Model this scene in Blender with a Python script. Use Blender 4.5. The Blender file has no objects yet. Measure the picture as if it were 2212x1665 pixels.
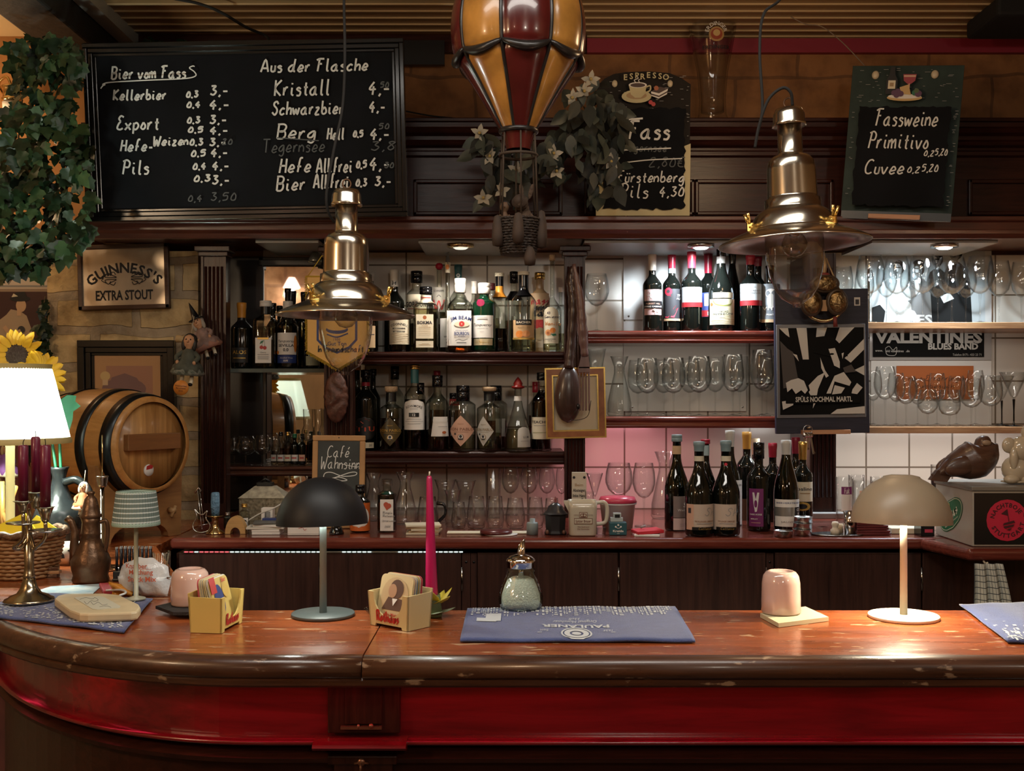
import bpy, bmesh, math, random
from mathutils import Vector, Matrix, Euler
random.seed(11)
SC = bpy.context.scene
COL = SC.collection
PI = math.pi
R = math.radians
# camera, world, lights, exposure
F, CX, HY, EYE = 2400.0, 1106.0, 850.0, 1.56
def X_(px, Y): return (px - CX) / F * Y
def Z_(py, Y): return EYE - (py - HY) / F * Y
def S_(n, Y): return n / F * Y
def W(px, py, Y): return Vector((X_(px, Y), Y, Z_(py, Y)))
cam = bpy.data.cameras.new('camera')
cam.sensor_width = 36.0
cam.lens = 36.0 * F / 2212.0
cam.shift_y = (HY - 832.5) / 2212.0
cam.clip_start = 0.05
camo = bpy.data.objects.new('camera', cam)
camo.location = (0, 0, EYE)
camo.rotation_euler = (PI / 2, 0, 0)
COL.objects.link(camo)
SC.camera = camo
wd = bpy.data.worlds.new('world'); SC.world = wd; wd.use_nodes = True
wd.node_tree.nodes['Background'].inputs[0].default_value = (1.0, 0.74, 0.5, 1)
wd.node_tree.nodes['Background'].inputs[1].default_value = 0.012
SC.view_settings.view_transform = 'Standard'
SC.view_settings.look = 'None'
SC.view_settings.gamma = 1.0
SC.view_settings.use_curve_mapping = False
SC.view_settings.exposure = 0.12
SC.cycles.transparent_max_bounces = 32
SC.cycles.max_bounces = 10
SC.cycles.caustics_reflective = False
SC.cycles.caustics_refractive = False
SC.cycles.sample_clamp_indirect = 4.0
def lamp(kind, name, loc, power, color=(1, 1, 1), size=0.1, rot=(0, 0, 0), sizey=None, spot=None, blend=0.4, target=None):
 d = bpy.data.lights.new(name, kind)
 d.energy = power; d.color = color
 if kind == 'AREA':
  d.size = size
  if sizey: d.shape = 'RECTANGLE'; d.size_y = sizey
 else:
  d.shadow_soft_size = size
 if kind == 'SPOT': d.spot_size = R(spot); d.spot_blend = blend
 o = bpy.data.objects.new(name, d); o.location = loc
 if target is not None:
  o.rotation_euler = (Vector(target) - Vector(loc)).to_track_quat('-Z', 'Y').to_euler()
 else:
  o.rotation_euler = rot
 COL.objects.link(o); return o
WARM = (1.0, 0.66, 0.36); COOL = (0.80, 0.91, 1.0); SOFT = (1.0, 0.89, 0.74)
lamp('POINT', 'room_light', (0.5, -0.7, 2.3), 27, SOFT, 0.12)
lamp('POINT', 'room_light', (-2.2, 0.4, 2.35), 40, (1.0, 0.74, 0.48), 0.12)
lamp('POINT', 'room_light', (1.9, 0.1, 2.35), 12, SOFT, 0.12)
lamp('AREA', 'bar_light', (-0.1, 1.55, 2.78), 22, (1.0, 0.94, 0.85), 0.3, sizey=1.6, rot=(0, 0, R(90)))
lamp('POINT', 'wall_lamp_light', (-1.95, 3.72, 2.42), 5, WARM, 0.05)
lamp('POINT', 'aisle_fill_light', (0.75, 2.95, 2.42), 5, WARM, 0.1)  # added fill that lifts the ceiling planks, no fixture behind it
for px, py, pw, sp in ((1514, 506, 26, 140), (2040, 494, 56, 140)):
 p = W(px, py, 3.77)
 lamp('SPOT', 'downlight_beam', (p.x, p.y, 2.044), pw, COOL, 0.025, spot=sp, target=(p.x, 4.0, 1.5))
p = W(995, 512, 3.77)
lamp('SPOT', 'downlight_beam', (p.x, p.y, 2.044), 11, (1, 0.9, 0.78), 0.03, spot=140, target=(p.x, 3.95, 1.2))
lamp('AREA', 'led_glow', (X_(1360, 3.75), 3.84, 1.437), 1.0, (1.0, 0.36, 0.42), 0.3, rot=(R(20), 0, 0), sizey=0.02)
lamp('AREA', 'led_glow', (X_(1990, 3.75), 3.82, 1.42), 2.6, (1.0, 0.94, 0.86), 1.0, rot=(R(20), 0, 0), sizey=0.02)
lamp('AREA', 'led_glow', (X_(1480, 3.75), 3.84, 1.73), 0.3, (1.0, 0.9, 0.75), 0.6, rot=(R(20), 0, 0), sizey=0.02)
lamp('AREA', 'led_glow', (X_(2020, 3.8), 3.83, 1.775), 0.8, (1.0, 0.95, 0.88), 0.6, rot=(R(15), 0, 0), sizey=0.02)  # added glow to brighten the lower poster, orange sign and glasses
for k in range(5):
 lamp('AREA', 'bar_led', (-0.45 + k * 0.42, 1.877, 1.066), 0.15, (1.0, 0.03, 0.075), 0.38, sizey=0.008, rot=(R(-8), 0, 0))
for x, y in ((-0.78, 2.0), (-1.08, 2.3)):
 lamp('AREA', 'bar_led', (x, y, 1.066), 0.09, (1.0, 0.03, 0.075), 0.2, sizey=0.02)
# materials
MATS = {}
def _nt(name):
 m = bpy.data.materials.new(name); m.use_nodes = True
 nt = m.node_tree
 return m, nt, nt.nodes['Principled BSDF']
def rgba(c): return (c[0], c[1], c[2], 1.0)
def hx(h):
 v = [int(h[i:i + 2], 16) / 255 for i in (0, 2, 4)]
 return tuple(x / 12.92 if x <= 0.04045 else ((x + 0.055) / 1.055) ** 2.4 for x in v)
def M(name, col, rough=0.5, metal=0.0, var=0.0, vs=8.0, bump=0.0, bs=60.0, coat=0.0, spec=0.5, sheen=0.0, emit=0.0, alpha=None, col2=None):
 """plain procedural material: a base colour with noise variation and an optional noise bump"""
 if name in MATS: return MATS[name]
 if isinstance(col, str): col = hx(col)
 if isinstance(col2, str): col2 = hx(col2)
 m, nt, b = _nt(name)
 N, L = nt.nodes, nt.links
 b.inputs['Base Color'].default_value = rgba(col)
 b.inputs['Roughness'].default_value = rough
 b.inputs['Metallic'].default_value = metal
 b.inputs['Coat Weight'].default_value = coat
 b.inputs['Specular IOR Level'].default_value = spec
 if sheen: b.inputs['Sheen Weight'].default_value = sheen
 if emit:
  b.inputs['Emission Color'].default_value = rgba(col); b.inputs['Emission Strength'].default_value = emit
 if var or bump or col2:
  tc = N.new('ShaderNodeTexCoord')
 if var or col2:
  nz = N.new('ShaderNodeTexNoise'); nz.inputs['Scale'].default_value = vs; nz.inputs['Detail'].default_value = 6
  L.new(tc.outputs['Object'], nz.inputs['Vector'])
  rp = N.new('ShaderNodeValToRGB')
  c2 = col2 or tuple(min(1, c * (1 + var)) for c in col)
  c1 = col if col2 else tuple(c * (1 - var) for c in col)
  rp.color_ramp.elements[0].position = 0.32; rp.color_ramp.elements[1].position = 0.68
  rp.color_ramp.elements[0].color = rgba(c1); rp.color_ramp.elements[1].color = rgba(c2)
  L.new(nz.outputs['Fac'], rp.inputs['Fac']); L.new(rp.outputs['Color'], b.inputs['Base Color'])
 if bump:
  n2 = N.new('ShaderNodeTexNoise'); n2.inputs['Scale'].default_value = bs; n2.inputs['Detail'].default_value = 5
  L.new(tc.outputs['Object'], n2.inputs['Vector'])
  bp = N.new('ShaderNodeBump'); bp.inputs['Strength'].default_value = bump; bp.inputs['Distance'].default_value = 0.01
  L.new(n2.outputs['Fac'], bp.inputs['Height']); L.new(bp.outputs['Normal'], b.inputs['Normal'])
 MATS[name] = m; return m
def wood(name, c1, c2, axis='X', scale=9.0, rough=0.35, coat=0.0, stretch=9.0, bump=0.12, wear=None, ringscale=1.0):
 """grain stretched along one axis; wear = (colour, amount) adds pale scratched spots"""
 if name in MATS: return MATS[name]
 if isinstance(c1, str): c1 = hx(c1)
 if isinstance(c2, str): c2 = hx(c2)
 m, nt, b = _nt(name); N, L = nt.nodes, nt.links
 tc = N.new('ShaderNodeTexCoord'); mp = N.new('ShaderNodeMapping')
 s = [stretch] * 3; s['XYZ'.index(axis)] = 0.7
 mp.inputs['Scale'].default_value = s
 L.new(tc.outputs['Object'], mp.inputs['Vector'])
 nz = N.new('ShaderNodeTexNoise'); nz.inputs['Scale'].default_value = scale; nz.inputs['Detail'].default_value = 8; nz.inputs['Roughness'].default_value = 0.65
 nz.inputs['Distortion'].default_value = 0.6 * ringscale
 L.new(mp.outputs['Vector'], nz.inputs['Vector'])
 rp = N.new('ShaderNodeValToRGB'); rp.color_ramp.elements[0].position = 0.3; rp.color_ramp.elements[1].position = 0.7
 rp.color_ramp.elements[0].color = rgba(c1); rp.color_ramp.elements[1].color = rgba(c2)
 L.new(nz.outputs['Fac'], rp.inputs['Fac'])
 out = rp.outputs['Color']
 b.inputs['Roughness'].default_value = rough
 if wear:
  n2 = N.new('ShaderNodeTexNoise'); n2.inputs['Scale'].default_value = wear[2] if len(wear) > 2 else 26; n2.inputs['Detail'].default_value = 7
  mp2 = N.new('ShaderNodeMapping'); sc2 = [2.2] * 3; sc2['XYZ'.index(axis)] = 0.8; mp2.inputs['Scale'].default_value = sc2
  L.new(tc.outputs['Object'], mp2.inputs['Vector']); L.new(mp2.outputs['Vector'], n2.inputs['Vector'])
  r2 = N.new('ShaderNodeValToRGB'); r2.color_ramp.elements[0].position = 1 - wear[1]; r2.color_ramp.elements[1].position = min(1.0, 1.04 - wear[1])
  L.new(n2.outputs['Fac'], r2.inputs['Fac'])
  mx = N.new('ShaderNodeMixRGB'); L.new(r2.outputs['Color'], mx.inputs['Fac'])
  L.new(out, mx.inputs['Color1']); mx.inputs['Color2'].default_value = rgba(hx(wear[0]) if isinstance(wear[0], str) else wear[0])
  out = mx.outputs['Color']
  n3 = N.new('ShaderNodeTexNoise'); n3.inputs['Scale'].default_value = 7; n3.inputs['Detail'].default_value = 9
  L.new(mp2.outputs['Vector'], n3.inputs['Vector'])
  mr = N.new('ShaderNodeMapRange'); mr.inputs['From Min'].default_value = 0.3; mr.inputs['From Max'].default_value = 0.7
  mr.inputs['To Min'].default_value = rough * 0.75; mr.inputs['To Max'].default_value = rough * 1.6
  L.new(n3.outputs['Fac'], mr.inputs['Value']); L.new(mr.outputs['Result'], b.inputs['Roughness'])
 L.new(out, b.inputs['Base Color'])
 b.inputs['Coat Weight'].default_value = coat; b.inputs['Coat Roughness'].default_value = 0.15
 if bump:
  bp = N.new('ShaderNodeBump'); bp.inputs['Strength'].default_value = bump; bp.inputs['Distance'].default_value = 0.004
  L.new(nz.outputs['Fac'], bp.inputs['Height']); L.new(bp.outputs['Normal'], b.inputs['Normal'])
 MATS[name] = m; return m
def glass(name, tint=(0.97, 0.98, 0.97), edge=(0.35, 0.38, 0.38), rough=0.03, f0=0.05, power=3.0, bump=0.0, bs=30.0, amt=0.75):
 """thin clear glass: what is behind shows through, darker and more reflective at grazing angles"""
 if name in MATS: return MATS[name]
 m = bpy.data.materials.new(name); m.use_nodes = True
 nt = m.node_tree; N, L = nt.nodes, nt.links; N.clear()
 o = N.new('ShaderNodeOutputMaterial'); mix = N.new('ShaderNodeMixShader')
 tr = N.new('ShaderNodeBsdfTransparent'); gl = N.new('ShaderNodeBsdfGlossy'); gl.inputs['Roughness'].default_value = rough
 lw = N.new('ShaderNodeLayerWeight'); lw.inputs['Blend'].default_value = 0.5
 pw = N.new('ShaderNodeMath'); pw.operation = 'POWER'; pw.inputs[1].default_value = power
 L.new(lw.outputs['Facing'], pw.inputs[0])
 mr = N.new('ShaderNodeMapRange'); mr.inputs['To Min'].default_value = f0; mr.inputs['To Max'].default_value = amt
 L.new(pw.outputs[0], mr.inputs['Value']); L.new(mr.outputs['Result'], mix.inputs['Fac'])
 mc = N.new('ShaderNodeMixRGB'); mc.inputs['Color1'].default_value = rgba(tint); mc.inputs['Color2'].default_value = rgba(edge)
 L.new(pw.outputs[0], mc.inputs['Fac']); L.new(mc.outputs['Color'], tr.inputs['Color'])
 if bump:
  tc = N.new('ShaderNodeTexCoord'); nz = N.new('ShaderNodeTexNoise'); nz.inputs['Scale'].default_value = bs
  L.new(tc.outputs['Object'], nz.inputs['Vector'])
  bp = N.new('ShaderNodeBump'); bp.inputs['Strength'].default_value = bump; bp.inputs['Distance'].default_value = 0.01
  L.new(nz.outputs['Fac'], bp.inputs['Height']); L.new(bp.outputs['Normal'], gl.inputs['Normal'])
 L.new(tr.outputs[0], mix.inputs[1]); L.new(gl.outputs[0], mix.inputs[2]); L.new(mix.outputs[0], o.inputs['Surface'])
 MATS[name] = m; return m
def bricks(name, c1, c2, mortar, bw, bh, msize, offset=0.5, ox=0.0, oz=0.0, rough=0.3, bump=0.3, noise=0.0, mbump=0.4, dist=0.0):
 """wall of tiles or stones laid in the XZ plane"""
 m, nt, b = _nt(name); N, L = nt.nodes, nt.links
 tc = N.new('ShaderNodeTexCoord'); sp = N.new('ShaderNodeSeparateXYZ'); cb = N.new('ShaderNodeCombineXYZ')
 L.new(tc.outputs['Object'], sp.inputs[0])
 ax = N.new('ShaderNodeMath'); ax.operation = 'ADD'; ax.inputs[1].default_value = -ox
 az = N.new('ShaderNodeMath'); az.operation = 'ADD'; az.inputs[1].default_value = -oz
 L.new(sp.outputs['X'], ax.inputs[0]); L.new(sp.outputs['Z'], az.inputs[0])
 L.new(ax.outputs[0], cb.inputs['X']); L.new(az.outputs[0], cb.inputs['Y'])
 vec = cb.outputs[0]
 nz = N.new('ShaderNodeTexNoise'); nz.inputs['Scale'].default_value = 14 if noise else 4; nz.inputs['Detail'].default_value = 8
 L.new(tc.outputs['Object'], nz.inputs['Vector'])
 if dist:
  n0 = N.new('ShaderNodeTexNoise'); n0.inputs['Scale'].default_value = 5; L.new(tc.outputs['Object'], n0.inputs['Vector'])
  vm = N.new('ShaderNodeVectorMath'); vm.operation = 'SCALE'; vm.inputs['Scale'].default_value = dist
  L.new(n0.outputs['Color'], vm.inputs[0])
  va = N.new('ShaderNodeVectorMath'); va.operation = 'ADD'; L.new(vec, va.inputs[0]); L.new(vm.outputs[0], va.inputs[1]); vec = va.outputs[0]
 br = N.new('ShaderNodeTexBrick'); br.offset = offset; br.squash = 1.0
 br.inputs['Scale'].default_value = 1.0; br.inputs['Brick Width'].default_value = bw; br.inputs['Row Height'].default_value = bh
 br.inputs['Mortar Size'].default_value = msize; br.inputs['Mortar Smooth'].default_value = 0.1
 br.inputs['Color1'].default_value = rgba(c1); br.inputs['Color2'].default_value = rgba(c2); br.inputs['Mortar'].default_value = rgba(mortar)
 L.new(vec, br.inputs['Vector'])
 out = br.outputs['Color']
 if noise:
  mx = N.new('ShaderNodeMixRGB'); mx.blend_type = 'MULTIPLY'; mx.inputs['Fac'].default_value = noise
  rp = N.new('ShaderNodeValToRGB'); rp.color_ramp.elements[0].position = 0.3; rp.color_ramp.elements[0].color = (0.45, 0.4, 0.34, 1)
  rp.color_ramp.elements[1].position = 0.6
  L.new(nz.outputs['Fac'], rp.inputs['Fac']); L.new(out, mx.inputs['Color1']); L.new(rp.outputs['Color'], mx.inputs['Color2']); out = mx.outputs['Color']
 L.new(out, b.inputs['Base Color']); b.inputs['Roughness'].default_value = rough
 iv = N.new('ShaderNodeMath'); iv.operation = 'MULTIPLY_ADD'; iv.inputs[1].default_value = -mbump; iv.inputs[2].default_value = 1.0
 L.new(br.outputs['Fac'], iv.inputs[0])
 hh = iv.outputs[0]
 if noise:
  ad = N.new('ShaderNodeMath'); ad.operation = 'MULTIPLY_ADD'; ad.inputs[1].default_value = 0.9; L.new(nz.outputs['Fac'], ad.inputs[0]); L.new(hh, ad.inputs[2]); hh = ad.outputs[0]
 bp = N.new('ShaderNodeBump'); bp.inputs['Strength'].default_value = bump; bp.inputs['Distance'].default_value = 0.02
 L.new(hh, bp.inputs['Height']); L.new(bp.outputs['Normal'], b.inputs['Normal'])
 return m
# mesh helpers
class MB:
 def __init__(s): s.v = []; s.f = []; s.m = []; s.s = []
 def add(s, vs, fs, mi=0, smooth=False, T=None):
  b = len(s.v)
  s.v += [tuple(T @ Vector(v)) if T is not None else tuple(v) for v in vs]
  for f in fs:
   s.f.append([b + i for i in f]); s.m.append(mi); s.s.append(smooth)
  return s
 def box(s, cx, cy, cz, sx, sy, sz, mi=0, T=None):
  vs = [(cx + a * sx / 2, cy + b * sy / 2, cz + c * sz / 2) for a in (-1, 1) for b in (-1, 1) for c in (-1, 1)]
  return s.add(vs, [(0, 1, 3, 2), (4, 6, 7, 5), (0, 4, 5, 1), (2, 3, 7, 6), (0, 2, 6, 4), (1, 5, 7, 3)], mi, False, T)
 def bx(s, x0, x1, y0, y1, z0, z1, mi=0, T=None):
  return s.box((x0 + x1) / 2, (y0 + y1) / 2, (z0 + z1) / 2, x1 - x0, y1 - y0, z1 - z0, mi, T)
 def lathe(s, prof, n=28, mi=0, T=None, smooth=True, sq=0.0, a0=0.0, flute=None):
  """prof: (r, z) from bottom to top; sq>0 squares the section; flute=(count, depth, twist, zlo, zhi)"""
  vs = []; rings = []
  rmax = max(p[0] for p in prof)
  for r, z in prof:
   if r < 1e-6: rings.append([len(vs)]); vs.append((0, 0, z)); continue
   ring = []
   for k in range(n):
    a = a0 + 2 * PI * k / n; rr = r
    if sq:
     p = 2 + 6 * sq; q = 1 / (abs(math.cos(a)) ** p + abs(math.sin(a)) ** p) ** (1 / p)
     t = max(0, min(1, (r / rmax - 0.45) / 0.4)); rr = r * (1 + (q - 1) * t)
    if flute and flute[3] <= z <= flute[4]:
     rr += flute[1] * abs(math.cos(flute[0] * (a + flute[2] * z) / 2)) * min(1, r / rmax * 1.3)
    ring.append(len(vs)); vs.append((rr * math.cos(a), rr * math.sin(a), z))
   rings.append(ring)
  fs = []
  for A, B in zip(rings, rings[1:]):
   if len(A) == 1 and len(B) == 1: continue
   for k in range(n):
    k2 = (k + 1) % n
    if len(A) == 1: fs.append((A[0], B[k2], B[k]))
    elif len(B) == 1: fs.append((A[k], A[k2], B[0]))
    else: fs.append((A[k], A[k2], B[k2], B[k]))
  return s.add(vs, fs, mi, smooth, T)
 def tube(s, pts, r, n=8, mi=0, T=None, closed=False):
  pts = [Vector(p) for p in pts]; k = len(pts)
  rs = r if isinstance(r, (list, tuple)) else [r] * k
  vs = []; up = None
  for i, p in enumerate(pts):
   if closed: t = (pts[(i + 1) % k] - pts[i - 1])
   else: t = pts[min(i + 1, k - 1)] - pts[max(i - 1, 0)]
   t = t.normalized() if t.length > 1e-9 else Vector((0, 0, 1))
   if up is None:
    up = Vector((0, 0, 1)) if abs(t.z) < 0.9 else Vector((1, 0, 0))
   a = t.cross(up); a = a.normalized() if a.length > 1e-6 else t.orthogonal().normalized()
   b = a.cross(t).normalized(); up = b
   for j in range(n):
    an = 2 * PI * j / n
    vs.append(p + (a * math.cos(an) + b * math.sin(an)) * rs[i])
  fs = []
  for i in range(k if closed else k - 1):
   for j in range(n):
    i2 = (i + 1) % k
    fs.append((i * n + j, i * n + (j + 1) % n, i2 * n + (j + 1) % n, i2 * n + j))
  if not closed: fs += [tuple(range(n))[::-1], tuple((k - 1) * n + j for j in range(n))]
  return s.add(vs, fs, mi, True, T)
 def prism(s, poly, y0, y1, mi=0, T=None, smooth=False):
  """poly in XZ, extruded along Y"""
  n = len(poly)
  vs = [(x, y0, z) for x, z in poly] + [(x, y1, z) for x, z in poly]
  s.add(vs, [tuple(range(n)), tuple(range(2 * n - 1, n - 1, -1))], mi, False, T)
  return s.add(vs, [(i, i + n, (i + 1) % n + n, (i + 1) % n) for i in range(n)], mi, smooth, T)
 def slab(s, poly, z0, z1, mi=0, T=None):
  """poly in XY, extruded along Z"""
  n = len(poly)
  vs = [(x, y, z0) for x, y in poly] + [(x, y, z1) for x, y in poly]
  fs = [tuple(range(n))[::-1], tuple(range(n, 2 * n))] + [(i, (i + 1) % n, (i + 1) % n + n, i + n) for i in range(n)]
  return s.add(vs, fs, mi, False, T)
 def ell(s, c, r, n=14, mi=0, T=None, m=8):
  if not isinstance(r, (tuple, list)): r = (r, r, r)
  pr = [(math.sin(PI * i / m), -math.cos(PI * i / m)) for i in range(m + 1)]
  E = Matrix.Translation(Vector(c)) @ Matrix.Diagonal((r[0], r[1], r[2], 1))
  return s.lathe([(max(0, a) if 0 < i < m else 0, b) for i, (a, b) in enumerate(pr)], n, mi, (T @ E) if T is not None else E)
 def grid(s, fn, nu, nv, mi=0, T=None, smooth=True):
  vs = [fn(i / nu, j / nv) for j in range(nv + 1) for i in range(nu + 1)]
  w = nu + 1
  return s.add(vs, [(j * w + i, j * w + i + 1, (j + 1) * w + i + 1, (j + 1) * w + i) for j in range(nv) for i in range(nu)], mi, smooth, T)
 def build(s, name, mats, parent=None, loc=None, rot=None, bevel=0.0, sub=0, solid=0.0, mat4=None, segs=2):
  me = bpy.data.meshes.new(name)
  me.from_pydata(s.v, [], s.f)
  if not isinstance(mats, (list, tuple)): mats = [mats]
  for m in mats: me.materials.append(m)
  me.polygons.foreach_set('material_index', s.m)
  me.polygons.foreach_set('use_smooth', s.s)
  me.update()
  o = bpy.data.objects.new(name, me); COL.objects.link(o)
  if parent is not None: o.parent = parent
  if mat4 is not None: o.matrix_local = mat4
  if loc is not None: o.location = loc
  if rot is not None: o.rotation_euler = rot
  if solid:
   md = o.modifiers.new('solid', 'SOLIDIFY'); md.thickness = solid; md.offset = 0
  if bevel:
   md = o.modifiers.new('bevel', 'BEVEL'); md.width = bevel; md.segments = segs; md.limit_method = 'ANGLE'; md.angle_limit = R(40)
  if sub:
   md = o.modifiers.new('sub', 'SUBSURF'); md.levels = sub; md.render_levels = sub
  return o
def tag(o, label, cat, group=None):
 o['label'] = label; o['category'] = cat
 if group: o['group'] = group
 return o
def thing(name, label, cat, loc=(0, 0, 0), rot=(0, 0, 0), group=None, mat4=None):
 o = bpy.data.objects.new(name, None); o.empty_display_size = 0.02; COL.objects.link(o)
 o.location = loc; o.rotation_euler = rot
 if mat4 is not None: o.matrix_world = mat4
 return tag(o, label, cat, group)
def struct(o): o['kind'] = 'structure'; return o
def dup(root, label=None, loc=None, rot=None, group=None):
 r = root.copy(); COL.objects.link(r)
 if loc is not None: r.location = loc
 if rot is not None: r.rotation_euler = rot
 if label: r['label'] = label
 if group: r['group'] = group
 for ch in list(root.children):
  c = ch.copy(); COL.objects.link(c); c.parent = r
  for g in list(ch.children):
   d = g.copy(); COL.objects.link(d); d.parent = c
 return r
def smooth_pts(pts, n=6, closed=False):
 P = [Vector(p) for p in pts]
 if len(P) < 3: return P
 out = []
 k = len(P)
 for i in range(k if closed else k - 1):
  p0 = P[i - 1] if (i > 0 or closed) else P[0] * 2 - P[1]
  p1 = P[i]; p2 = P[(i + 1) % k]
  p3 = P[(i + 2) % k] if (i + 2 < k or closed) else P[-1] * 2 - P[-2]
  for j in range(n):
   t = j / n
   out.append(0.5 * ((2 * p1) + (p2 - p0) * t + (2 * p0 - 5 * p1 + 4 * p2 - p3) * t * t + (3 * p1 - p0 - 3 * p2 + p3) * t ** 3))
 if not closed: out.append(P[-1])
 return out
def sweep(mb, path, prof, mi=0, smooth=False, caps=True):
 """path: 2D points with outward normals to the right of travel; prof: closed list of (outward offset, z)"""
 n = len(path); k = len(prof); vs = []
 for i in range(n):
  a = Vector(path[max(i - 1, 0)]); b = Vector(path[min(i + 1, n - 1)])
  t = (b - a).normalized(); nr = Vector((-t.y, t.x)) * -1
  for d, z in prof:
   q = Vector(path[i]) + nr * d; vs.append((q.x, q.y, z))
 fs = [(i * k + j, i * k + (j + 1) % k, (i + 1) * k + (j + 1) % k, (i + 1) * k + j) for i in range(n - 1) for j in range(k)]
 if caps: fs += [tuple(range(k))[::-1], tuple((n - 1) * k + j for j in range(k))]
 return mb.add(vs, fs, mi, smooth)
# writing
_TC = {}
def text2d(s, bold=0.0, shear=0.0, space=1.0):
 key = (s, bold, shear, space)
 if key in _TC: return _TC[key]
 cu = bpy.data.curves.new('t', 'FONT'); cu.body = s; cu.size = 1.0; cu.offset = bold; cu.shear = shear; cu.resolution_u = 2
 cu.space_character = space
 ob = bpy.data.objects.new('t', cu)
 me = bpy.data.meshes.new_from_object(ob)
 vs = [(v.co.x, v.co.y) for v in me.vertices]; fs = [tuple(p.vertices) for p in me.polygons]
 bpy.data.objects.remove(ob); bpy.data.curves.remove(cu); bpy.data.meshes.remove(me)
 x0 = min(v[0] for v in vs); x1 = max(v[0] for v in vs)
 vs = [(x - (x0 + x1) / 2, y - 0.35) for x, y in vs]
 _TC[key] = (vs, fs, x1 - x0); return _TC[key]
PEN = dict(A="03 4D 83;26 66", B="13 1D;0D 5D 7B 58 18;18 68 75 53 13", C="7C 5D 2C 08 14 43 74", D="13 1D;0D 5D 8A 75 43 13", E="7C 4D 2B 49;49 27 14 43 74",
 F="23 3D;0C 3D 8D;29 69", G="7C 5D 2C 08 14 43 74 77 47", H="13 2D;73 7D;18 78", I="23 2D", J="0C 5D 54 33 04", K="13 1D;7D 18 73", L="1D 13 63", M="03 2D 46 7D 93", N="03 1D 73 7D", O="4D 1B 15 43 75 7B 4D",
 P="13 2D;0C 4D 7B 68 28", R="13 1D;0D 5D 7B 58 18;48 73", S="7B 5D 2C 2A 58 66 54 33 05", T="0D 8D;4D 43", U="1D 15 43 75 7D", V="0D 43 8D", W="0D 14 23 49 63 74 9D", Z="1D 7D 13 73",
 a="68 48 16 14 33 54 68;68 64 83", b="1D 14;14 33 64 66 48 16", c="67 48 16 14 33 64", d="68 48 16 14 33 54 68;7D 64 83", e="15 66 58 38 15 14 33 64", f="6D 4D 3B 23;17 57", g="68 48 16 14 44 68;68 62 40 11",
 h="1D 13;16 48 67 63", i="28 24 43;2A 2B", j="28 22 00;2A 2B", k="1D 13;58 15 63", l="2D 24 43", m="08 03;06 28 38 43;46 68 78 83", n="08 03;06 38 56 53", o="38 15 14 33 54 56 38", p="18 10;17 48 66 54 33 14",
 r="18 13;15 38 58", s="57 38 17 36 55 43 13", t="3B 34 53;18 58", u="18 14 33 54 58;58 53", v="08 33 68", w="08 23 47 63 88", x="08 63;68 03", y="08 35;68 10", z="18 58 13 63")
PEN.update({'0': "3B 17 14 33 54 58 3B", '2': "1A 3B 5A 13 63", '3': "1B 5B 38 66 43 14", '4': "4B 16 66;48 42", '5': "6B 2B 18 58 54 13", '8': "38 1A 3B 5A 38 15 33 55 38", '9': "5A 3B 19 37 5A 53", '1': "19 3B 33", '6': "5B 26 14 33 54 36 15", '7': "1B 5B 23",
 ',': "23 11", '.': "23 24", '-': "16 56", '_': "12 62", 'é': "15 66 58 38 15 14 33 64;4A 6C", 'ü': "18 14 33 54 58;58 53;2A 2B;5A 5B", 'ö': "38 15 14 33 54 56 38;2A 2B;5A 5B", '~': "15 26 45 56", "'": "2D 2B", '€': "6B 3B 15 33 63;08 48;06 46", '&': "63 1B 3D 4B 15 33 66"})
YV = {c: i for i, c in enumerate("0123456789ABCDEFG")}
def pen_lines(s, size, slant=0.15, gap=2.2, jit=0.0):
 """handwriting: list of smoothed polylines (x, y) with baseline 0, and the total width"""
 x = 0.0; out = []
 for ch in s:
  if ch == ' ': x += 5; continue
  g = PEN.get(ch)
  if g is None: x += 5; continue
  mx = 0; jy = random.uniform(-jit, jit) * 6
  for st in g.split(';'):
   P = []
   for p in st.split():
    px = int(p[0]); py = YV[p[1]] - 3; mx = max(mx, px)
    P.append((x + px + slant * py, py + jy))
   out.append([(v.x * size / 10, v.y * size / 10) for v in smooth_pts([(a, b, 0) for a, b in P], 4)])
  x += mx + gap if ch not in ',.' else 3.2
 return out, x * size / 10
def ribbons(lines, w, nib=None):
 """flat strokes of width w; nib angle gives a broad-pen look"""
 vs = []; fs = []
 for L in lines:
  b = len(vs); n = len(L)
  for i, (x, y) in enumerate(L):
   if nib is not None:
    dx, dy = math.cos(nib) * w / 2, math.sin(nib) * w / 2
    t = Vector((L[min(i + 1, n - 1)][0] - L[max(i - 1, 0)][0], L[min(i + 1, n - 1)][1] - L[max(i - 1, 0)][1]))
    if t.length > 1e-9:
     t.normalize(); q = Vector((-t.y, t.x)) * w * 0.13
     if q.x * dx + q.y * dy < 0: q = -q
     dx += q.x; dy += q.y
   else:
    t = Vector((L[min(i + 1, n - 1)][0] - L[max(i - 1, 0)][0], L[min(i + 1, n - 1)][1] - L[max(i - 1, 0)][1]))
    t = t.normalized() if t.length > 1e-9 else Vector((1, 0))
    dx, dy = -t.y * w / 2, t.x * w / 2
   vs += [(x + dx, y + dy), (x - dx, y - dy)]
  fs += [(b + 2 * i, b + 2 * i + 1, b + 2 * i + 3, b + 2 * i + 2) for i in range(n - 1)]
 return vs, fs
def flatmap(y=0.0):
 return lambda x, z, off: (x, y - off, z)
def roundmap(r, yaw=0.0):
 def f(x, z, off):
  a = x / r + yaw
  return ((r + off) * math.sin(a), -(r + off) * math.cos(a), z)
 return f
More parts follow.
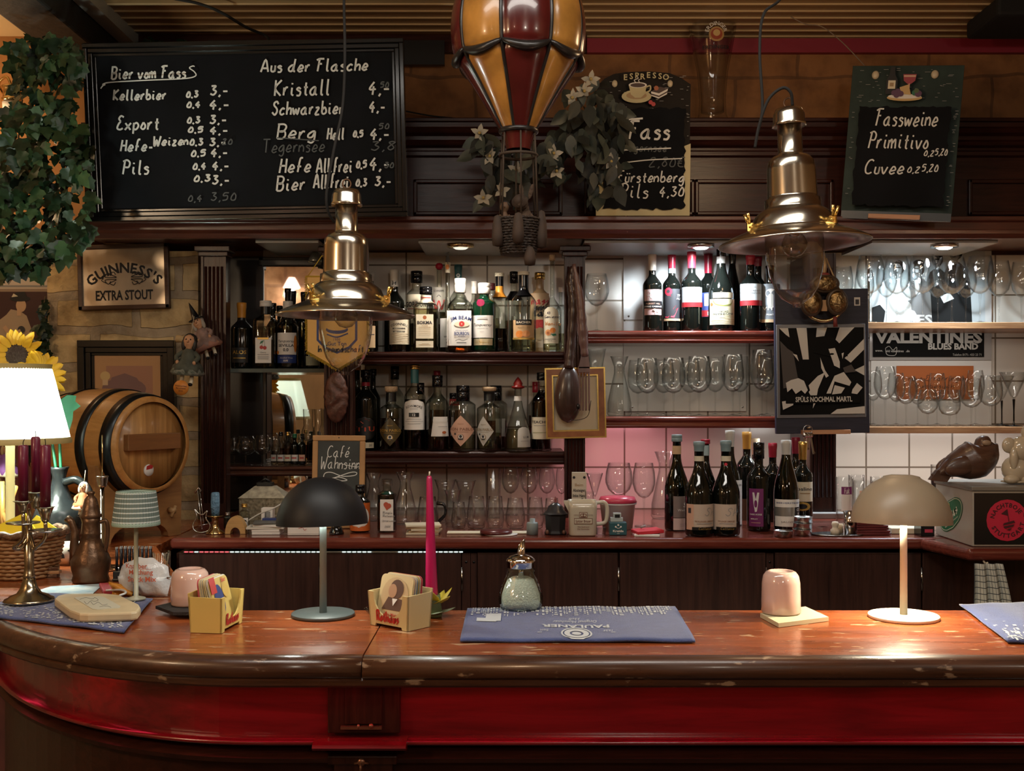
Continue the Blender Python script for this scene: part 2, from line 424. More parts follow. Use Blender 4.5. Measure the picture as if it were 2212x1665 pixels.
def decals(items, mp, base, parent, base_mat, name='label', off0=0.0006, step=0.00035, thick=0.0, letters='lettering'):
 """one printed surface. base = (x, z, w, h, shape); items draw on it. Returns the surface object; writing becomes its 'lettering' child."""
 mb = MB(); mats = []; tb = MB(); tm = []
 def mi(L, m):
  if m not in L: L.append(m)
  return L.index(m)
 def patch(x, z, w, h, shape, m, off):
  nu = max(2, min(16, int(w / 0.006))); nv = 2 if shape == 'rect' else 14
  def hw(t):
   if shape == 'diamond': return 1 - abs(2 * t - 1)
   if shape == 'arch':
    return 1.0 if t < 0.75 else math.sqrt(max(0, 1 - ((t - 0.75) / 0.25) ** 2)) * 0.7 + 0.3
   if shape == 'oval': return math.sqrt(max(0, 1 - (2 * t - 1) ** 2))
   if shape == 'trap': return 1 - 0.25 * t
   return 1.0
  mb.grid(lambda u, v: mp(x + (u - 0.5) * w * max(hw(v), 0.002), z + (v - 0.5) * h, off), nu, nv, mi(mats, m))
 off = off0
 if base: patch(*base, base_mat, off)
 for it in items:
  off += step
  k = it[0]
  if k == 'r': patch(it[1], it[2], it[3], it[4], 'rect', it[5], off)
  elif k == 's': patch(it[1], it[2], it[3], it[4], it[5], it[6], off)
  elif k == 'd':
   n = 20; x, z, r, m = it[1:5]; ry = it[5] if len(it) > 5 else r
   mb.add([mp(x, z, off)] + [mp(x + r * math.cos(2 * PI * j / n), z + ry * math.sin(2 * PI * j / n), off) for j in range(n)], [(0, 1 + j, 1 + (j + 1) % n) for j in range(n)], mi(mats, m))
  elif k == 'o':
   n = 32; x, z, r0, r1, m = it[1:6]; ry = it[6] if len(it) > 6 else 1.0
   mb.add([mp(x + r * math.cos(2 * PI * j / n), z + ry * r * math.sin(2 * PI * j / n), off) for r in (r0, r1) for j in range(n)], [(j, (j + 1) % n, n + (j + 1) % n, n + j) for j in range(n)], mi(mats, m))
  elif k == 'p':
   mb.add([mp(a, b, off) for a, b in it[1]], [tuple(range(len(it[1])))], mi(mats, it[2]))
  elif k == 'l':
   vs, fs = ribbons([[(v.x, v.y) for v in smooth_pts([(a, b, 0) for a, b in it[1]], 6)]], it[2]); mb.add([mp(a, b, off) for a, b in vs], fs, mi(mats, it[3]))
  elif k == 't':
   txt, x, z, sz, m = it[1:6]; bold = it[6] if len(it) > 6 else 0.0; shear = it[7] if len(it) > 7 else 0; wmax = it[8] if len(it) > 8 else None
   vs, fs, tw = text2d(txt, bold, shear); sx = sz
   if wmax: sx = wmax / tw
   tb.add([mp(x + a * sx, z + b * sz, off) for a, b in vs], fs, mi(tm, m))
  elif k == 'a':
   txt, x, z, rad, sz, m, mid, sg = it[1:9]; bold = it[9] if len(it) > 9 else 0.01
   wid = [text2d(c, bold)[2] if c != ' ' else 0.3 for c in txt]; gap = 0.1
   tot = sum(wid) + gap * (len(txt) - 1); pos = -tot / 2
   for c, wc in zip(txt, wid):
    if c != ' ':
     vs, fs, _ = text2d(c, bold); am = mid - sg * (pos + wc / 2) * sz / rad
     rot = am - PI / 2 if sg > 0 else am + PI / 2
     cx, cz = x + rad * math.cos(am), z + rad * math.sin(am); cr, sr = math.cos(rot), math.sin(rot)
     tb.add([mp(cx + (a * cr - b * sr) * sz, cz + (a * sr + b * cr) * sz, off) for a, b in vs], fs, mi(tm, m))
    pos += wc + gap
  elif k == 'h':
   txt, x, z, sz, w, m = it[1:7]; sl = it[7] if len(it) > 7 else 0.15; xs = it[8] if len(it) > 8 else 1.0; nib = it[9] if len(it) > 9 else None
   LL, tw = pen_lines(txt, sz, sl, jit=0.04 if nib is None else 0)
   LL = [[(a * xs, b) for a, b in l] for l in LL]
   vs, fs = ribbons(LL, w, nib); tb.add([mp(x + a, z + b, off) for a, b in vs], fs, mi(tm, m))
 o = mb.build(name, mats, parent) if mats else None
 if tb.v:
  tb.build(letters, tm, o if o is not None else parent)
 return o
# shared materials
WD_DARK = wood('dark_mahogany', (0.016, 0.0045, 0.003), (0.046, 0.012, 0.0075), 'X', rough=0.3, coat=0.0)
WD_DARKV = wood('dark_mahogany_upright', (0.016, 0.0055, 0.004), (0.046, 0.015, 0.010), 'Z', rough=0.3, coat=0.0)
for _m in (WD_DARK, WD_DARKV): _m.node_tree.nodes['Principled BSDF'].inputs['Specular IOR Level'].default_value = 0.3
WD_SHELF = wood('shelf_mahogany', (0.035, 0.012, 0.008), (0.10, 0.035, 0.02), 'X', rough=0.22, coat=0.4)
WD_RED = wood('red_mahogany', (0.10, 0.018, 0.012), (0.20, 0.045, 0.028), 'X', rough=0.2, coat=0.5)
WD_DOOR = wood('door_wood', (0.022, 0.009, 0.007), (0.062, 0.025, 0.018), 'Z', scale=5, rough=0.33, coat=0.15, stretch=14)
WD_BAR = wood('bar_top_wood', (0.12, 0.026, 0.008), (0.36, 0.085, 0.020), 'X', scale=6, rough=0.23, coat=0.35, stretch=12, wear=((0.45, 0.27, 0.15), 0.37, 22))
WD_NOSE = wood('bar_edge_wood', (0.030, 0.011, 0.006), (0.09, 0.034, 0.016), 'X', scale=6, rough=0.27, coat=0.3, stretch=12, wear=((0.30, 0.2, 0.13), 0.35, 22))
WD_FASCIA = wood('fascia_wood', (0.085, 0.004, 0.008), (0.19, 0.008, 0.016), 'X', scale=5, rough=0.2, coat=0.5, stretch=8)
WD_PALE = wood('pale_shelf_wood', (0.26, 0.13, 0.06), (0.45, 0.26, 0.13), 'X', rough=0.3)
WD_PINE = wood('pine', (0.50, 0.28, 0.12), (0.66, 0.42, 0.20), 'Z', rough=0.5)
BLACK = M('black_paint', (0.006, 0.006, 0.007), 0.35)
BLACKG = M('black_gloss', (0.005, 0.005, 0.006), 0.12)
WHITE = M('white_paint', (0.75, 0.74, 0.71), 0.45)
CREAM = M('cream_paper', (0.72, 0.64, 0.46), 0.6)
PAPER = M('white_paper', (0.74, 0.72, 0.68), 0.65)
CHALK = M('chalk', (0.72, 0.74, 0.72), 0.9)
CHALK2 = M('smudged_chalk', (0.10, 0.11, 0.115), 0.9)
SLATE = M('slate', (0.0045, 0.0052, 0.007), 0.75, var=0.4, vs=5, spec=0.12)
BRASS = M('brass', (0.60, 0.46, 0.23), 0.16, 1.0, var=0.12, vs=30)
GOLD = M('gold', (0.70, 0.47, 0.14), 0.25, 1.0)
STEEL = M('steel', (0.60, 0.60, 0.60), 0.18, 1.0)
CHROME = M('chrome', (0.78, 0.77, 0.75), 0.06, 1.0)
REDP = M('red_print', (0.42, 0.02, 0.02), 0.5)
BLUEP = M('navy_print', (0.015, 0.035, 0.16), 0.5)
TAN = M('tan_print', (0.36, 0.24, 0.12), 0.6)
ORANGE = M('orange_print', (0.62, 0.20, 0.03), 0.5)
GREENP = M('green_print', (0.01, 0.13, 0.06), 0.45)
GREY = M('grey_print', (0.25, 0.25, 0.25), 0.6)
DGREY = M('dark_print', (0.03, 0.03, 0.035), 0.6)
GLS = glass('clear_glass', tint=(0.97, 0.98, 0.98), edge=(0.45, 0.48, 0.48), f0=0.05, power=3.0, amt=0.8)
GLB = glass('bottle_glass', tint=(0.86, 0.88, 0.84), edge=(0.10, 0.11, 0.10), f0=0.06, power=2.2)
MIRROR = M('mirror', (0.82, 0.84, 0.82), 0.015, 1.0)
# room shell
def plane_wall(name, x0, x1, y0, y1, z0, z1, mat, kind=True):
 o = MB().bx(x0, x1, y0, y1, z0, z1).build(name, mat)
 return struct(o)
FLOORM = wood('floor_boards', (0.05, 0.03, 0.018), (0.11, 0.06, 0.035), 'X', rough=0.5)
PLASTER = M('warm_plaster', (0.42, 0.27, 0.13), 0.85, var=0.12, vs=3, bump=0.1, bs=20)
PLASTC = M('cream_plaster', (0.66, 0.50, 0.28), 0.85, var=0.06, vs=3)
plane_wall('floor', -2.5, 2.7, -2.7, 4.25, -0.1, 0.0, FLOORM)
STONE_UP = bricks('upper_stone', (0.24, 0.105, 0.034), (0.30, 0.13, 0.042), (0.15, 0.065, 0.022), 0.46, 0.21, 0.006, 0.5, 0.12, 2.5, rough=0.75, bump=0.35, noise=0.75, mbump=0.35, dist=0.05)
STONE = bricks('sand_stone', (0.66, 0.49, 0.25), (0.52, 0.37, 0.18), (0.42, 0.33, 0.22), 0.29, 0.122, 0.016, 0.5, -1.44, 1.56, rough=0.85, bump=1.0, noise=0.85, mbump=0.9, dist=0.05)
plane_wall('wall_back', -2.5, 2.7, 4.13, 4.25, 0.0, 2.83, PLASTER)
plane_wall('wall_left', -2.5, -2.4, -2.7, 4.13, 0.0, 2.83, PLASTER)
plane_wall('wall_right', 2.6, 2.7, -2.7, 4.13, 0.0, 2.83, PLASTER)
STONE_R = bricks('rear_stone', (0.34, 0.24, 0.15), (0.28, 0.19, 0.12), (0.22, 0.15, 0.1), 0.4, 0.2, 0.015, 0.5, rough=0.85, bump=0.5, noise=0.6)
plane_wall('wall_rear', -2.5, 2.7, -2.7, -2.6, 0.0, 2.83, STONE_R)
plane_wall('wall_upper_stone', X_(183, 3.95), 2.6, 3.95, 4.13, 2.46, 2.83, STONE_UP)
plane_wall('wall_upper_plaster', -2.4, X_(183, 3.95), 3.95, 4.13, 2.06, 2.83, M('orange_plaster', (0.36, 0.17, 0.055), 0.85, var=0.2, vs=4))
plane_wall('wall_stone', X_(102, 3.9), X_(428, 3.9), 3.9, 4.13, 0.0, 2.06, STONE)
plane_wall('wall_niche', -2.4, X_(102, 3.9), 4.0, 4.13, 0.0, 2.06, M('niche_plaster', (0.16, 0.05, 0.04), 0.8, var=0.2))
def tiled(name, px0, px1, z0, z1, tile_px, joint_px, jz):
 Yw = 4.1; t = S_(tile_px, Yw)
 m = bricks('tiles_' + name, (0.60, 0.57, 0.52), (0.64, 0.61, 0.56), (0.16, 0.13, 0.10), t, t, 0.0032, 0.0, X_(joint_px, Yw), Z_(jz, Yw), rough=0.2, bump=0.25, mbump=0.5)
 return plane_wall(name, X_(px0, Yw), X_(px1, Yw), Yw, 4.13, z0, z1, m)
tiled('wall_tiles', 735, 1243, 1.0, 2.08, 87.5, 877.5, 1010)
tiled('wall_tiles_wine', 1243, 1775, 1.0, 2.08, 90, 1349, 1009)
tiled('wall_tiles_glass', 1775, 2440, 1.0, 2.08, 93, 1871, 1009)
wb = MB()
for a, b, c, d in ((1347, 1700, 512, 690), (1347, 1612, 694, 888), (1882, 2142, 494, 930)):
 wb.bx(X_(a, 4.09), X_(b, 4.09), 4.092, 4.1, Z_(d, 4.09), Z_(c, 4.09))
for a, c in ((1358, 544), (1358, 683), (1366, 879), (1604, 879), (1690, 544)):
 p = W(a, c, 4.09); wb.ell((p.x, 4.092, p.z), (0.004, 0.002, 0.004), 8, 1)
struct(wb.build('trim_wall_board', [WHITE, STEEL]))
PLK = wood('ceiling_planks', (0.20, 0.115, 0.05), (0.30, 0.18, 0.08), 'X', rough=0.4, coat=0.1)
cl = MB()
y = -2.7; k = 0
while y < 3.95:
 wdt = 0.066 if y > 2.6 else 0.2
 y1 = min(y + wdt, 3.95)
 if y > 2.6: cl.bx(-1.46, 2.7, y1 - 0.009, y1 - 0.003, 2.825, 2.84, 2)  # pale strips at the joints imitate plank edges catching light
 cl.bx(-1.46, 2.7, y, y1 - 0.006, 2.83, 2.86)
 y += wdt; k += 1
cl.bx(-1.46, 2.7, -2.7, 4.25, 2.86, 2.92, 1)
struct(cl.build('ceiling', [PLK, BLACK, M('plank_edge_glint', (0.50, 0.36, 0.20), 0.4)]))
plane_wall('ceiling_plaster', -2.5, -1.46, -2.7, 4.25, 2.83, 2.92, PLASTC)
mb = MB()
pl = [(-1.50, -2.6), (-1.32, -2.6), (X_(265, 3.93), 3.93), (-1.55, 3.93)]
mb.slab(pl, 2.70, 2.83)
struct(mb.build('ceiling_beam', M('black_beam', (0.010, 0.009, 0.008), 0.6, bump=0.3, bs=20), bevel=0.008))
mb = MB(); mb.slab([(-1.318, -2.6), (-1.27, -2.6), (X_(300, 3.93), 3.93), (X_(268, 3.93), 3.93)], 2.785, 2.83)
struct(mb.build('trim_beam_strip', M('beam_lit_grey', (0.30, 0.31, 0.29), 0.4)))  # lit side of the black beam, its brightness set as grey colour
struct(MB().bx(X_(183, 3.93), X_(1268, 3.93), 3.925, 3.95, 2.765, 2.83).build('trim_crown_dark', WD_DARK, bevel=0.004))
struct(MB().bx(X_(1268, 3.93), 2.6, 3.925, 3.95, 2.765, 2.815).build('trim_crown_red', M('crimson_strip', (0.22, 0.012, 0.03), 0.5)))
struct(MB().bx(X_(448, 3.9), X_(960, 3.9), 3.90, 3.925, 2.715, 2.80).build('trim_crown_black', BLACK))
px0, px1 = X_(180, 3.75), 2.6
prof = [(0.0, 2.145), (0.0, 2.36), (0.012, 2.366), (0.012, 2.378), (0.004, 2.384), (0.004, 2.392), (0.022, 2.398), (0.03, 2.408), (0.022, 2.416), (0.022, 2.428), (0.04, 2.436), (0.052, 2.447), (0.04, 2.456), (0.04, 2.47), (-0.18, 2.47), (-0.18, 2.145)]
mb = MB(); sweep(mb, [(px0, 3.77), (px1, 3.77)], prof)
struct(mb.build('trim_panelling', WD_DARK))
struct(MB().bx(px0, px1, 3.79, 3.95, 2.488, 2.502).build('trim_picture_ledge', WD_DARK, bevel=0.003))
struct(MB().bx(px0, px1, 3.80, 3.95, 2.47, 2.488).build('trim_ledge_support', WD_DARK))
for a, b in ((893, 1215), (1262, 1500), (1500, 1800), (2090, 2330)):
 mb = MB(); x0, x1 = X_(a, 3.77), X_(b, 3.77); z0, z1 = Z_(466, 3.77), Z_(388, 3.77)
 for r0, r1 in ((0.0, 0.012),):
  mb.bx(x0, x1, 3.758, 3.77, z0, z0 + 0.014); mb.bx(x0, x1, 3.758, 3.77, z1 - 0.014, z1)
  mb.bx(x0, x0 + 0.014, 3.758, 3.77, z0, z1); mb.bx(x1 - 0.014, x1, 3.758, 3.77, z0, z1)
 struct(mb.build('trim_panel_frame', WD_DARK, bevel=0.004))
prof = [(0.0, 2.075), (0.02, 2.075), (0.03, 2.09), (0.045, 2.1), (0.045, 2.125), (0.06, 2.13), (0.06, 2.143), (0.0, 2.143)]
mb = MB(); sweep(mb, [(X_(178, 3.7), 3.71), (px1, 3.71)], prof); mb.bx(X_(178, 3.7), px1, 3.71, 4.1, 2.085, 2.145)
CORN = wood('cornice_wood', (0.05, 0.014, 0.009), (0.12, 0.035, 0.02), 'X', rough=0.3, coat=0.3)
struct(mb.build('trim_cornice', CORN, bevel=0.002))
mb = MB()
for a, b in ((555, 690), (905, 1080), (1262, 1345), (1345, 1620), (1880, 2150)):
 mb.bx(X_(a, 3.75), X_(b, 3.75), 3.73, 4.08, 2.066, 2.076)
struct(mb.build('trim_light_board', M('grey_white_board', (0.28, 0.265, 0.24), 0.4)))
struct(MB().bx(X_(1262, 4.08), X_(1346, 4.08), 4.085, 4.1, Z_(536, 4.08), 2.07).build('trim_wood_strip', WD_RED))
struct(MB().bx(X_(2144, 4.08), X_(2440, 4.08), 4.085, 4.1, Z_(518, 4.08), 2.07).build('trim_dark_strip', WD_DARK))
mb = MB(); mb.bx(X_(2112, 3.7), X_(2350, 3.7), 3.55, 3.8, Z_(66, 3.7), 2.83)
o = mb.build('loudspeaker', M('speaker_black', (0.004, 0.004, 0.005), 0.8), bevel=0.012)
tag(o, 'black loudspeaker box under the ceiling above the tall green wine board', 'loudspeaker')
# bar counter
ZB = 1.12
def ellpath(n=30, a=1.0, b=1.53):
 out = [(-1.42, 3.88)]
 for i in range(n + 1):
  t = PI / 2 * (1 - i / n)
  out.append((-0.42 - a * math.sin(t), 3.375 - b * math.cos(t)))
 return out
SEAM = -0.25
left_path = ellpath() + [(SEAM, 1.845)]
right_path = [(SEAM, 1.845), (0.4, 1.845), (1.0, 1.845), (2.0, 1.845)]
inner = [(SEAM, 2.256), (-0.56, 2.256), (-0.66, 2.34), (-0.76, 2.56), (-0.90, 2.9), (-1.025, 3.2), (-1.06, 3.88)]
bar = thing('bar_counter', 'long curved bar counter of worn red-brown wood with red lit front', 'bar counter')
NI = 0.030
ins = []
for i, p in enumerate(left_path[:-1]):
 a, b = Vector(left_path[max(i - 1, 0)]), Vector(left_path[i + 1]); q = (b - a).normalized(); ins.append((p[0] - q.y * NI, p[1] + q.x * NI))
mb = MB(); mb.slab(ins + [(SEAM - 0.0012, 1.845 + NI), (SEAM - 0.0012, 2.256)] + inner[1:], ZB - 0.034, ZB)
mb.build('curved_top', WD_BAR, bar)
mb = MB(); mb.slab([(SEAM + 0.0012, 1.842 + NI), (2.0, 1.842 + NI), (2.0, 2.256), (SEAM + 0.0012, 2.256)], ZB - 0.034, ZB)
mb.build('straight_top', WD_BAR, bar)
def bar_sweep(name, path, prof, mat, smooth=False, bevel=0.0):
 m = MB(); sweep(m, path, prof, 0, smooth); return m.build(name, mat, bar, bevel=bevel)
def ring(d, z, rd, rz, n=12): return [(d + rd * math.cos(2 * PI * i / n), z + rz * math.sin(2 * PI * i / n)) for i in range(n)]
full = left_path[:-1] + right_path
nose = [(-NI, ZB - 0.034), (-0.005, ZB - 0.034), (-0.001, ZB - 0.030), (0.0, ZB - 0.022), (-0.001, ZB - 0.014), (-0.005, ZB - 0.007), (-0.012, ZB - 0.0025), (-0.021, ZB - 0.0005), (-NI, ZB)]
bar_sweep('curved_nosing', left_path[:-1] + [(SEAM - 0.0012, 1.845)], nose, WD_NOSE, True)
bar_sweep('straight_nosing', [(SEAM + 0.0012, 1.842)] + [(a, 1.842) for a in (0.4, 1.0, 2.0)], nose, WD_NOSE, True)
pr = [(-0.02, ZB - 0.05), (-0.004, ZB - 0.05), (0.0, ZB - 0.046), (0.0, ZB - 0.038), (-0.004, ZB - 0.034), (-0.02, ZB - 0.034)]
bar_sweep('under_moulding', full, [(d - 0.004, z) for d, z in pr], WD_NOSE)
pan = [(-0.11, 0.95), (-0.085, 0.95), (-0.085, ZB - 0.048), (-0.11, ZB - 0.048)]
bar_sweep('red_fascia', full, pan, WD_FASCIA)
bar_sweep('red_rail', full, ring(-0.078, 0.961, 0.022, 0.0075), WD_FASCIA, True)
lowp = [(-0.11, 0.05), (-0.09, 0.05), (-0.09, 0.92), (-0.066, 0.925), (-0.062, 0.934), (-0.07, 0.94), (-0.085, 0.948), (-0.11, 0.95)]
bar_sweep('lower_panel', full, lowp, WD_DARK)
x0, x1 = X_(705, 1.9), X_(862, 1.9)
mb = MB(); mb.bx(x0, x1, 1.913, 1.945, 0.975, 1.07); mb.bx(x0 + 0.03, x1 - 0.03, 1.908, 1.915, 0.992, 1.072)
mb.build('pilaster_block', WD_DARKV, bar, bevel=0.002)
mb = MB(); sweep(mb, [(x0 - 0.02, 1.9), (x1 + 0.014, 1.9)], ring(0, 0.962, 0.028, 0.009)); mb.build('rail_block', WD_FASCIA, bar)
mb = MB(); mb.bx(x0 + 0.002, x1 - 0.004, 1.9, 1.94, 0.925, 0.940); mb.bx(x0 + 0.012, x1 - 0.012, 1.905, 1.94, 0.1, 0.925)
mb.build('pilaster_lower', WD_DARKV, bar, bevel=0.002)
mb = MB(); a, b = X_(735, 1.9), X_(824, 1.9); mb.bx(a, b, 1.902, 1.909, 0.985, 0.990); mb.ell((b - 0.018, 1.903, 0.991), 0.0045); mb.ell((b - 0.04, 1.904, 0.989), (0.003, 0.003, 0.005))
mb.build('hook_strip', M('old_brass', (0.28, 0.14, 0.09), 0.35, 0.8), bar)
mb = MB(); c = W(780, 1655, 1.895); mb.tube([(c.x, 1.9, c.z + 0.008), (c.x, 1.89, c.z), (c.x, 1.885, c.z - 0.012), (c.x, 1.878, c.z - 0.006)], 0.0025); mb.ell((c.x, 1.898, c.z + 0.006), (0.007, 0.004, 0.007)); mb.tube([(c.x - 0.012, 1.9, c.z + 0.003), (c.x, 1.896, c.z + 0.006), (c.x + 0.012, 1.9, c.z + 0.003)], 0.0022)
mb.build('coat_hook', M('old_brass', (0, 0, 0)), bar)
bar_sweep('inner_board', [(2.0, 2.235), (SEAM, 2.235)] + [(p[0] - 0.015, p[1] - 0.015) for p in inner[1:]], [(-0.02, 0.1), (0.0, 0.1), (0.0, ZB - 0.034), (-0.02, ZB - 0.034)], WD_DARK)
# back bar: worktop, base cabinets
ZC = 1.135; YC = 3.27
mb = MB(); mb.bx(X_(366, YC), 2.3, YC, 4.1, ZC - 0.034, ZC)
o = mb.build('back_worktop', WD_RED, bevel=0.012, segs=4)
tag(o, 'long red-brown worktop of the back bar carrying jugs, bottles and glasses', 'worktop')
def door_px(a, b, par, name='door'):
 x0, x1 = X_(a, 3.3), X_(b, 3.3)
 m = MB(); m.bx(x0 + 0.002, x1 - 0.002, 3.296, 3.314, 0.25, 1.088)
 d = m.build(name, WD_DOOR, par, bevel=0.002)
 return d
def cabinet(a, b, doors, stiles, label):
 c = thing('base_cabinet', label, 'cabinet')
 x0, x1 = X_(a, 3.3), X_(b, 3.3)
 m = MB(); m.bx(x0, x1, 3.316, 4.09, 0.0, 1.084); m.build('carcass', WD_DARK, c)
 for p, q in doors: door_px(p, q, c)
 for p, q in stiles:
  m = MB(); m.bx(X_(p, 3.3), X_(q, 3.3), 3.298, 3.316, 0.1, 1.086); m.ell((X_((p + q) / 2, 3.3), 3.298, 1.06), (0.004, 0.002, 0.004), 8, 1)
  m.build('stile', [WD_DOOR, BLACKG], c)
 for p, q in doors:
  m = MB(); m.tube([(X_(q, 3.3), 3.295, 0.975), (X_(q, 3.3), 3.295, 1.045)], 0.003, 6); m.build('hinge', STEEL, c)
 return c
cabinet(378, 1016, [(386, 692), (692, 998)], [(998, 1016)], 'dark wood base cabinet under the worktop behind the black dome lamp')
cabinet(1016.5, 1671, [(1030, 1336), (1337, 1655)], [(1017, 1030), (1655, 1670.5)], 'dark wood base cabinet behind the sugar dispenser and blue bar towel')
cabinet(1671.5, 2440, [(1672, 1990), (1991, 2310)], [(2310, 2330)], 'dark wood base cabinet behind the beige dome lamp')
LEDW = M('led_white', (0.75, 1.0, 0.95), 0.4, emit=1.6); LEDR = M('led_red', (1.0, 0.12, 0.14), 0.4, emit=1.4)
led = thing('led_strip', 'string of tiny coloured lights in the slit under the back worktop edge', 'light strip')
mb = MB(); mb.bx(X_(395, 3.29), X_(1000, 3.29), 3.292, 3.3, 1.0895, 1.0925); mb.build('strip', M('strip_plastic', (0.45, 0.48, 0.46), 0.4), led)
mb = MB()
x = 402
while x < 998:
 if not (690 < x < 735 or 800 < x < 860):
  mb.box(X_(x, 3.29), 3.2905, 1.0912, 0.010, 0.003, 0.0028, 1 if x < 505 and random.random() < 0.7 else 0)
 x += 11
mb.build('diode', [LEDW, LEDR], led)['kind'] = 'stuff'
# back bar: shelving bays
SH = dict(c_up=1.705, c_lo=1.359, w_up=1.777, w_mid=1.481, g_up=1.804, g_lo=1.446, l_up=1.647, l_lo=1.307)
def pilaster(par, a, b, z0, z1, Y=3.80, depth=0.06, flutes=5, cap=True):
 x0, x1 = X_(a, Y), X_(b, Y); w = x1 - x0
 m = MB(); m.bx(x0, x1, Y + 0.006, Y + depth, z0, z1)
 gap = w / (flutes + 1.2)
 for i in range(flutes):
  cx = x0 + w / 2 + (i - (flutes - 1) / 2) * gap
  m.tube([(cx, Y + 0.006, z0 + 0.05), (cx, Y + 0.006, z1 - 0.05)], gap * 0.36, 8)
 m.bx(x0, x0 + w * 0.09, Y, Y + 0.01, z0, z1); m.bx(x1 - w * 0.09, x1, Y, Y + 0.01, z0, z1)
 p = m.build('pilaster', WD_DARKV, par)
 if cap:
  m = MB(); m.bx(x0 - 0.008, x1 + 0.008, Y - 0.01, Y + depth, z1 - 0.016, z1); m.bx(x0 - 0.018, x1 + 0.018, Y - 0.022, Y + depth, z1, z1 + 0.018)
  m.build('capital', WD_DARKV, p, bevel=0.003)
 return p
def shelf(par, a, b, z, th, Y0, mat, name='shelf', Y1=4.1, moulded=True):
 x0, x1 = X_(a, Y0), X_(b, Y0)
 m = MB()
 if moulded:
  pr = [(0, z - th), (0.004, z - th), (0.010, z - th * 0.8), (0.004, z - th * 0.55), (0.004, z - th * 0.48), (0.012, z - th * 0.3), (0.012, z - th * 0.1), (0.006, z), (-(Y1 - Y0), z), (-(Y1 - Y0), z - th)]
  sweep(m, [(x0, Y0 + 0.012), (x1, Y0 + 0.012)], pr)
 else: m.bx(x0, x1, Y0, Y1, z - th, z)
 return m.build(name, mat, par, bevel=0.0015)
bay = thing('back_bar_bay', 'narrow dark wood back bar bay with mirror and fluted posts beside stone wall', 'shelving')
pilaster(bay, 434, 488, ZC + 0.001, 2.045); pilaster(bay, 700, 762, ZC + 0.001, 2.045, Y=3.82)
shelf(bay, 490, 702, SH['l_up'], 0.014, 3.86, M('glass_shelf', (0.10, 0.12, 0.11), 0.1), 'upper_shelf', 4.07, False)
shelf(bay, 490, 702, SH['l_lo'], 0.034, 3.86, WD_SHELF, 'lower_shelf', 4.07)
m = MB(); m.bx(X_(470, 4.08), X_(570, 4.08), 4.07, 4.1, ZC, 2.06); m.bx(X_(560, 4.08), X_(735, 4.08), 4.07, 4.1, Z_(572, 4.08), 2.06)
m.bx(X_(560, 4.08), X_(735, 4.08), 4.06, 4.1, Z_(574, 4.08), Z_(562, 4.08)); m.build('back_panel', M('niche_black', (0.008, 0.005, 0.004), 0.35), bay, bevel=0.002)
m = MB(); m.bx(X_(568, 4.07), X_(700, 4.07), 4.0715, 4.074, Z_(562, 4.07), Z_(527, 4.07)); m.build('frieze', wood('frieze_wood', (0.08, 0.03, 0.012), (0.13, 0.05, 0.02), 'X'), bay)
xm0, xm1 = X_(570, 4.085), X_(736, 4.085)
for q0, q1, a in ((Z_(797, 4.08), Z_(576, 4.08), 0.8), (ZC + 0.001, Z_(803, 4.08), -3)):
 m = MB(); m.box(0, 0, 0, xm1 - xm0, 0.004, q1 - q0); m.build('mirror_panel', MIRROR, bay, loc=((xm0 + xm1) / 2, 4.084, (q0 + q1) / 2), rot=(0, 0, R(a)))
bay2 = thing('back_bar_bay', 'dark wood back bar bay of liquor bottles over tumblers and carafes', 'shelving')
shelf(bay2, 771, 1219, SH['c_up'], 0.042, 3.85, WD_DARK, 'upper_shelf'); shelf(bay2, 771, 1219, SH['c_lo'], 0.045, 3.85, WD_DARK, 'lower_shelf')
pilaster(bay2, 1220, 1264, ZC + 0.001, 2.045, Y=3.80)
bay3 = thing('back_bar_bay', 'wine bay of the back bar with glossy mahogany shelves', 'shelving')
shelf(bay3, 1270, 1682, SH['w_up'], 0.043, 3.83, WD_RED, 'upper_shelf'); shelf(bay3, 1270, 1682, SH['w_mid'], 0.04, 3.83, WD_RED, 'lower_shelf')
bay4 = thing('back_bar_bay', 'glass bay of the back bar with pale wooden shelves full of stemware', 'shelving')
shelf(bay4, 1872, 2440, SH['g_up'], 0.022, 3.80, WD_PALE, 'upper_shelf', 4.08, False); shelf(bay4, 1872, 2440, SH['g_lo'], 0.022, 3.80, WD_PALE, 'lower_shelf', 4.08, False)
pilaster(bay4, 1750, 1806, ZC + 0.02, 2.04, Y=3.80, depth=0.27, cap=False)
m = MB(); m.bx(X_(1742, 3.8), X_(1822, 3.8), 3.77, 4.08, ZC, ZC + 0.02); m.build('post_base', M('grey_stone', (0.25, 0.25, 0.25), 0.5), bay4, bevel=0.003)
for px, py, Y, lit, lab in ((1514, 500, 3.77, 1, 'round recessed downlight shining over the wine bottles'), (2040, 488, 3.77, 1, 'round recessed downlight shining over the band poster'), (995, 509, 3.77, 0, 'small brass rimmed downlight over the liquor bottles')):
 p = W(px, py, Y); t = thing('downlight', lab, 'downlight', (p.x, p.y, 2.066), group=None)
 r = S_(29, Y)
 MB().lathe([(r * 0.6, -0.012), (r, -0.010), (r, 0.0), (0, 0.0)], 28).build('rim', STEEL if lit else BRASS, t)
 MB().lathe([(0, -0.017), (r * 0.4, -0.016), (r * 0.58, -0.011), (r * 0.6, -0.006)], 24).build('lens', M('lens_lit', (0.92, 0.96, 1.0), 0.3, emit=14.0) if lit else M('lens_dim', (0.9, 0.85, 0.7), 0.3, emit=1.0), t)
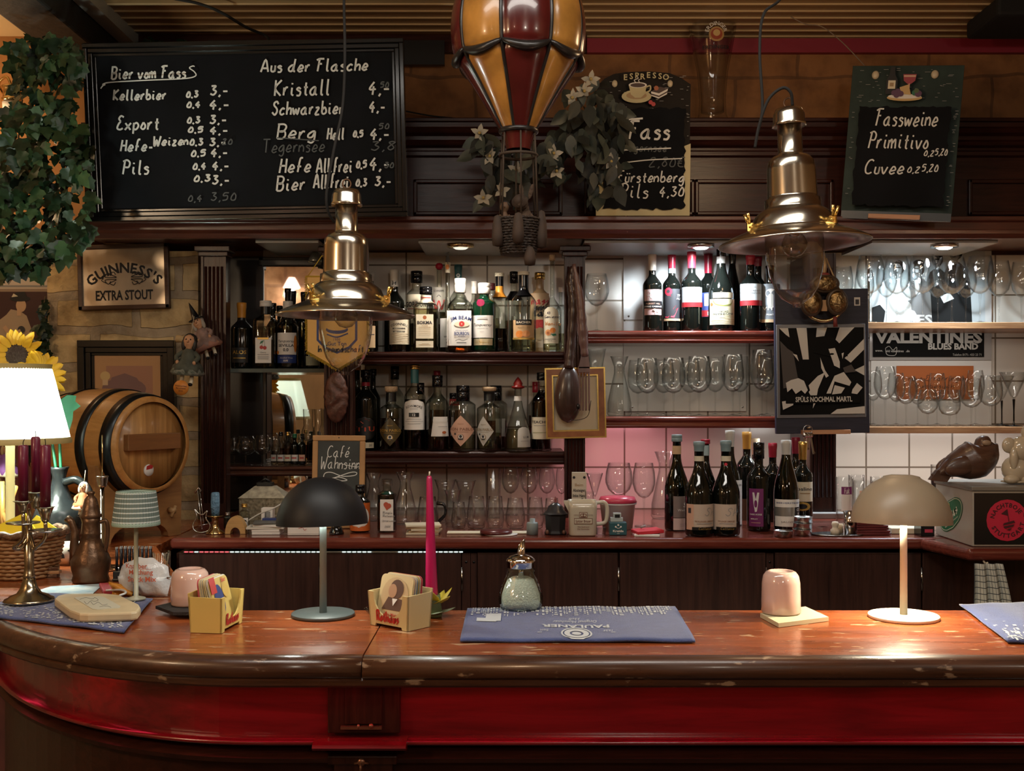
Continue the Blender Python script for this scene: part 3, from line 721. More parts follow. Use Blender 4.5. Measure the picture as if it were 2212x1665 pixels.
# bottles
DARKB = M('dark_bottle', (0.004, 0.005, 0.004), 0.06, spec=0.6)
GREENB = glass('green_bottle', tint=(0.02, 0.075, 0.035), edge=(0.002, 0.01, 0.005), f0=0.06, power=2.2)
GREEND = M('deep_green_bottle', (0.003, 0.022, 0.010), 0.06, spec=0.6)
AMBER = glass('amber_liquid', tint=(0.42, 0.15, 0.03), edge=(0.08, 0.02, 0.004), f0=0.03, power=2.0, amt=0.3)
BROWNL = glass('brown_liquid', tint=(0.16, 0.045, 0.012), edge=(0.02, 0.006, 0.002), f0=0.03, power=2.0, amt=0.3)
PALEL = glass('pale_liquid', tint=(0.75, 0.72, 0.55), edge=(0.25, 0.24, 0.18), f0=0.03, power=2.0, amt=0.3)
REDL = glass('red_liquid', tint=(0.20, 0.02, 0.015), edge=(0.03, 0.003, 0.002), f0=0.03, power=2.0, amt=0.3)
REDCAP = M('red_capsule', (0.30, 0.015, 0.035), 0.3)
WHCAP = M('white_capsule', (0.66, 0.63, 0.58), 0.4)
ORCAP = M('orange_capsule', (0.62, 0.26, 0.03), 0.4)
CORK = M('cork', (0.55, 0.40, 0.25), 0.8, var=0.2, vs=200)
LCREAM = M('cream_label', (0.68, 0.62, 0.47), 0.6); LWHITE = M('white_label', (0.72, 0.70, 0.66), 0.55)
LGREY = M('silver_label', (0.5, 0.49, 0.45), 0.4); LPINK = M('rose_label', (0.62, 0.38, 0.28), 0.45)
LBEIGE = M('beige_label', (0.55, 0.38, 0.22), 0.6); LPURP = M('plum_label', (0.17, 0.02, 0.12), 0.5)
TEALC = M('teal_capsule', (0.02, 0.10, 0.11), 0.4); GOLDL = M('gold_ink', (0.52, 0.33, 0.08), 0.35, 0.6)
def NRM(items, x0, z0, hw, h):
 out = []
 for it in items:
  k = it[0]
  if k == 't': out.append(('t', it[1], x0 + it[2] * hw, z0 + it[3] * h, it[4] * h, it[5], it[6] if len(it) > 6 else 0.0, it[7] if len(it) > 7 else 0.0, (it[8] * 2 * hw) if len(it) > 8 and it[8] else None))
  elif k == 'r': out.append(('r', x0 + it[1] * hw, z0 + it[2] * h, it[3] * 2 * hw, it[4] * h, it[5]))
  elif k == 's': out.append(('s', x0 + it[1] * hw, z0 + it[2] * h, it[3] * 2 * hw, it[4] * h, it[5], it[6]))
  elif k == 'd': out.append(('d', x0 + it[1] * hw, z0 + it[2] * h, it[3] * h, it[4]) + ((it[5] * h,) if len(it) > 5 else ()))
  elif k == 'o': out.append(('o', x0 + it[1] * hw, z0 + it[2] * h, it[3] * h, it[4] * h, it[5]))
  elif k == 'p': out.append(('p', [(x0 + a * hw, z0 + b * h) for a, b in it[1]], it[2]))
  elif k == 'l': out.append(('l', [(x0 + a * hw, z0 + b * h) for a, b in it[1]], it[2] * h, it[3]))
  elif k == 'h': out.append(('h', it[1], x0 + it[2] * hw, z0 + it[3] * h, it[4] * h, it[5] * h, it[6]) + tuple(it[7:]))
  elif k == 'a': out.append(('a', it[1], x0 + it[2] * hw, z0 + it[3] * h, it[4] * h, it[5] * h, it[6], it[7], it[8]) + tuple(it[9:]))
 return out
SHAPES = {
 'bordeaux': (0.60, 0.74, 0.37), 'burgundy': (0.42, 0.80, 0.34), 'spirit': (0.62, 0.77, 0.36), 'longneck': (0.45, 0.60, 0.24),
 'squat': (0.70, 0.80, 0.42), 'cone': (0.10, 0.86, 0.26), 'riesling': (0.40, 0.86, 0.34), 'slim': (0.80, 0.90, 0.55)}
def bprof(R0, h, typ):
 s, n, q = SHAPES[typ]; rn = R0 * q
 P = [(0, 0.003), (R0 * 0.8, 0.0), (R0 * 0.95, 0.002), (R0, 0.008), (R0, h * s * 0.5), (R0, h * s)]
 for i in range(1, 10):
  t = i / 9; P.append((rn + (R0 - rn) * (0.5 + 0.5 * math.cos(PI * t)) ** (0.8 if typ != 'burgundy' else 1.15), h * (s + (n - s) * t)))
 P += [(rn, h * 0.985), (rn * 1.12, h * 0.987), (rn * 1.12, h), (0, h)]
 return P, rn
def rad_at(P, z):
 for (r0, z0), (r1, z1) in zip(P, P[1:]):
  if z0 <= z <= z1 and z1 > z0: return r0 + (r1 - r0) * (z - z0) / (z1 - z0)
 return P[-2][0]
def B(px, ty, w, Y, z, label, body=None, typ='spirit', cap=None, neck=(), liq=None, labs=(), sq=0.0, yaw=0.0, group=None, cat='bottle', name='bottle', shiftlab=0.0):
 R0 = S_(w / 2, Y); x = X_(px, Y); h = Z_(ty, Y) - z
 t = thing(name, label, cat, (x, Y, z + 0.0008), group=group)
 body = body or GLB
 P, rn = bprof(R0, h, typ)
 MB().lathe(P, 32, sq=sq, a0=PI / 4 if False else 0).build('glass_body', body, t)
 if liq:
  lv = liq[1]; Q = [(0, 0.006)]
  Q += [(max(0, r - 0.0022), zz) for r, zz in P[1:] if 0.006 < zz < h * lv]
  Q = [(0, 0.006), (R0 * 0.9, 0.007)] + [q for q in Q[1:] if q[1] > 0.0075]
  rl = rad_at(P, h * lv) - 0.0022
  Q += [(rl, h * lv), (0, h * lv)]
  MB().lathe(Q, 24, sq=sq).build('liquid', liq[0], t)
 if cap:
  cm, ch, kind = cap[0], S_(cap[1], Y), cap[2] if len(cap) > 2 else 'cap'
  rc = rn * 1.18 + 0.0006
  if kind == 'capsule': CP = [(rn + 0.0008, h - ch), (rn * 1.05 + 0.0008, h - ch * 0.5), (rc, h - 0.010), (rc, h + 0.0005), (rc * 0.85, h + 0.0015), (0, h + 0.0015)]
  elif kind == 'ball': CP = [(rn * 0.8, h - 0.002), (rn * 1.5, h + ch * 0.25), (rn * 1.6, h + ch * 0.55), (rn * 1.1, h + ch * 0.9), (0, h + ch)]
  elif kind == 'cork': CP = [(rn * 0.85, h - 0.002), (rn * 0.9, h), (rn * 1.3, h + 0.001), (rn * 1.35, h + ch * 0.9), (rn * 1.25, h + ch), (0, h + ch)]
  elif kind == 'spike': CP = [(rn * 1.1, h - 0.004), (rn * 1.9, h), (rn * 1.9, h + ch * 0.12), (rn * 1.2, h + ch * 0.2), (rn * 1.35, h + ch * 0.4), (rn * 0.7, h + ch * 0.75), (0, h + ch)]
  else: CP = [(rc, h - ch), (rc * 1.05, h - ch + 0.001), (rc * 1.05, h - ch * 0.45), (rc * 1.0, h - ch * 0.42), (rc * 1.05, h - ch * 0.38), (rc * 1.05, h), (rc * 0.95, h + 0.0015), (0, h + 0.0015)]
  MB().lathe(CP, 24).build('cap', cm, t)
 for nk in neck:
  z1, z0 = Z_(nk[0], Y) - z, Z_(nk[1], Y) - z
  m = MB(); k = 6; rr = [(rad_at(P, z0 + (z1 - z0) * i / k) + 0.0009, z0 + (z1 - z0) * i / k) for i in range(k + 1)]
  m.lathe(rr, 24); o = m.build('neck_label', nk[2], t)
  if len(nk) > 3: decals(NRM(nk[3], 0, z0, rn, z1 - z0), roundmap(rr[3][0]), None, o, None, off0=0.0005)
 for lb in labs:
  yt, yb, wl, dx, shp, mt, items = lb
  z1, z0 = Z_(yt, Y) - z, Z_(yb, Y) - z; hw = S_(wl / 2, Y); a = S_(dx, Y)
  rl = R0
  if typ == 'cone': rl = rad_at(P, (z0 + z1) / 2)
  if sq: mp = flatmap(-R0 * 1.002); x0 = a
  else:
   s0 = max(-0.97, min(0.97, (a - hw) / rl)); s1 = max(-0.97, min(0.97, (a + hw) / rl)); a0, a1 = math.asin(s0) * rl, math.asin(s1) * rl
   if typ == 'cone':
    zc0, zc1 = z0, z1
    def mp(xx, zz, off, P=P, yaw=yaw, rl=rl):
     r = rad_at(P, zz); an = xx / rl + yaw
     return ((r + off) * math.sin(an), -(r + off) * math.cos(an), zz)
   else: mp = roundmap(rl, yaw)
   x0 = (a0 + a1) / 2; hw = (a1 - a0) / 2
  o = decals(NRM(items, x0, z0, hw, z1 - z0), mp, (x0, (z0 + z1) / 2, 2 * hw, z1 - z0, shp), t, mt)
 return t
K = BLACKG
# left bay, upper shelf
z = SH['l_up']; Yb = 3.93
B(522, 655, 46, Yb, z, 'dark bottle with orange capsule, first on the glass shelf beside the fluted post', DARKB, 'bordeaux', (ORCAP, 34, 'capsule'), neck=[(687, 708, BLACK)], labs=[(752, 784, 34, 0, 'rect', M('black_label', (0.012, 0.011, 0.010), 0.5), [('t', 'ALOS', 0, 0.7, 0.34, GOLDL, 0.02, 0, 0.8), ('r', 0, 0.3, 0.7, 0.06, GOLDL)])])
B(574, 651, 48, Yb - 0.01, z, 'square clear bottle with cherry picture label on the glass shelf', GLB, 'squat', (WHCAP, 12), neck=[(660, 679, BLACK)], liq=(PALEL, 0.62), sq=0.8,
 labs=[(731, 785, 34, 0, 'rect', LWHITE, [('d', -0.22, 0.62, 0.075, REDP), ('d', 0.2, 0.60, 0.075, REDP), ('l', [(-0.2, 0.68), (0.1, 0.9), (0.2, 0.66)], 0.012, GREENP), ('p', [(0.1, 0.9), (-0.3, 0.86), (-0.45, 0.74), (-0.1, 0.8)], GREENP), ('t', 'Cherry', 0, 0.42, 0.08, DGREY), ('r', 0, 0.34, 0.7, 0.015, GREY), ('r', 0, 0.22, 0.68, 0.14, M('pale_grey_print', (0.5, 0.49, 0.47), 0.6)), ('r', 0, 0.97, 0.7, 0.07, GOLDL)])])
B(590, 656, 30, 4.02, z, 'dark bottle with black cap standing behind the cherry label bottle', DARKB, 'spirit', (K, 16))
B(622, 652, 46, Yb, z, 'clear bottle with blue footed white label beside the cherry bottle', GLB, 'spirit', (WHCAP, 22), liq=(PALEL, 0.7),
 labs=[(720, 767, 40, 0, 'rect', LWHITE, [('t', 'Tanqueray', 0, 0.62, 0.16, DGREY, 0.01, 0.25, 0.8), ('t', 'SEVILLA', 0, 0.42, 0.17, DGREY, 0.02, 0, 0.72), ('t', '0.0', 0, 0.22, 0.2, DGREY, 0.03), ('s', 0.85, 0.5, 0.16, 0.8, 'oval', ORANGE), ('s', -0.85, 0.1, 0.2, 0.16, 'oval', ORANGE)]), (768, 785, 40, 0, 'rect', BLUEP, [('t', 'Alcohol Free', 0, 0.65, 0.2, PAPER, 0, 0.2, 0.6), ('t', '0.0%', 0, 0.3, 0.3, PAPER, 0.02, 0.2)])])
B(622, 624, 32, 4.03, z, 'tall dark bottle with black capsule behind the blue footed label bottle', DARKB, 'bordeaux', (K, 26, 'capsule'))
B(657, 632, 34, 4.02, z, 'dark bottle with black capsule between mirror edge and brass pendant lamp', DARKB, 'bordeaux', (K, 24, 'capsule'))
B(673, 660, 36, 3.92, z, 'dark bottle half hidden behind the yellow fringed pennant', DARKB, 'spirit', (K, 20), labs=[(770, 790, 30, 6, 'rect', M('grey_green_label', (0.25, 0.27, 0.2), 0.6), [])])
# centre bay, upper shelf
z = SH['c_up']; Yf, Yr = 3.91, 4.03
B(802, 590, 30, Yr, z, 'bottle with small white cap behind the shade of the brass pendant lamp', GLB, 'spirit', (WHCAP, 18), liq=(BROWNL, 0.5))
B(797, 640, 38, Yf, z, 'amber bottle with tan label just right of the hanging glass bulb', GLB, 'spirit', (K, 20), liq=(BROWNL, 0.6), labs=[(705, 752, 26, 2, 'rect', LBEIGE, [('r', 0, 0.6, 0.8, 0.04, DGREY)])])
B(852, 584, 44, Yr, z, 'dark bottle with white capsule bearing a little black animal', DARKB, 'bordeaux', (WHCAP, 36, 'capsule'), neck=[(606, 618, WHCAP, [('p', [(-0.5, 0.1), (-0.4, 0.7), (-0.55, 0.95), (-0.2, 0.8), (0.45, 0.7), (0.6, 0.9), (0.5, 0.1), (0.3, 0.1), (0.3, 0.4), (-0.2, 0.4), (-0.25, 0.1)], BLACK)])])
B(864, 668, 47, Yf, z, 'squat jar of dark spirit with large cream paper label under lamp shade', GLB, 'slim', (STEEL, 12), liq=(BROWNL, 0.72),
 labs=[(692, 745, 42, 0, 'rect', LCREAM, [('a', "O'DONNELL", 0, -0.1, 0.92, 0.135, DGREY, PI / 2, 1, 0.02), ('t', 'MOONSHINE', 0, 0.64, 0.09, DGREY, 0.02), ('t', 'BITTERROSE', 0, 0.52, 0.09, DGREY, 0.02)] + [('r', 0, 0.42 - i * 0.08, 0.8, 0.014, TAN) for i in range(5)])])
B(900, 587, 48, Yr, z, 'broad clear gin bottle with black cap in the second row', GLB, 'squat', (K, 24), liq=(PALEL, 0.5), labs=[(638, 700, 44, 0, 'rect', LCREAM, [('t', 'GORDON', 0, 0.66, 0.24, DGREY, 0.03, 0, 0.9), ('r', 0, 0.5, 0.9, 0.02, REDP)])])
B(920, 621, 52, Yf, z, 'square clear bottle with cream label and black neck beside moonshine jar', GLB, 'squat', (K, 15), neck=[(639, 656, LCREAM, [('r', 0, 0.7, 1.2, 0.1, REDP)])], liq=(PALEL, 0.66), sq=0.7,
 labs=[(681, 733, 37, -0.5, 'rect', LCREAM, [('d', 0, 0.87, 0.08, M('rust_print', (0.35, 0.10, 0.03), 0.5)), ('t', 'BOKMA', 0, 0.66, 0.19, DGREY, 0.03, 0, 0.86), ('t', 'JONGE', 0, 0.54, 0.08, TAN, 0.01), ('t', 'GRAANJENEVER', 0, 0.46, 0.07, TAN, 0.01)] + [('r', 0, 0.36 - i * 0.07, 0.7, 0.012, TAN) for i in range(4)]), (738, 752, 37, -0.5, 'rect', LCREAM, [('r', 0, 0.4, 0.7, 0.06, TAN), ('r', 0.1, 0.6, 0.4, 0.05, TAN)])])
B(949, 582, 30, Yr + 0.03, z, 'slim clear schnapps bottle with round red knob stopper', GLB, 'spirit', (M('red_knob', (0.35, 0.01, 0.03), 0.25), 14, 'ball'), liq=(PALEL, 0.6), labs=[(622, 675, 25, 0, 'rect', M('clear_print', (0.42, 0.40, 0.36), 0.4), [('l', [(-0.3, 0.6), (0, 0.68), (0.3, 0.6)], 0.02, DGREY), ('t', 'SCHNAPPS', 0, 0.85, 0.12, DGREY, 0.01, 0, 0.8), ('l', [(-0.8, 0.5), (-0.4, 0.1), (0, 0.45), (0.4, 0.1), (0.8, 0.5)], 0.05, REDP)])])
t = B(967, 568, 40, Yr - 0.06, z, 'very tall pear brandy bottle with metal pourer', GLB, 'longneck', (LCREAM, 22, 'capsule'), liq=(PALEL, 0.4),
 labs=[(689, 751, 34, 2, 'rect', LWHITE, [('t', 'WILL', -0.2, 0.36, 0.10, DGREY, 0.01), ('t', 'CHE', 0, 0.26, 0.10, DGREY, 0.01), ('t', 'KEN', 0, 0.16, 0.10, DGREY, 0.01), ('d', 0.1, 0.55, 0.06, ORANGE, 0.1)])])
hh = Z_(568, Yr - 0.06) - z
m = MB(); m.lathe([(0.008, hh), (0.007, hh + 0.016), (0.0045, hh + 0.02), (0.004, hh + 0.036), (0, hh + 0.036)], 12); m.tube([(0, 0, hh + 0.02), (0.006, 0, hh + 0.05)], 0.003); m.build('pourer', STEEL, t)
decals([('d', 0, hh - 0.016, 0.006, ORANGE, 0.009), ('l', [(0, hh - 0.006), (0.001, hh - 0.002), (-0.002, hh + 0.001)], 0.0015, BLACK)], roundmap(0.0125), None, t, None, name='pear_print')
B(990, 573, 38, Yr + 0.02, z, 'bottle with dark teal capsule standing behind the bourbon bottle', GLB, 'bordeaux', (TEALC, 30, 'capsule'), neck=[(590, 600, TEALC, [('o', 0, 0.4, 0.2, 0.42, LWHITE)])], liq=(AMBER, 0.5))
B(994, 603, 53, Yf - 0.02, z, 'bourbon bottle with big white label and white cap', GLB, 'spirit', (WHCAP, 30), liq=(AMBER, 0.35), sq=0.45,
 labs=[(673, 748, 52, -1, 'rect', LWHITE, [('a', 'JIM BEAM', 0.14, 0.02, 0.78, 0.135, BLUEP, PI / 2, 1, 0.025), ('d', 0.22, 0.62, 0.075, M('seal_red', (0.5, 0.04, 0.04), 0.5)), ('o', 0.22, 0.62, 0.03, 0.045, LCREAM), ('s', 0.22, 0.61, 0.62, 0.17, 'oval', LCREAM), ('d', 0.22, 0.62, 0.078, M('seal_red', (0, 0, 0))), ('t', 'B', 0.22, 0.62, 0.06, LCREAM, 0.02), ('t', 'KENTUCKY STRAIGHT', 0.22, 0.43, 0.035, BLUEP, 0.01), ('t', 'BOURBON', 0.22, 0.345, 0.14, BLUEP, 0.02, 0, 0.6), ('t', 'WHISKEY', 0.22, 0.26, 0.05, BLUEP, 0.01), ('l', [(-0.3, 0.14), (0, 0.18), (0.3, 0.14), (0.7, 0.19)], 0.012, DGREY), ('r', 0.2, 0.08, 0.4, 0.02, DGREY), ('r', -0.66, 0.5, 0.006, 0.9, DGREY), ('r', -0.82, 0.5, 0.06, 0.7, M('pale_grey_print', (0, 0, 0)))])])
B(1024, 609, 28, Yr, z, 'small amber bottle with white cap right behind the bourbon bottle', GLB, 'spirit', (WHCAP, 26), liq=(AMBER, 0.62))
B(1061, 613, 38, Yr, z, 'clear bottle with dark red cap behind the green gin bottle', GLB, 'spirit', (M('maroon_cap', (0.06, 0.008, 0.01), 0.4), 14), liq=(PALEL, 0.5))
B(1046, 613, 50, Yf - 0.01, z, 'green gin bottle with white label and red wax seal', GREEND, 'squat', (WHCAP, 22), neck=[(624, 636, LGREY)],
 labs=[(683, 731, 43, -2, 'rect', LWHITE, [('t', 'Tanqueray', 0, 0.58, 0.17, DGREY, 0.005, 0.3, 0.84), ('t', 'LONDON DRY GIN', 0, 0.42, 0.06, GREY), ('t', 'EXPORT', 0, 0.28, 0.05, GREY), ('r', 0, 0.88, 0.4, 0.1, M('pale_grey_print', (0, 0, 0)))]), (733, 747, 40, -2, 'rect', M('champagne_foil', (0.55, 0.47, 0.30), 0.3, 0.4), [('t', 'Ch.Tanqueray', 0, 0.5, 0.4, GOLDL, 0, 0.3, 0.7)]), (648, 664, 17, -7, 'oval', M('wax_red', (0.22, 0.01, 0.05), 0.35), [])])
B(1079, 591, 44, Yf + 0.05, z, 'clear bottle with long gold and black capsule beside the green gin', GLB, 'spirit', (LCREAM, 7), neck=[(598, 619, K), (619, 643, ORCAP)], liq=(BROWNL, 0.3))
B(1110, 588, 40, Yr, z, 'clear bottle with tall black cap in the row behind apricot brandy', GLB, 'spirit', (K, 24), neck=[(630, 648, BLACK)], liq=(PALEL, 0.4))
B(1131, 588, 54, Yf - 0.01, z, 'round shouldered apricot brandy bottle with slanted fruit label', GLB, 'spirit', (LCREAM, 7), neck=[(596, 640, K)], liq=(PALEL, 0.28),
 labs=[(693, 735, 44, 0, 'rect', M('apricot_label', (0.50, 0.32, 0.16), 0.5), [('r', 0, 0.88, 0.7, 0.28, BLACK), ('t', 'BACHER', 0, 0.88, 0.15, LCREAM, 0.02, 0, 0.62), ('t', 'MARILLEN', 0, 0.62, 0.14, TAN, 0.01), ('d', -0.35, 0.28, 0.2, ORANGE, 0.18), ('d', 0.2, 0.3, 0.2, M('apricot_print', (0.65, 0.28, 0.10), 0.5), 0.17), ('r', 0, 0.05, 1.0, 0.08, GOLDL)])])
B(1166, 590, 42, Yr - 0.03, z, 'tan spirit bottle with red and black old lettering and gold cap', M('tan_glass', (0.42, 0.27, 0.14), 0.15), 'squat', (GOLD, 14),
 labs=[(635, 752, 39, 0, 'rect', LBEIGE, [('h', 'nassl', -0.8, 0.8, 0.13, 0.035, REDP, 0, 0.9, R(40)), ('h', 'sms', -0.5, 0.68, 0.13, 0.035, BLACK, 0, 0.9, R(40)), ('h', 'tan', -0.6, 0.58, 0.13, 0.035, BLACK, 0, 0.9, R(40)), ('r', 0, 0.43, 0.7, 0.16, REDP), ('d', 0.2, 0.43, 0.06, M('seal_red', (0, 0, 0))), ('d', 0, 0.25, 0.09, TAN, 0.12)])])
B(1193, 563, 40, Yf - 0.01, z, 'tall necked liqueur bottle with cork stopper and fruit label', GLB, 'longneck', (CORK, 12, 'cork'), liq=(PALEL, 0.3),
 labs=[(665, 743, 31, -3, 'arch', LCREAM, [('t', '43', -0.2, 0.84, 0.10, DGREY, 0.03), ('h', 'Geniesse', -0.75, 0.70, 0.08, 0.012, DGREY, 0.3, 0.9), ('h', 'Vanille', -0.7, 0.5, 0.10, 0.014, ORANGE, 0.3, 0.9), ('d', -0.25, 0.3, 0.085, M('apricot_print', (0, 0, 0))), ('d', 0.3, 0.36, 0.075, ORANGE), ('d', -0.25, 0.29, 0.04, M('rust_print', (0, 0, 0))), ('p', [(0.1, 0.25), (0.6, 0.27), (0.7, 0.22), (0.3, 0.2)], GREENP), ('r', 0, 0.12, 0.6, 0.012, DGREY), ('t', 'LIKÖR', 0, 0.07, 0.04, DGREY)])])
B(1211, 622, 22, Yr, z, 'small slim bottle with white cap next to the third fluted post', GLB, 'spirit', (WHCAP, 10), liq=(PALEL, 0.3))
# centre bay, lower shelf
z = SH['c_lo']
B(806, 798, 32, Yr, z, 'dark bottle with black cap behind the black bottle with red letters', DARKB, 'spirit', (K, 14))
B(772, 790, 32, Yr + 0.01, z, 'dark bottle with orange ringed cap at the second fluted post', DARKB, 'bordeaux', (ORCAP, 10))
B(790, 800, 48, Yf + 0.03, z, 'black rum bottle with red letters behind the cafe slate', DARKB, 'spirit', (K, 16), neck=[(826, 834, REDCAP)],
 labs=[(900, 952, 44, 0, 'oval', M('black_label', (0, 0, 0)), [('t', 'TTU', 0.1, 0.5, 0.28, M('print_scarlet', (0.5, 0.06, 0.02), 0.5), 0.02, 0, 0.75), ('p', [(-0.3, 0.8), (0.1, 0.92), (0.4, 0.84), (-0.1, 0.72)], M('print_scarlet', (0, 0, 0)))]), (955, 967, 26, 6, 'rect', LCREAM, [('t', '20', 0.4, 0.5, 0.6, DGREY)])])
B(853, 792, 40, Yr, z, 'clear bottle with tall black cap behind the gold diamond label bottle', GLB, 'spirit', (K, 28), liq=(PALEL, 0.5))
DON = lambda ink: [('t', 'PRESENT', 0, 0.72, 0.05, ink), ('t', 'DON PABLO', 0, 0.555, 0.13, ink, 0.012, 0, 0.9), ('r', 0, 0.46, 0.5, 0.01, ink), ('d', 0, 0.3, 0.10, ink), ('d', 0, 0.31, 0.075, LWHITE), ('d', 0, 0.32, 0.045, DGREY, 0.05), ('r', 0, 0.235, 0.16, 0.04, DGREY), ('d', -0.36, 0.4, 0.035, DGREY)]
B(845, 846, 50, Yf - 0.01, z, 'rum bottle with black and gold diamond label', GLB, 'squat', (CORK, 11, 'cork'), neck=[(849, 868, BLACK)], liq=(BROWNL, 0.55), labs=[(902, 963, 46, 0, 'diamond', M('black_gold_label', (0.06, 0.04, 0.012), 0.35), DON(GOLDL))])
B(909, 828, 34, Yr, z, 'bottle with plain black cap behind the whisky with number twelve', GLB, 'spirit', (K, 24), liq=(AMBER, 0.5))
B(896, 789, 46, Yf, z, 'tall whisky bottle with tombstone white label numbered twelve', GLB, 'spirit', (GOLD, 9), neck=[(797, 828, TEALC)], liq=(BROWNL, 0.6),
 labs=[(864, 928, 43, 0, 'arch', LWHITE, [('a', 'BOWMORE', 0, 0.1, 0.7, 0.115, DGREY, PI / 2, 1, 0.01), ('r', 0, 0.5, 0.4, 0.14, BLACK), ('t', '12', 0, 0.5, 0.12, LWHITE, 0.02), ('r', 0, 0.35, 0.6, 0.012, GREY), ('r', 0, 0.28, 0.75, 0.012, GREY), ('r', 0, 0.2, 0.5, 0.012, GREY), ('r', 0, 0.7, 0.3, 0.012, GREY)])])
B(980, 850, 34, Yr, z, 'amber bottle with small red print on clear glass beside red capped one', GLB, 'squat', (K, 14), liq=(AMBER, 0.7), labs=[(862, 876, 20, 2, 'rect', M('red_block', (0.3, 0.02, 0.02), 0.5), [('t', 'AND', 0, 0.5, 0.6, LCREAM, 0.02)])])
B(944, 802, 34, Yr + 0.01, z, 'bottle with shiny red capsule behind the black ribbon label whiskey', GLB, 'spirit', (REDCAP, 28, 'capsule'), liq=(AMBER, 0.5))
B(945, 812, 50, Yf - 0.01, z, 'whiskey bottle with white label under a black ribbon', GLB, 'spirit', (K, 24), liq=(AMBER, 0.3),
 labs=[(900, 942, 36, 6, 'trap', LWHITE, [('p', [(-0.75, 0.70), (-0.9, 0.86), (0.9, 0.86), (0.75, 0.78), (0.9, 0.66), (-0.9, 0.66)], BLACK), ('t', 'KILBEGGAN', 0, 0.77, 0.10, LWHITE, 0.02, 0, 0.7), ('r', 0.2, 0.5, 0.5, 0.02, GREY), ('d', 0.3, 0.2, 0.12, M('rust_print', (0, 0, 0)), 0.07)])])
B(1000, 834, 55, Yf - 0.02, z, 'rum bottle with rose coloured diamond label', GLB, 'squat', (K, 33), neck=[(840, 843, LWHITE)], liq=(PALEL, 0.25), labs=[(897, 963, 52, -2, 'diamond', LPINK, DON(M('copper_ink', (0.25, 0.11, 0.06), 0.5)))])
B(1071, 834, 50, Yr - 0.03, z, 'clear rum bottle half hidden behind the silver diamond label bottle', GLB, 'squat', (K, 32), neck=[(846, 850, LWHITE)], liq=(AMBER, 0.45), labs=[(904, 942, 20, 10, 'rect', LGREY, [])])
B(1057, 845, 54, Yf - 0.02, z, 'rum bottle with silver grey diamond label', GLB, 'squat', (CORK, 9, 'cork'), neck=[(846, 866, BLACK)], liq=(PALEL, 0.3), labs=[(899, 963, 46, -13, 'diamond', LGREY, DON(M('bronze_ink', (0.22, 0.15, 0.06), 0.5)))])
B(1119, 838, 58, Yf - 0.03, z, 'conical bottle with pointed dark red stopper', GLB, 'cone', (M('dark_red_wax', (0.20, 0.012, 0.01), 0.3), 24, 'spike'), neck=[(856, 866, LWHITE)], liq=(PALEL, 0.35), labs=[(922, 965, 26, 12, 'arch', LGREY, [('t', 'LLUM', 0.2, 0.5, 0.14, DGREY, 0.01), ('r', 0, 0.3, 0.6, 0.02, GREY)])])
B(1158, 826, 36, Yr, z, 'bottle with red cap behind the scotch at the framed picture', GLB, 'spirit', (REDCAP, 22), liq=(AMBER, 0.5))
B(1170, 806, 46, Yf - 0.01, z, 'scotch bottle with cream label partly covered by the framed picture', GLB, 'spirit', (K, 16), liq=(BROWNL, 0.78),
 labs=[(901, 948, 42, 0, 'rect', LCREAM, [('t', "TEACHER'S", 0, 0.78, 0.17, DGREY, 0.02, 0, 0.95), ('r', 0, 0.62, 0.7, 0.02, GREY), ('r', 0, 0.3, 0.8, 0.02, M('olive_print', (0.2, 0.22, 0.05), 0.5))])])
# wine bay, upper shelf
z = SH['w_up']; Yw = 3.92
B(1409, 551, 41, Yw, z, 'red wine bottle with pale patterned capsule at the end of the wine shelf', DARKB, 'bordeaux', (M('pale_capsule', (0.55, 0.47, 0.38), 0.35), 34, 'capsule'),
 labs=[(627, 682, 36, 0, 'rect', M('dusty_pink_label', (0.45, 0.30, 0.29), 0.6), [('o', -0.1, 0.62, 0.10, 0.12, LGREY), ('o', 0.1, 0.78, 0.16, 0.18, LGREY), ('o', -0.5, 0.85, 0.08, 0.1, LGREY), ('o', 0.6, 0.65, 0.08, 0.1, LGREY), ('o', 0.3, 0.08, 0.05, 0.07, LGREY), ('r', 0, 0.40, 1.0, 0.29, BLACK), ('t', 'FOREST HILL', 0, 0.44, 0.08, LPINK, 0.01, 0, 0.7), ('t', 'SHIRAZ CABERNET', 0, 0.33, 0.08, LWHITE, 0.01, 0, 0.9), ('d', 0.1, 0.2, 0.05, LPINK)])])
B(1451, 552, 40, Yw + 0.02, z, 'wine bottle with red ribbon painted on a black label', DARKB, 'bordeaux', (REDCAP, 29, 'capsule'), neck=[(581, 591, M('pale_blue_label', (0.36, 0.5, 0.54), 0.5))],
 labs=[(626, 695, 40, 2, 'rect', M('charcoal_label', (0.035, 0.035, 0.04), 0.5), [('o', -0.5, 0.92, 0.055, 0.12, M('ribbon_red', (0.62, 0.03, 0.06), 0.5)), ('p', [(-0.6, 0.80), (-0.3, 0.8), (0.9, 0.25), (0.9, 0.05), (0.3, 0.35)], M('ribbon_red', (0, 0, 0))), ('p', [(0.2, 0.5), (0.0, 0.42), (-0.8, 0.12), (-0.5, 0.1)], M('ribbon_red', (0, 0, 0))), ('p', [(0.4, 0.42), (0.2, 0.38), (-0.3, 0.12), (0.0, 0.1)], M('ribbon_red', (0, 0, 0))), ('t', 'ZIP', 0.45, 0.8, 0.1, LGREY), ('t', 'AUF', 0.45, 0.7, 0.1, LGREY), ('r', 0.1, 0.04, 1.0, 0.07, LBEIGE)])])
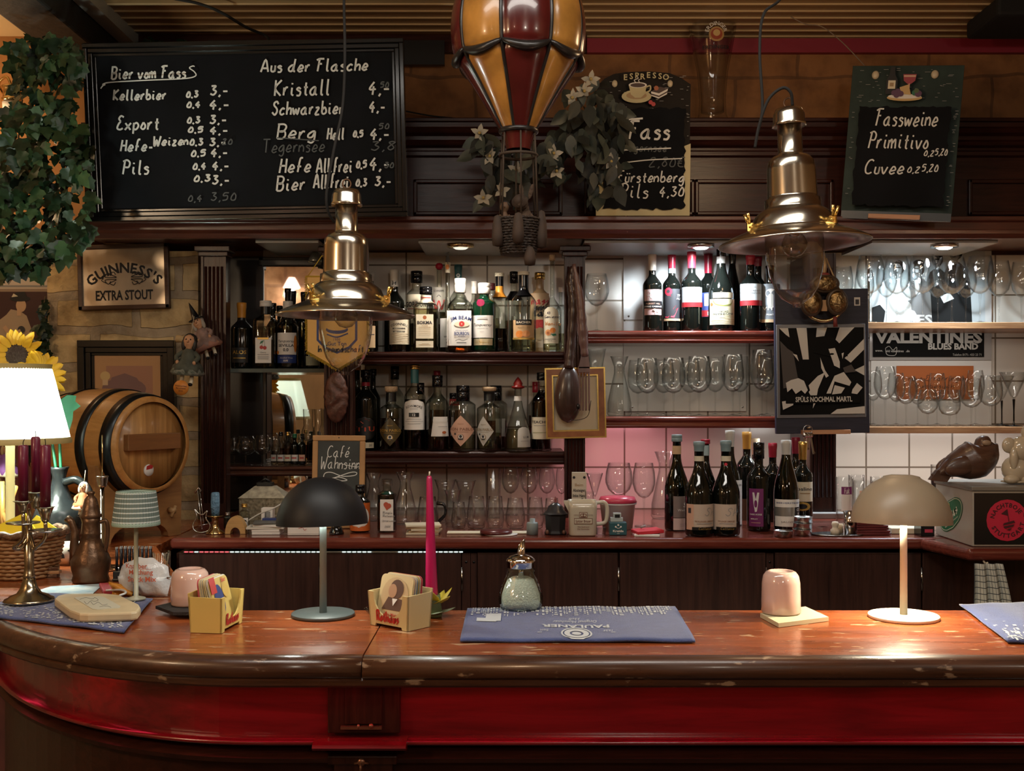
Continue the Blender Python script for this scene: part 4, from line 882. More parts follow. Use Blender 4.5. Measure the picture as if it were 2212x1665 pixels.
CAB = [('t', 'MAREMONDE', 0, 0.84, 0.06, GREY), ('t', 'CABERNET', 0, 0.68, 0.11, GREY, 0.01, 0, 0.62), ('t', 'SAUVIGNON', 0, 0.57, 0.11, GREY, 0.01, 0, 0.62), ('t', '2019', 0, 0.44, 0.05, GREY), ('r', 0, 0.12, 1.0, 0.24, M('label_red', (0.33, 0.015, 0.02), 0.45))]
LBLUEW = M('cool_white_label', (0.62, 0.68, 0.70), 0.5)
B(1494, 545, 44, Yw - 0.01, z, 'cabernet bottle with white and red label and bright red capsule, beside ribbon bottle', DARKB, 'bordeaux', (M('bright_red_capsule', (0.45, 0.03, 0.05), 0.3), 35, 'capsule'), labs=[(622, 665, 46, 0, 'rect', LBLUEW, CAB)])
B(1530, 549, 42, Yr, z, 'wine bottle with dark red capsule and blue label in the second row', DARKB, 'bordeaux', (REDCAP, 42, 'capsule'), labs=[(634, 686, 40, -4, 'rect', M('blue_label', (0.03, 0.05, 0.20), 0.5), [('r', 0, 0.14, 1.0, 0.26, M('label_red', (0, 0, 0))), ('r', 0.0, 0.7, 0.3, 0.5, LWHITE), ('t', 'RO', 0.3, 0.14, 0.2, LWHITE, 0.02)])])
B(1582, 546, 40, Yr, z, 'black wine bottle standing behind the embossed shield label bottle', DARKB, 'riesling', (K, 24, 'capsule'))
B(1558, 531, 55, Yw - 0.02, z, 'heavy embossed wine bottle with ornate cream crest label', DARKB, 'burgundy', (K, 26, 'capsule'), neck=[(553, 570, LGREY)],
 labs=[(634, 646, 42, 0, 'rect', M('parchment', (0.50, 0.42, 0.28), 0.6), []), (648, 703, 52, 0, 'rect', M('aged_cream', (0.58, 0.54, 0.36), 0.6), [('l', [(-0.7, 0.95), (-0.5, 0.8), (0, 0.74), (0.5, 0.8), (0.7, 0.95)], 0.05, M('olive_print', (0, 0, 0))), ('d', -0.8, 0.8, 0.07, M('rust_print', (0, 0, 0))), ('t', 'GRANDE', 0, 0.52, 0.09, DGREY, 0.01), ('t', 'ALBERONE', 0, 0.42, 0.11, DGREY, 0.01, 0, 0.7), ('r', 0, 0.3, 0.3, 0.02, TAN), ('r', 0, 0.2, 0.8, 0.015, TAN), ('r', 0, 0.13, 0.8, 0.015, TAN), ('r', 0, 0.06, 0.7, 0.015, TAN)])])
B(1637, 556, 42, Yr, z, 'dark wine bottle with red capsule in shadow behind the second cabernet', DARKB, 'bordeaux', (REDCAP, 20, 'capsule'))
B(1621, 553, 47, Yw - 0.01, z, 'second cabernet bottle with white and red label, beside the crest label bottle', DARKB, 'bordeaux', (M('bright_red_capsule', (0, 0, 0)), 20, 'capsule'), labs=[(615, 662, 46, 0, 'rect', LBLUEW, CAB)])
B(1663, 575, 42, Yw, z, 'wine bottle with animal label half hidden behind the navy board', DARKB, 'bordeaux', (K, 26, 'capsule'), labs=[(615, 698, 40, 0, 'rect', M('slate_label', (0.16, 0.18, 0.2), 0.5), [('d', -0.1, 0.75, 0.14, LWHITE, 0.12), ('d', -0.1, 0.55, 0.10, LGREY, 0.2), ('p', [(-0.1, 0.55), (0.6, 0.75), (0.6, 0.45)], LWHITE), ('t', 'VITEL', 0, 0.36, 0.12, LWHITE, 0.02, 0, 0.8), ('t', 'PRIMITIVO', 0, 0.2, 0.06, LWHITE, 0.01), ('r', 0, 0.04, 1, 0.08, LBEIGE)])])
# wine bay, worktop
z = ZC
SOX = M('capsule_grey_teal', (0.2, 0.29, 0.31), 0.4)
B(1462, 940, 53, 3.46, z, 'green sparkling wine bottle with grey stopper nearest the glasses on the worktop', GREENB, 'burgundy', (SOX, 14), neck=[(963, 981, LBEIGE)], liq=(GREEND, 0.45),
 labs=[(1070, 1116, 42, 10, 'rect', M('grey_brown_label', (0.19, 0.15, 0.14), 0.5), [('t', 'Sc', 0.2, 0.6, 0.3, LWHITE, 0.01, 0.2), ('t', 'Weingut', 0, 0.36, 0.16, LWHITE, 0, 0, 0.6)]), (1117, 1142, 42, 10, 'rect', M('pale_rose_label', (0.55, 0.42, 0.40), 0.5), [('r', 0.1, 0.5, 0.5, 0.03, GREY), ('r', 0.1, 0.35, 0.5, 0.03, GREY)])])
B(1524, 950, 46, 3.62, z, 'green bottle with red crown behind the two front sparkling bottles', GREENB, 'burgundy', (REDCAP, 9), neck=[(962, 984, M('pale_blue_label', (0, 0, 0)))], liq=(GREEND, 0.5))
B(1577, 931, 50, 3.6, z, 'dark sparkling bottle with pale grey cap behind the second trollinger bottle', DARKB, 'burgundy', (LGREY, 34, 'capsule'), labs=[(1036, 1140, 30, 12, 'rect', LWHITE, [('t', 'CEN', 0.2, 0.9, 0.06, DGREY), ('r', 0.2, 0.06, 0.4, 0.05, DGREY)])])
TRO = [('r', -0.74, 0.5, 0.26, 1.0, LPINK), ('r', -0.74, 0.75, 0.1, 0.2, DGREY), ('h', 'Sh', 0.12, 0.55, 0.3, 0.02, GREY, 0.3), ('t', 'TROLLINGER LEMBERGER', 0.2, 0.34, 0.09, M('copper_ink', (0, 0, 0)), 0.005, 0, 0.62), ('r', 0.2, 0.25, 0.5, 0.02, GREY), ('r', 0.2, 0.06, 0.76, 0.12, BLACK), ('h', 'Collonie', -0.2, 0.02, 0.09, 0.012, GOLDL, 0.3)]
B(1510, 955, 60, 3.325, z, 'dark front bottle with beige trollinger label and narrow side label', DARKB, 'burgundy', (SOX, 20, 'capsule'), neck=[(985, 996, LCREAM)], labs=[(1087, 1142, 58, 1, 'rect', M('beige_wine_label', (0.55, 0.44, 0.36), 0.5), TRO)])
B(1568, 953, 60, 3.335, z, 'dark front bottle with beige trollinger label and red dot on its neck', DARKB, 'burgundy', (SOX, 22, 'capsule'), neck=[(985, 996, LCREAM, [('d', -0.2, -0.6, 0.3, M('ribbon_red', (0, 0, 0)))])], labs=[(1087, 1142, 47, -6, 'rect', M('beige_wine_label', (0, 0, 0)), TRO[2:])])
B(1613, 934, 44, 3.75, z, 'dark wine bottle with yellow ochre capsule in the back row', DARKB, 'bordeaux', (M('ochre_capsule', (0.42, 0.20, 0.03), 0.4), 36, 'capsule'), labs=[(1076, 1130, 30, 0, 'rect', M('brown_label', (0.12, 0.07, 0.04), 0.6), [])])
B(1632, 948, 40, 3.86, z, 'dark wine bottle with cream capsule beside the ochre one', DARKB, 'bordeaux', (LCREAM, 34, 'capsule'))
B(1639, 957, 50, 3.45, z, 'glossy wine bottle with plum label and white horse skull', DARKB, 'bordeaux', (K, 34),
 labs=[(1054, 1135, 27, -9, 'rect', LPURP, [('p', [(-0.45, 0.9), (-0.2, 0.9), (0.0, 0.72), (0.2, 0.9), (0.45, 0.9), (0.3, 0.6), (0.15, 0.4), (-0.1, 0.38), (-0.3, 0.6)], LWHITE), ('s', 0, 0.6, 0.2, 0.2, 'oval', LPURP), ('t', 'DARK HORSE', 0, 0.32, 0.06, LWHITE, 0.02, 0, 0.8), ('t', 'MERLOT', -0.2, 0.2, 0.05, LWHITE, 0.02), ('r', 0, 0.1, 0.6, 0.012, LPINK)])])
B(1669, 958, 42, 3.7, z, 'dark wine bottle with wine red capsule behind the plum label bottle', DARKB, 'bordeaux', (REDCAP, 30, 'capsule'))
B(1698, 952, 54, 3.45, z, 'green bottle with silver neck and grey white banded label', GREENB, 'riesling', (LGREY, 30, 'capsule'), liq=(GREEND, 0.5),
 labs=[(1077, 1135, 51, 0, 'rect', LWHITE, [('t', 'BIERVERSTEHER', 0, 0.87, 0.08, BLUEP, 0.01, 0, 0.85), ('r', 0, 0.55, 1.0, 0.33, M('silver_band', (0.42, 0.41, 0.38), 0.25, 0.7)), ('r', 0.68, 0.55, 0.3, 0.33, BLACK), ('t', 'CC', 0.68, 0.62, 0.13, LWHITE, 0.02), ('t', '&', 0.68, 0.48, 0.12, LWHITE, 0.02), ('t', 'SAUVIER', 0, 0.18, 0.08, GREY, 0, 0, 0.5)])])
B(1719, 946, 40, 3.72, z, 'wine bottle with crimson capsule behind the banded label bottle', DARKB, 'bordeaux', (M('crimson_capsule', (0.2, 0.01, 0.03), 0.4), 34, 'capsule'))
B(1734, 955, 42, 3.55, z, 'wine bottle with gold capsule and cream label beside the fluted post', DARKB, 'bordeaux', (GOLD, 38, 'capsule'), labs=[(1040, 1082, 36, 0, 'rect', LCREAM, [('t', 'oslino', 0, 0.65, 0.25, DGREY, 0.02, 0, 0.8), ('r', 0, 0.42, 0.5, 0.05, TAN)]), (1083, 1102, 30, -4, 'oval', GOLDL, [('s', 0, 0.5, 0.6, 0.6, 'oval', BLACK)])])
# centre bay, worktop
B(778, 1048, 44, 3.42, z, 'dark bottle with orange and white leaf label behind the black dome lamp', DARKB, 'spirit', (K, 18), labs=[(1085, 1145, 43, 0, 'rect', M('orange_label', (0.55, 0.12, 0.02), 0.5), [('s', 0.0, 0.5, 0.85, 0.75, 'oval', LWHITE), ('r', 0, 0.3, 0.5, 0.03, GREY), ('t', 'HERBST', 0, 0.42, 0.12, GREY)])])
t = B(836, 1036, 42, 3.42, z, 'gift bottle with hanging paper tag and red heart', GLB, 'squat', (glass('carafe_top', tint=(0.9, 0.9, 0.9)), 14), liq=(BROWNL, 0.72))
hh = Z_(1068, 3.42) - z
m = MB(); m.lathe([(0.0165, hh), (0.0185, hh + 0.003), (0.017, hh + 0.008)], 20); m.build('green_band', M('green_band', (0.01, 0.12, 0.09), 0.4), t)
m = MB(); m.tube([(0.016 * math.cos(a), 0.016 * math.sin(a), hh - 0.004) for a in [i * PI / 8 for i in range(17)]], 0.0012, 6); m.tube(smooth_pts([(0.008, -0.018, hh - 0.004), (-0.008, -0.02, hh - 0.012), (0.004, -0.03, hh - 0.02)]), 0.001, 5); m.build('string', PAPER, t)
x0 = S_(2, 3.42); zz0, zz1 = Z_(1144, 3.42) - z, Z_(1077, 3.42) - z; hw = S_(14, 3.42)
tg = MB().bx(x0 - hw, x0 + hw, -0.0345, -0.0335, zz0, zz1).build('paper_tag', PAPER, t)
decals(NRM([('d', -0.1, 0.84, 0.08, M('heart_red', (0.45, 0.08, 0.04), 0.6)), ('d', 0.32, 0.8, 0.08, M('heart_red', (0, 0, 0))), ('p', [(-0.42, 0.8), (0.5, 0.74), (0.0, 0.66)], M('heart_red', (0, 0, 0))), ('h', 'Ringlo', -0.6, 0.55, 0.07, 0.012, GREY), ('h', 'Rotwein', -0.6, 0.45, 0.07, 0.012, GREY), ('h', 'Unterwegs', -0.7, 0.3, 0.06, 0.01, GREY), ('h', '2022', -0.3, 0.12, 0.06, 0.01, GREY)], x0, zz0, hw, zz1 - zz0), flatmap(-0.0345), None, t, None, name='heart_print')
B(528, 1089, 22, 3.42, z, 'miniature bottle with gold cap and white round label by the treasure chest', GLB, 'squat', (GOLD, 7), liq=(PALEL, 0.5), labs=[(1118, 1150, 18, 0, 'rect', LWHITE, [('d', 0, 0.6, 0.3, BLACK), ('o', 0, 0.6, 0.14, 0.2, LWHITE)])])
B(491, 1108, 16, 3.5, z, 'tiny dark bottle beside the blue candle', DARKB, 'squat', (STEEL, 5))
B(516, 1112, 20, 3.5, z, 'tiny clear bottle between blue candle and miniature bottle', GLB, 'squat', None)
z = SH['l_lo']
for i, (px, ty, w, bm, cm, lm) in enumerate(((607, 934, 17, GLB, K, LWHITE), (622, 934, 17, GLB, GOLD, LCREAM), (637, 938, 18, DARKB, GREENP, LWHITE), (653, 938, 16, DARKB, K, LPINK), (592, 944, 14, GLB, STEEL, LGREY))):
 nm = ('with white label and black cap', 'with cream label and gold cap', 'dark with white label and green cap', 'dark with rose label and black cap', 'clear with grey label, first in the row')[i]
 B(px, ty, w, 3.96 - 0.01 * (i % 2), z, 'miniature liquor bottle %s on the mirror shelf' % nm, bm, 'spirit', (cm, 8), liq=(AMBER, 0.5) if bm is GLB else None, labs=[(982, 996, w * 0.8, 0, 'rect', lm, [('r', 0, 0.5, 0.6, 0.2, REDP)])], group='miniature bottles before the mirror')
# glasses
def gl_proto(kind):
 th = 0.022
 if kind == 'tumbler':
  bowl = [(0, 0.0), (0.30, 0.0), (0.40, 0.03), (0.5, 0.25), (0.47, 0.5), (0.40, 0.8), (0.36, 1.0), (0.335, 1.0), (0.375, 0.8), (0.44, 0.5), (0.465, 0.27), (0.36, 0.08), (0, 0.07)]
  return [('bowl', bowl)]
 if kind == 'straight':
  return [('bowl', [(0, 0), (0.44, 0), (0.46, 0.02), (0.5, 1.0), (0.47, 1.0), (0.43, 0.07), (0, 0.06)])]
 if kind == 'carafe':
  return [('bowl', [(0, 0), (0.44, 0.0), (0.5, 0.04), (0.48, 0.22), (0.34, 0.5), (0.22, 0.72), (0.22, 0.82), (0.34, 0.97), (0.38, 1.0), (0.355, 1.0), (0.2, 0.83), (0.2, 0.71), (0.32, 0.5), (0.455, 0.22), (0.46, 0.06), (0, 0.04)])]
 if kind == 'jug':
  return [('bowl', [(0, 0), (0.36, 0.0), (0.42, 0.03), (0.46, 0.25), (0.34, 0.55), (0.33, 0.75), (0.46, 0.97), (0.5, 1.0), (0.47, 1.0), (0.31, 0.76), (0.32, 0.55), (0.43, 0.25), (0.38, 0.06), (0, 0.05)])]
 P = {'wine': (0.44, [(0.05, 0.44), (0.22, 0.47), (0.40, 0.55), (0.49, 0.66), (0.5, 0.72), (0.47, 0.85), (0.39, 1.0)], 0.40),
   'goblet': (0.40, [(0.06, 0.39), (0.25, 0.42), (0.44, 0.51), (0.5, 0.62), (0.49, 0.75), (0.44, 0.9), (0.41, 1.0)], 0.38),
   'snifter': (0.33, [(0.06, 0.33), (0.26, 0.37), (0.46, 0.50), (0.5, 0.60), (0.46, 0.8), (0.36, 1.0)], 0.38),
   'flute': (0.38, [(0.06, 0.38), (0.3, 0.44), (0.46, 0.6), (0.5, 0.75), (0.42, 1.0)], 0.45),
   'martini': (0.50, [(0.02, 0.50), (0.12, 0.56), (0.5, 1.0)], 0.30),
   'beer': (0.30, [(0.1, 0.3), (0.34, 0.34), (0.48, 0.46), (0.5, 0.6), (0.46, 1.0)], 0.42),
   'nosing': (0.42, [(0.06, 0.42), (0.3, 0.45), (0.48, 0.53), (0.48, 0.6), (0.34, 0.7), (0.38, 1.0)], 0.42)}[kind]
 s, out, ft = P
 inn = [(max(0, r - th), z + (0.012 if i == 0 else 0.006)) for i, (r, z) in enumerate(out)]
 bowl = [(0, out[0][1])] + out + [(out[-1][0] - th, 1.0)] + inn[::-1][1:] + [(0, out[0][1] + 0.02)]
 return [('bowl', bowl), ('stem', [(0.045, 0.03), (0.03, 0.08), (0.028, s * 0.6), (0.05, s)]), ('foot', [(0, 0), (ft, 0), (ft, 0.008), (ft * 0.5, 0.018), (0.045, 0.035), (0, 0.035)])]
_GP = {}
GLX = glass('etched_glass', tint=(0.9, 0.9, 0.9), edge=(0.5, 0.5, 0.5), rough=0.2, f0=0.25)
def G(kind, px, ty, w, Y, z, label, group=None, stem_mat=None, name=None, sh=None, name_cat='glass'):
 key = (kind, stem_mat.name if stem_mat else '')
 t = thing(name or {'tumbler': 'tumbler', 'straight': 'water_glass', 'carafe': 'carafe', 'jug': 'glass_jug', 'flute': 'liqueur_glass', 'martini': 'martini_glass', 'snifter': 'brandy_glass', 'beer': 'beer_goblet', 'nosing': 'nosing_glass'}.get(kind, 'wine_glass'), label, name_cat, (X_(px, Y), Y, z + 0.0008), group=group)
 if key not in _GP:
  L = []
  for nm, pr in gl_proto(kind):
   m = MB(); m.lathe(pr, 32); o = m.build(nm, stem_mat if (stem_mat and nm != 'bowl') else GLS, t); L.append((nm, o.data))
  _GP[key] = L
 else:
  for nm, me in _GP[key]:
   o = bpy.data.objects.new(nm, me); COL.objects.link(o); o.parent = t
 t.scale = (S_(w, Y), S_(w, Y), Z_(ty, Y) - z)
 return t
ORD = ['first', 'second', 'third', 'fourth', 'fifth', 'sixth', 'seventh', 'eighth', 'ninth', 'tenth', 'eleventh', 'twelfth']
def row(kind, L, Y, z, text, group, **kw):
 for i, (px, ty, w) in enumerate(L): G(kind, px, ty, w, Y, z, text % ORD[i], group, **kw)
row('wine', [(1880, 552, 60), (1937, 556, 56), (1993, 552, 60), (2056, 556, 62), (2117, 554, 58)], 3.88, SH['g_up'], 'big clear wine glass, %s from the navy board in front of the band poster', 'big wine glasses on the top pale shelf')
row('wine', [(2158, 564, 50), (2206, 566, 44)], 3.98, SH['g_up'], 'rounded wine glass, %s to the right of the band poster on the top pale shelf', 'rounded wine glasses on the top pale shelf')
row('wine', [(1822, 576, 42), (1867, 584, 42), (1915, 566, 44), (1968, 572, 46), (2026, 568, 46), (2086, 570, 46)], 4.0, SH['g_up'], 'wine glass of the back row, %s from the ornament with bells, before the poster', 'back row wine glasses on the top pale shelf')
z = SH['g_lo']
row('wine', [(1912, 792, 48)], 3.87, z, 'tall white wine glass, %s in front beside the navy board on the lower pale shelf', None)
G('wine', 1957, 813, 48, 3.86, z, 'stemmed glass second in the front row of the lower pale shelf')
G('snifter', 2004, 842, 44, 3.87, z, 'low brandy glass in front of the orange sign')
G('beer', 2051, 842, 46, 3.85, z, 'small beer goblet with thick foot in front of the orange sign')
t = G('goblet', 2098, 818, 47, 3.85, z, 'glass with small white printed crest, right of the orange sign')
decals([('t', 'CERES', 0, 0.68, 0.07, LWHITE, 0.02), ('t', 'BEER', 0, 0.61, 0.07, LWHITE, 0.02), ('d', 0, 0.55, 0.02, LWHITE)], roundmap(0.505), None, t, None, name='crest', off0=0.004)
G('goblet', 2140, 811, 50, 3.86, z, 'round goblet between the printed glass and the martini glass')
G('martini', 2190, 804, 60, 3.86, z, 'martini glass with black stem in front of the lower pale shelf end', stem_mat=BLACKG)
G('martini', 2164, 812, 50, 3.98, z, 'martini glass with black stem in the row behind the other martini glass', stem_mat=BLACKG)
row('wine', [(1886, 800, 38), (1936, 806, 38), (1982, 818, 38), (2024, 806, 38), (2066, 812, 38), (2107, 800, 38)], 3.99, z, 'slim glass of the back row, %s from the navy board on the lower pale shelf', 'back row glasses on the lower pale shelf')
z = SH['w_mid']
row('goblet', [(1398, 774, 50), (1455, 773, 52), (1510, 770, 54), (1583, 766, 48), (1646, 756, 50)], 3.88, z, 'engraved wine goblet, %s from the carafe on the middle mahogany shelf', 'engraved goblets on the mahogany shelf')
row('goblet', [(1378, 778, 46), (1434, 776, 46), (1490, 774, 46), (1545, 770, 44), (1598, 770, 44), (1656, 768, 42)], 4.02, z, 'goblet in the back row, %s from the carafe on the middle mahogany shelf', 'back row goblets on the mahogany shelf')
G('carafe', 1338, 770, 54, 3.9, z, 'tall clear carafe beside the framed picture on the mahogany shelf')
G('jug', 1288, 754, 44, 3.98, z, 'glass jug behind the framed picture with wooden spoon')
G('wine', 1289, 592, 54, 3.9, SH['w_up'], 'single large wine glass on the top mahogany shelf next to the post')
z = ZC
row('tumbler', [(991, 1085, 34), (1029, 1072, 44), (1070, 1072, 40), (1113, 1076, 44), (1157, 1074, 38), (1192, 1076, 36)], 3.50, z, 'tulip shaped tumbler, %s from the magenta candle on the worktop', 'tulip tumblers on the worktop')
row('wine', [(1103, 1009, 38), (1143, 1010, 38), (1181, 1010, 36), (1213, 1012, 26)], 3.90, z, 'stemmed glass behind the tumblers, %s from the grey pepper mill', 'stemmed glasses on the worktop')
G('jug', 962, 1036, 50, 3.66, z, 'open glass jug directly behind the magenta candle tip')
G('jug', 1006, 1038, 46, 3.64, z, 'glass jug with flared rim beside the pepper mill')
G('jug', 978, 1058, 38, 3.55, z, 'small glass carafe in front of the two jugs')
G('carafe', 875, 1020, 54, 3.62, z, 'waisted carafe next to the gift bottle on the worktop')
G('carafe', 808, 1022, 50, 3.72, z, 'big glass carafe behind the slate and gift bottle')
t = G('tumbler', 924, 1073, 48, 3.53, z, 'round beer mug with dark handle beside the magenta candle', name='mug')
m = MB(); m.tube(smooth_pts([(0.42, -0.2, 0.8), (0.75, -0.3, 0.75), (0.8, -0.3, 0.45), (0.5, -0.2, 0.2)]), 0.06, 8); m.build('handle', BLACKG, t)
t = G('straight', 1065, 1012, 34, 3.80, z, 'grey pepper mill shaped glass behind the tumblers')
t = G('wine', 1337, 1000, 60, 3.68, z, 'ribbed balloon wine glass lit pink behind the bucket')
t = G('wine', 1391, 1000, 50, 3.56, z, 'ribbed wine glass lit pink right of the balloon glass')
G('martini', 1285, 1022, 36, 3.68, z, 'empty flat rimmed glass lit pink beside the third fluted post')
G('carafe', 1436, 976, 60, 3.78, z, 'tall glass vase lit pink behind the green bottle')
z = SH['l_lo']
row('snifter', [(531, 942, 46), (566, 940, 36)], 3.93, z, 'brandy glass, %s from the fluted post on the mirror shelf', 'brandy glasses on the mirror shelf')
G('snifter', 506, 946, 34, 4.0, z, 'brandy glass in the dark corner of the mirror shelf')
G('flute', 580, 942, 22, 4.0, z, 'slender liqueur glass before the mirror')
G('flute', 597, 946, 18, 3.9, z, 'narrow clear schnapps flute in front of the miniature bottles')
G('nosing', 666, 884, 30, 3.94, z, 'tall nosing glass in front of the mirrored lamp')
G('nosing', 690, 884, 30, 3.97, z, 'second tall nosing glass close to the leather medallion')
for i, (px, ty, w, Y, lab, ink, tx, mt) in enumerate(((1824, 1030, 38, 3.62, 'tall printed glass with purple band beside the fluted post', LPURP, 'Kult', None), (1864, 1038, 44, 3.5, 'printed glass with pink picture behind the beige dome lamp', LPINK, 'Klar', None), (1850, 1026, 34, 3.7, 'slim tall glass between the two printed glasses', None, None, None), (1900, 1030, 40, 3.75, 'water glass behind the dome lamp, beside the pink printed glass', None, None, None), (1945, 1034, 40, 3.75, 'water glass hidden behind the top of the dome lamp', None, None, None))):
 t = G('straight', px, ty, w, Y, ZC, lab)
 if ink:
  decals([('r', 0, 0.55, 0.62, 0.5, ink if i else LWHITE), ('r', 0, 0.72, 0.62, 0.16, ink), ('t', tx, 0, 0.72, 0.17, LWHITE, 0.02, 0.2)], roundmap(0.502), None, t, None, name='print', off0=0.004)
# things on the walls and hanging
def frame_px(name, label, cat, cx, cy, Y, tilt=0, roll=0, yaw=0):
 t = thing(name, label, cat, W(cx, cy, Y), (R(tilt), R(roll), R(yaw)))
 k = Y / F
 def L(px, py): return ((px - cx) * k, -(py - cy) * k)
 return t, L, k
def hand(txt, L, px0, base, cap, px1, k, w=3.8, mat=None, slant=0.2):
 tw = pen_lines(txt, cap, slant)[1] - 0.2 * cap
 x, z = L(px0, base)
 return ('h', txt, x, z, cap * k, w * k, mat or CHALK, slant, (px1 - px0) / tw)
# big beer menu board
t, L, k = frame_px('menu_board', 'wide black framed chalkboard with draught and bottled beer prices', 'chalkboard', 533, 283, 3.56, tilt=4.5, roll=-1.0)
w2, h2 = 344 * k, 189 * k
mb = MB()
for r0, r1, y0, y1 in ((0, 10, -0.018, 0.012), (10, 20, -0.012, 0.012), (20, 27, -0.006, 0.012)):
 a, b = r0 * k, r1 * k
 for sx0, sx1, sz0, sz1 in ((-w2 + a, w2 - a, h2 - b, h2 - a), (-w2 + a, w2 - a, -h2 + a, -h2 + b), (-w2 + a, -w2 + b, -h2 + b, h2 - b), (w2 - b, w2 - a, -h2 + b, h2 - b)):
  mb.bx(sx0, sx1, y0, y1, sz0, sz1)
mb.build('frame', M('black_lacquer', (0.006, 0.006, 0.006), 0.16, spec=0.6), t, bevel=0.0025)
its = []
for a in [("Bier vom Fass", 245, 168, 25, 405), ("Kellerbier", 247, 213, 22, 361), ("0,3", 405, 209, 15, 430), ("3,-", 455, 205, 23, 494), ("0,4", 405, 231, 15, 434), ("4,-", 453, 234, 22, 495), ("Export", 252, 276, 29, 343),
   ("0,3", 405, 264, 15, 432), ("3,-", 452, 266, 20, 489), ("0,5", 406, 284, 14, 438), ("4,-", 452, 288, 18, 491), ("Hefe-", 258, 322, 24, 328), ("Weizen", 331, 311, 20, 405), ("0,3", 409, 311, 16, 437), ("3,-", 450, 313, 18, 486),
   ("0,5", 411, 335, 16, 442), ("4,-", 453, 336, 20, 489), ("Pils", 261, 371, 30, 318), ("0,4", 414, 363, 16, 442), ("4,-", 455, 364, 20, 491), ("0,3", 415, 389, 16, 450), ("3,-", 453, 395, 21, 491),
   ("Aus der Flasche", 569, 160, 26, 797), ("Kristall", 595, 210, 33, 714), ("4,-", 797, 209, 30, 842), ("Schwarzbier", 590, 251, 28, 743), ("4,-", 798, 247, 26, 832), ("Berg", 597, 302, 30, 680), ("Hell", 706, 305, 24, 743), ("0,5", 763, 300, 16, 784), ("4,-", 798, 305, 26, 839),
   ("Hefe", 600, 374, 30, 668), ("Alkfrei", 682, 375, 30, 758), ("0,5", 768, 366, 18, 790), ("4,-", 795, 370, 30, 838), ("Bier", 593, 412, 30, 655), ("Alkfrei", 675, 409, 30, 750), ("0,3", 766, 405, 18, 789), ("3,-", 805, 405, 22, 841)]:
 its.append(hand(a[0], L, a[1], a[2], a[3], a[4], k, 3.9))
for a in [("0,4", 402, 432, 16, 432), ("3,50", 450, 431, 20, 505), ("Tegernsee", 567, 331, 28, 700), ("3,8", 798, 330, 22, 850), ("50", 818, 285, 14, 840), ("30", 828, 368, 14, 848), ("20", 480, 312, 14, 502), ("50", 824, 198, 14, 842)]:
 its.append(hand(a[0], L, a[1], a[2], a[3], a[4], k, 2.6, CHALK2))
its.append(('l', [L(*p) for p in ((226, 190), (231, 184), (236, 182), (231, 181), (250, 177), (330, 174), (405, 172), (430, 167), (428, 158), (418, 150), (425, 146), (429, 147))], 2.4 * k, CHALK))
its.append(('l', [L(*p) for p in ((600, 300), (690, 308))], 2.2 * k, CHALK2))
decals(its, flatmap(0.0), (0, 0, 2 * w2 - 50 * k, 2 * h2 - 50 * k, 'rect'), t, SLATE, name='slate')
# espresso board
t, L, k = frame_px('espresso_board', 'small chalkboard with painted coffee cup and arched top behind the garland', 'chalkboard', 1389, 318, 3.68, tilt=3)
pl = [L(*p) for p in ((1287, 466), (1489, 466), (1491, 184), (1470, 170), (1445, 160), (1400, 156), (1350, 158), (1325, 162), (1305, 172), (1290, 186))]
DKB = M('dark_board', (0.014, 0.011, 0.009), 0.7, spec=0.2); PCREAM = M('board_cream', (0.52, 0.46, 0.26), 0.6)
m = MB(); m.prism(pl, 0.0, 0.010); o = m.build('board', DKB, t, bevel=0.001)
def rough(L, x0, y0, x1, y1, n=26, amp=3):
 rnd = random.Random(int(x0)); P = []
 for i in range(n): P.append((x0 + (x1 - x0) * i / n, y0 + rnd.uniform(-amp, amp)))
 for i in range(n): P.append((x1 + rnd.uniform(-amp, amp), y0 + (y1 - y0) * i / n))
 for i in range(n): P.append((x1 + (x0 - x1) * i / n, y1 + rnd.uniform(-amp, amp)))
 for i in range(n): P.append((x0 + rnd.uniform(-amp, amp), y1 + (y0 - y1) * i / n))
 return [L(*p) for p in P]
def px_items(L, k, items):
 """decal items given in image pixels around the board"""
 out = []
 for it in items:
  q = it[0]
  if q == 'd': x, z = L(it[1], it[2]); out.append(('d', x, z, it[3] * k, it[4]) + ((it[5] * k,) if len(it) > 5 else ()))
  elif q == 'o': x, z = L(it[1], it[2]); out.append(('o', x, z, it[3] * k, it[4] * k, it[5]))
  elif q == 'r': x, z = L(it[1], it[2]); out.append(('r', x, z, it[3] * k, it[4] * k, it[5]))
  elif q == 'p': out.append(('p', [L(*p) for p in it[1]], it[2]))
  elif q == 'l': out.append(('l', [L(*p) for p in it[1]], it[2] * k, it[3]))
  elif q == 't': x, z = L(it[2], it[3]); out.append(('t', it[1], x, z, it[4] * k, it[5], it[6] if len(it) > 6 else 0, it[7] if len(it) > 7 else 0, (it[8] * k) if len(it) > 8 and it[8] else None))
  elif q == 'a': x, z = L(it[2], it[3]); out.append(('a', it[1], x, z, it[4] * k, it[5] * k, it[6], it[7], it[8]) + tuple(it[9:]))
 return out
dash = [('r', random.uniform(1310, 1480), random.uniform(165, 236), random.uniform(4, 10), 1, GREY) for _ in range(40)] + [('r', random.choice((1484, 1482)), random.uniform(190, 310), random.uniform(3, 7), 1, GREY) for _ in range(8)]
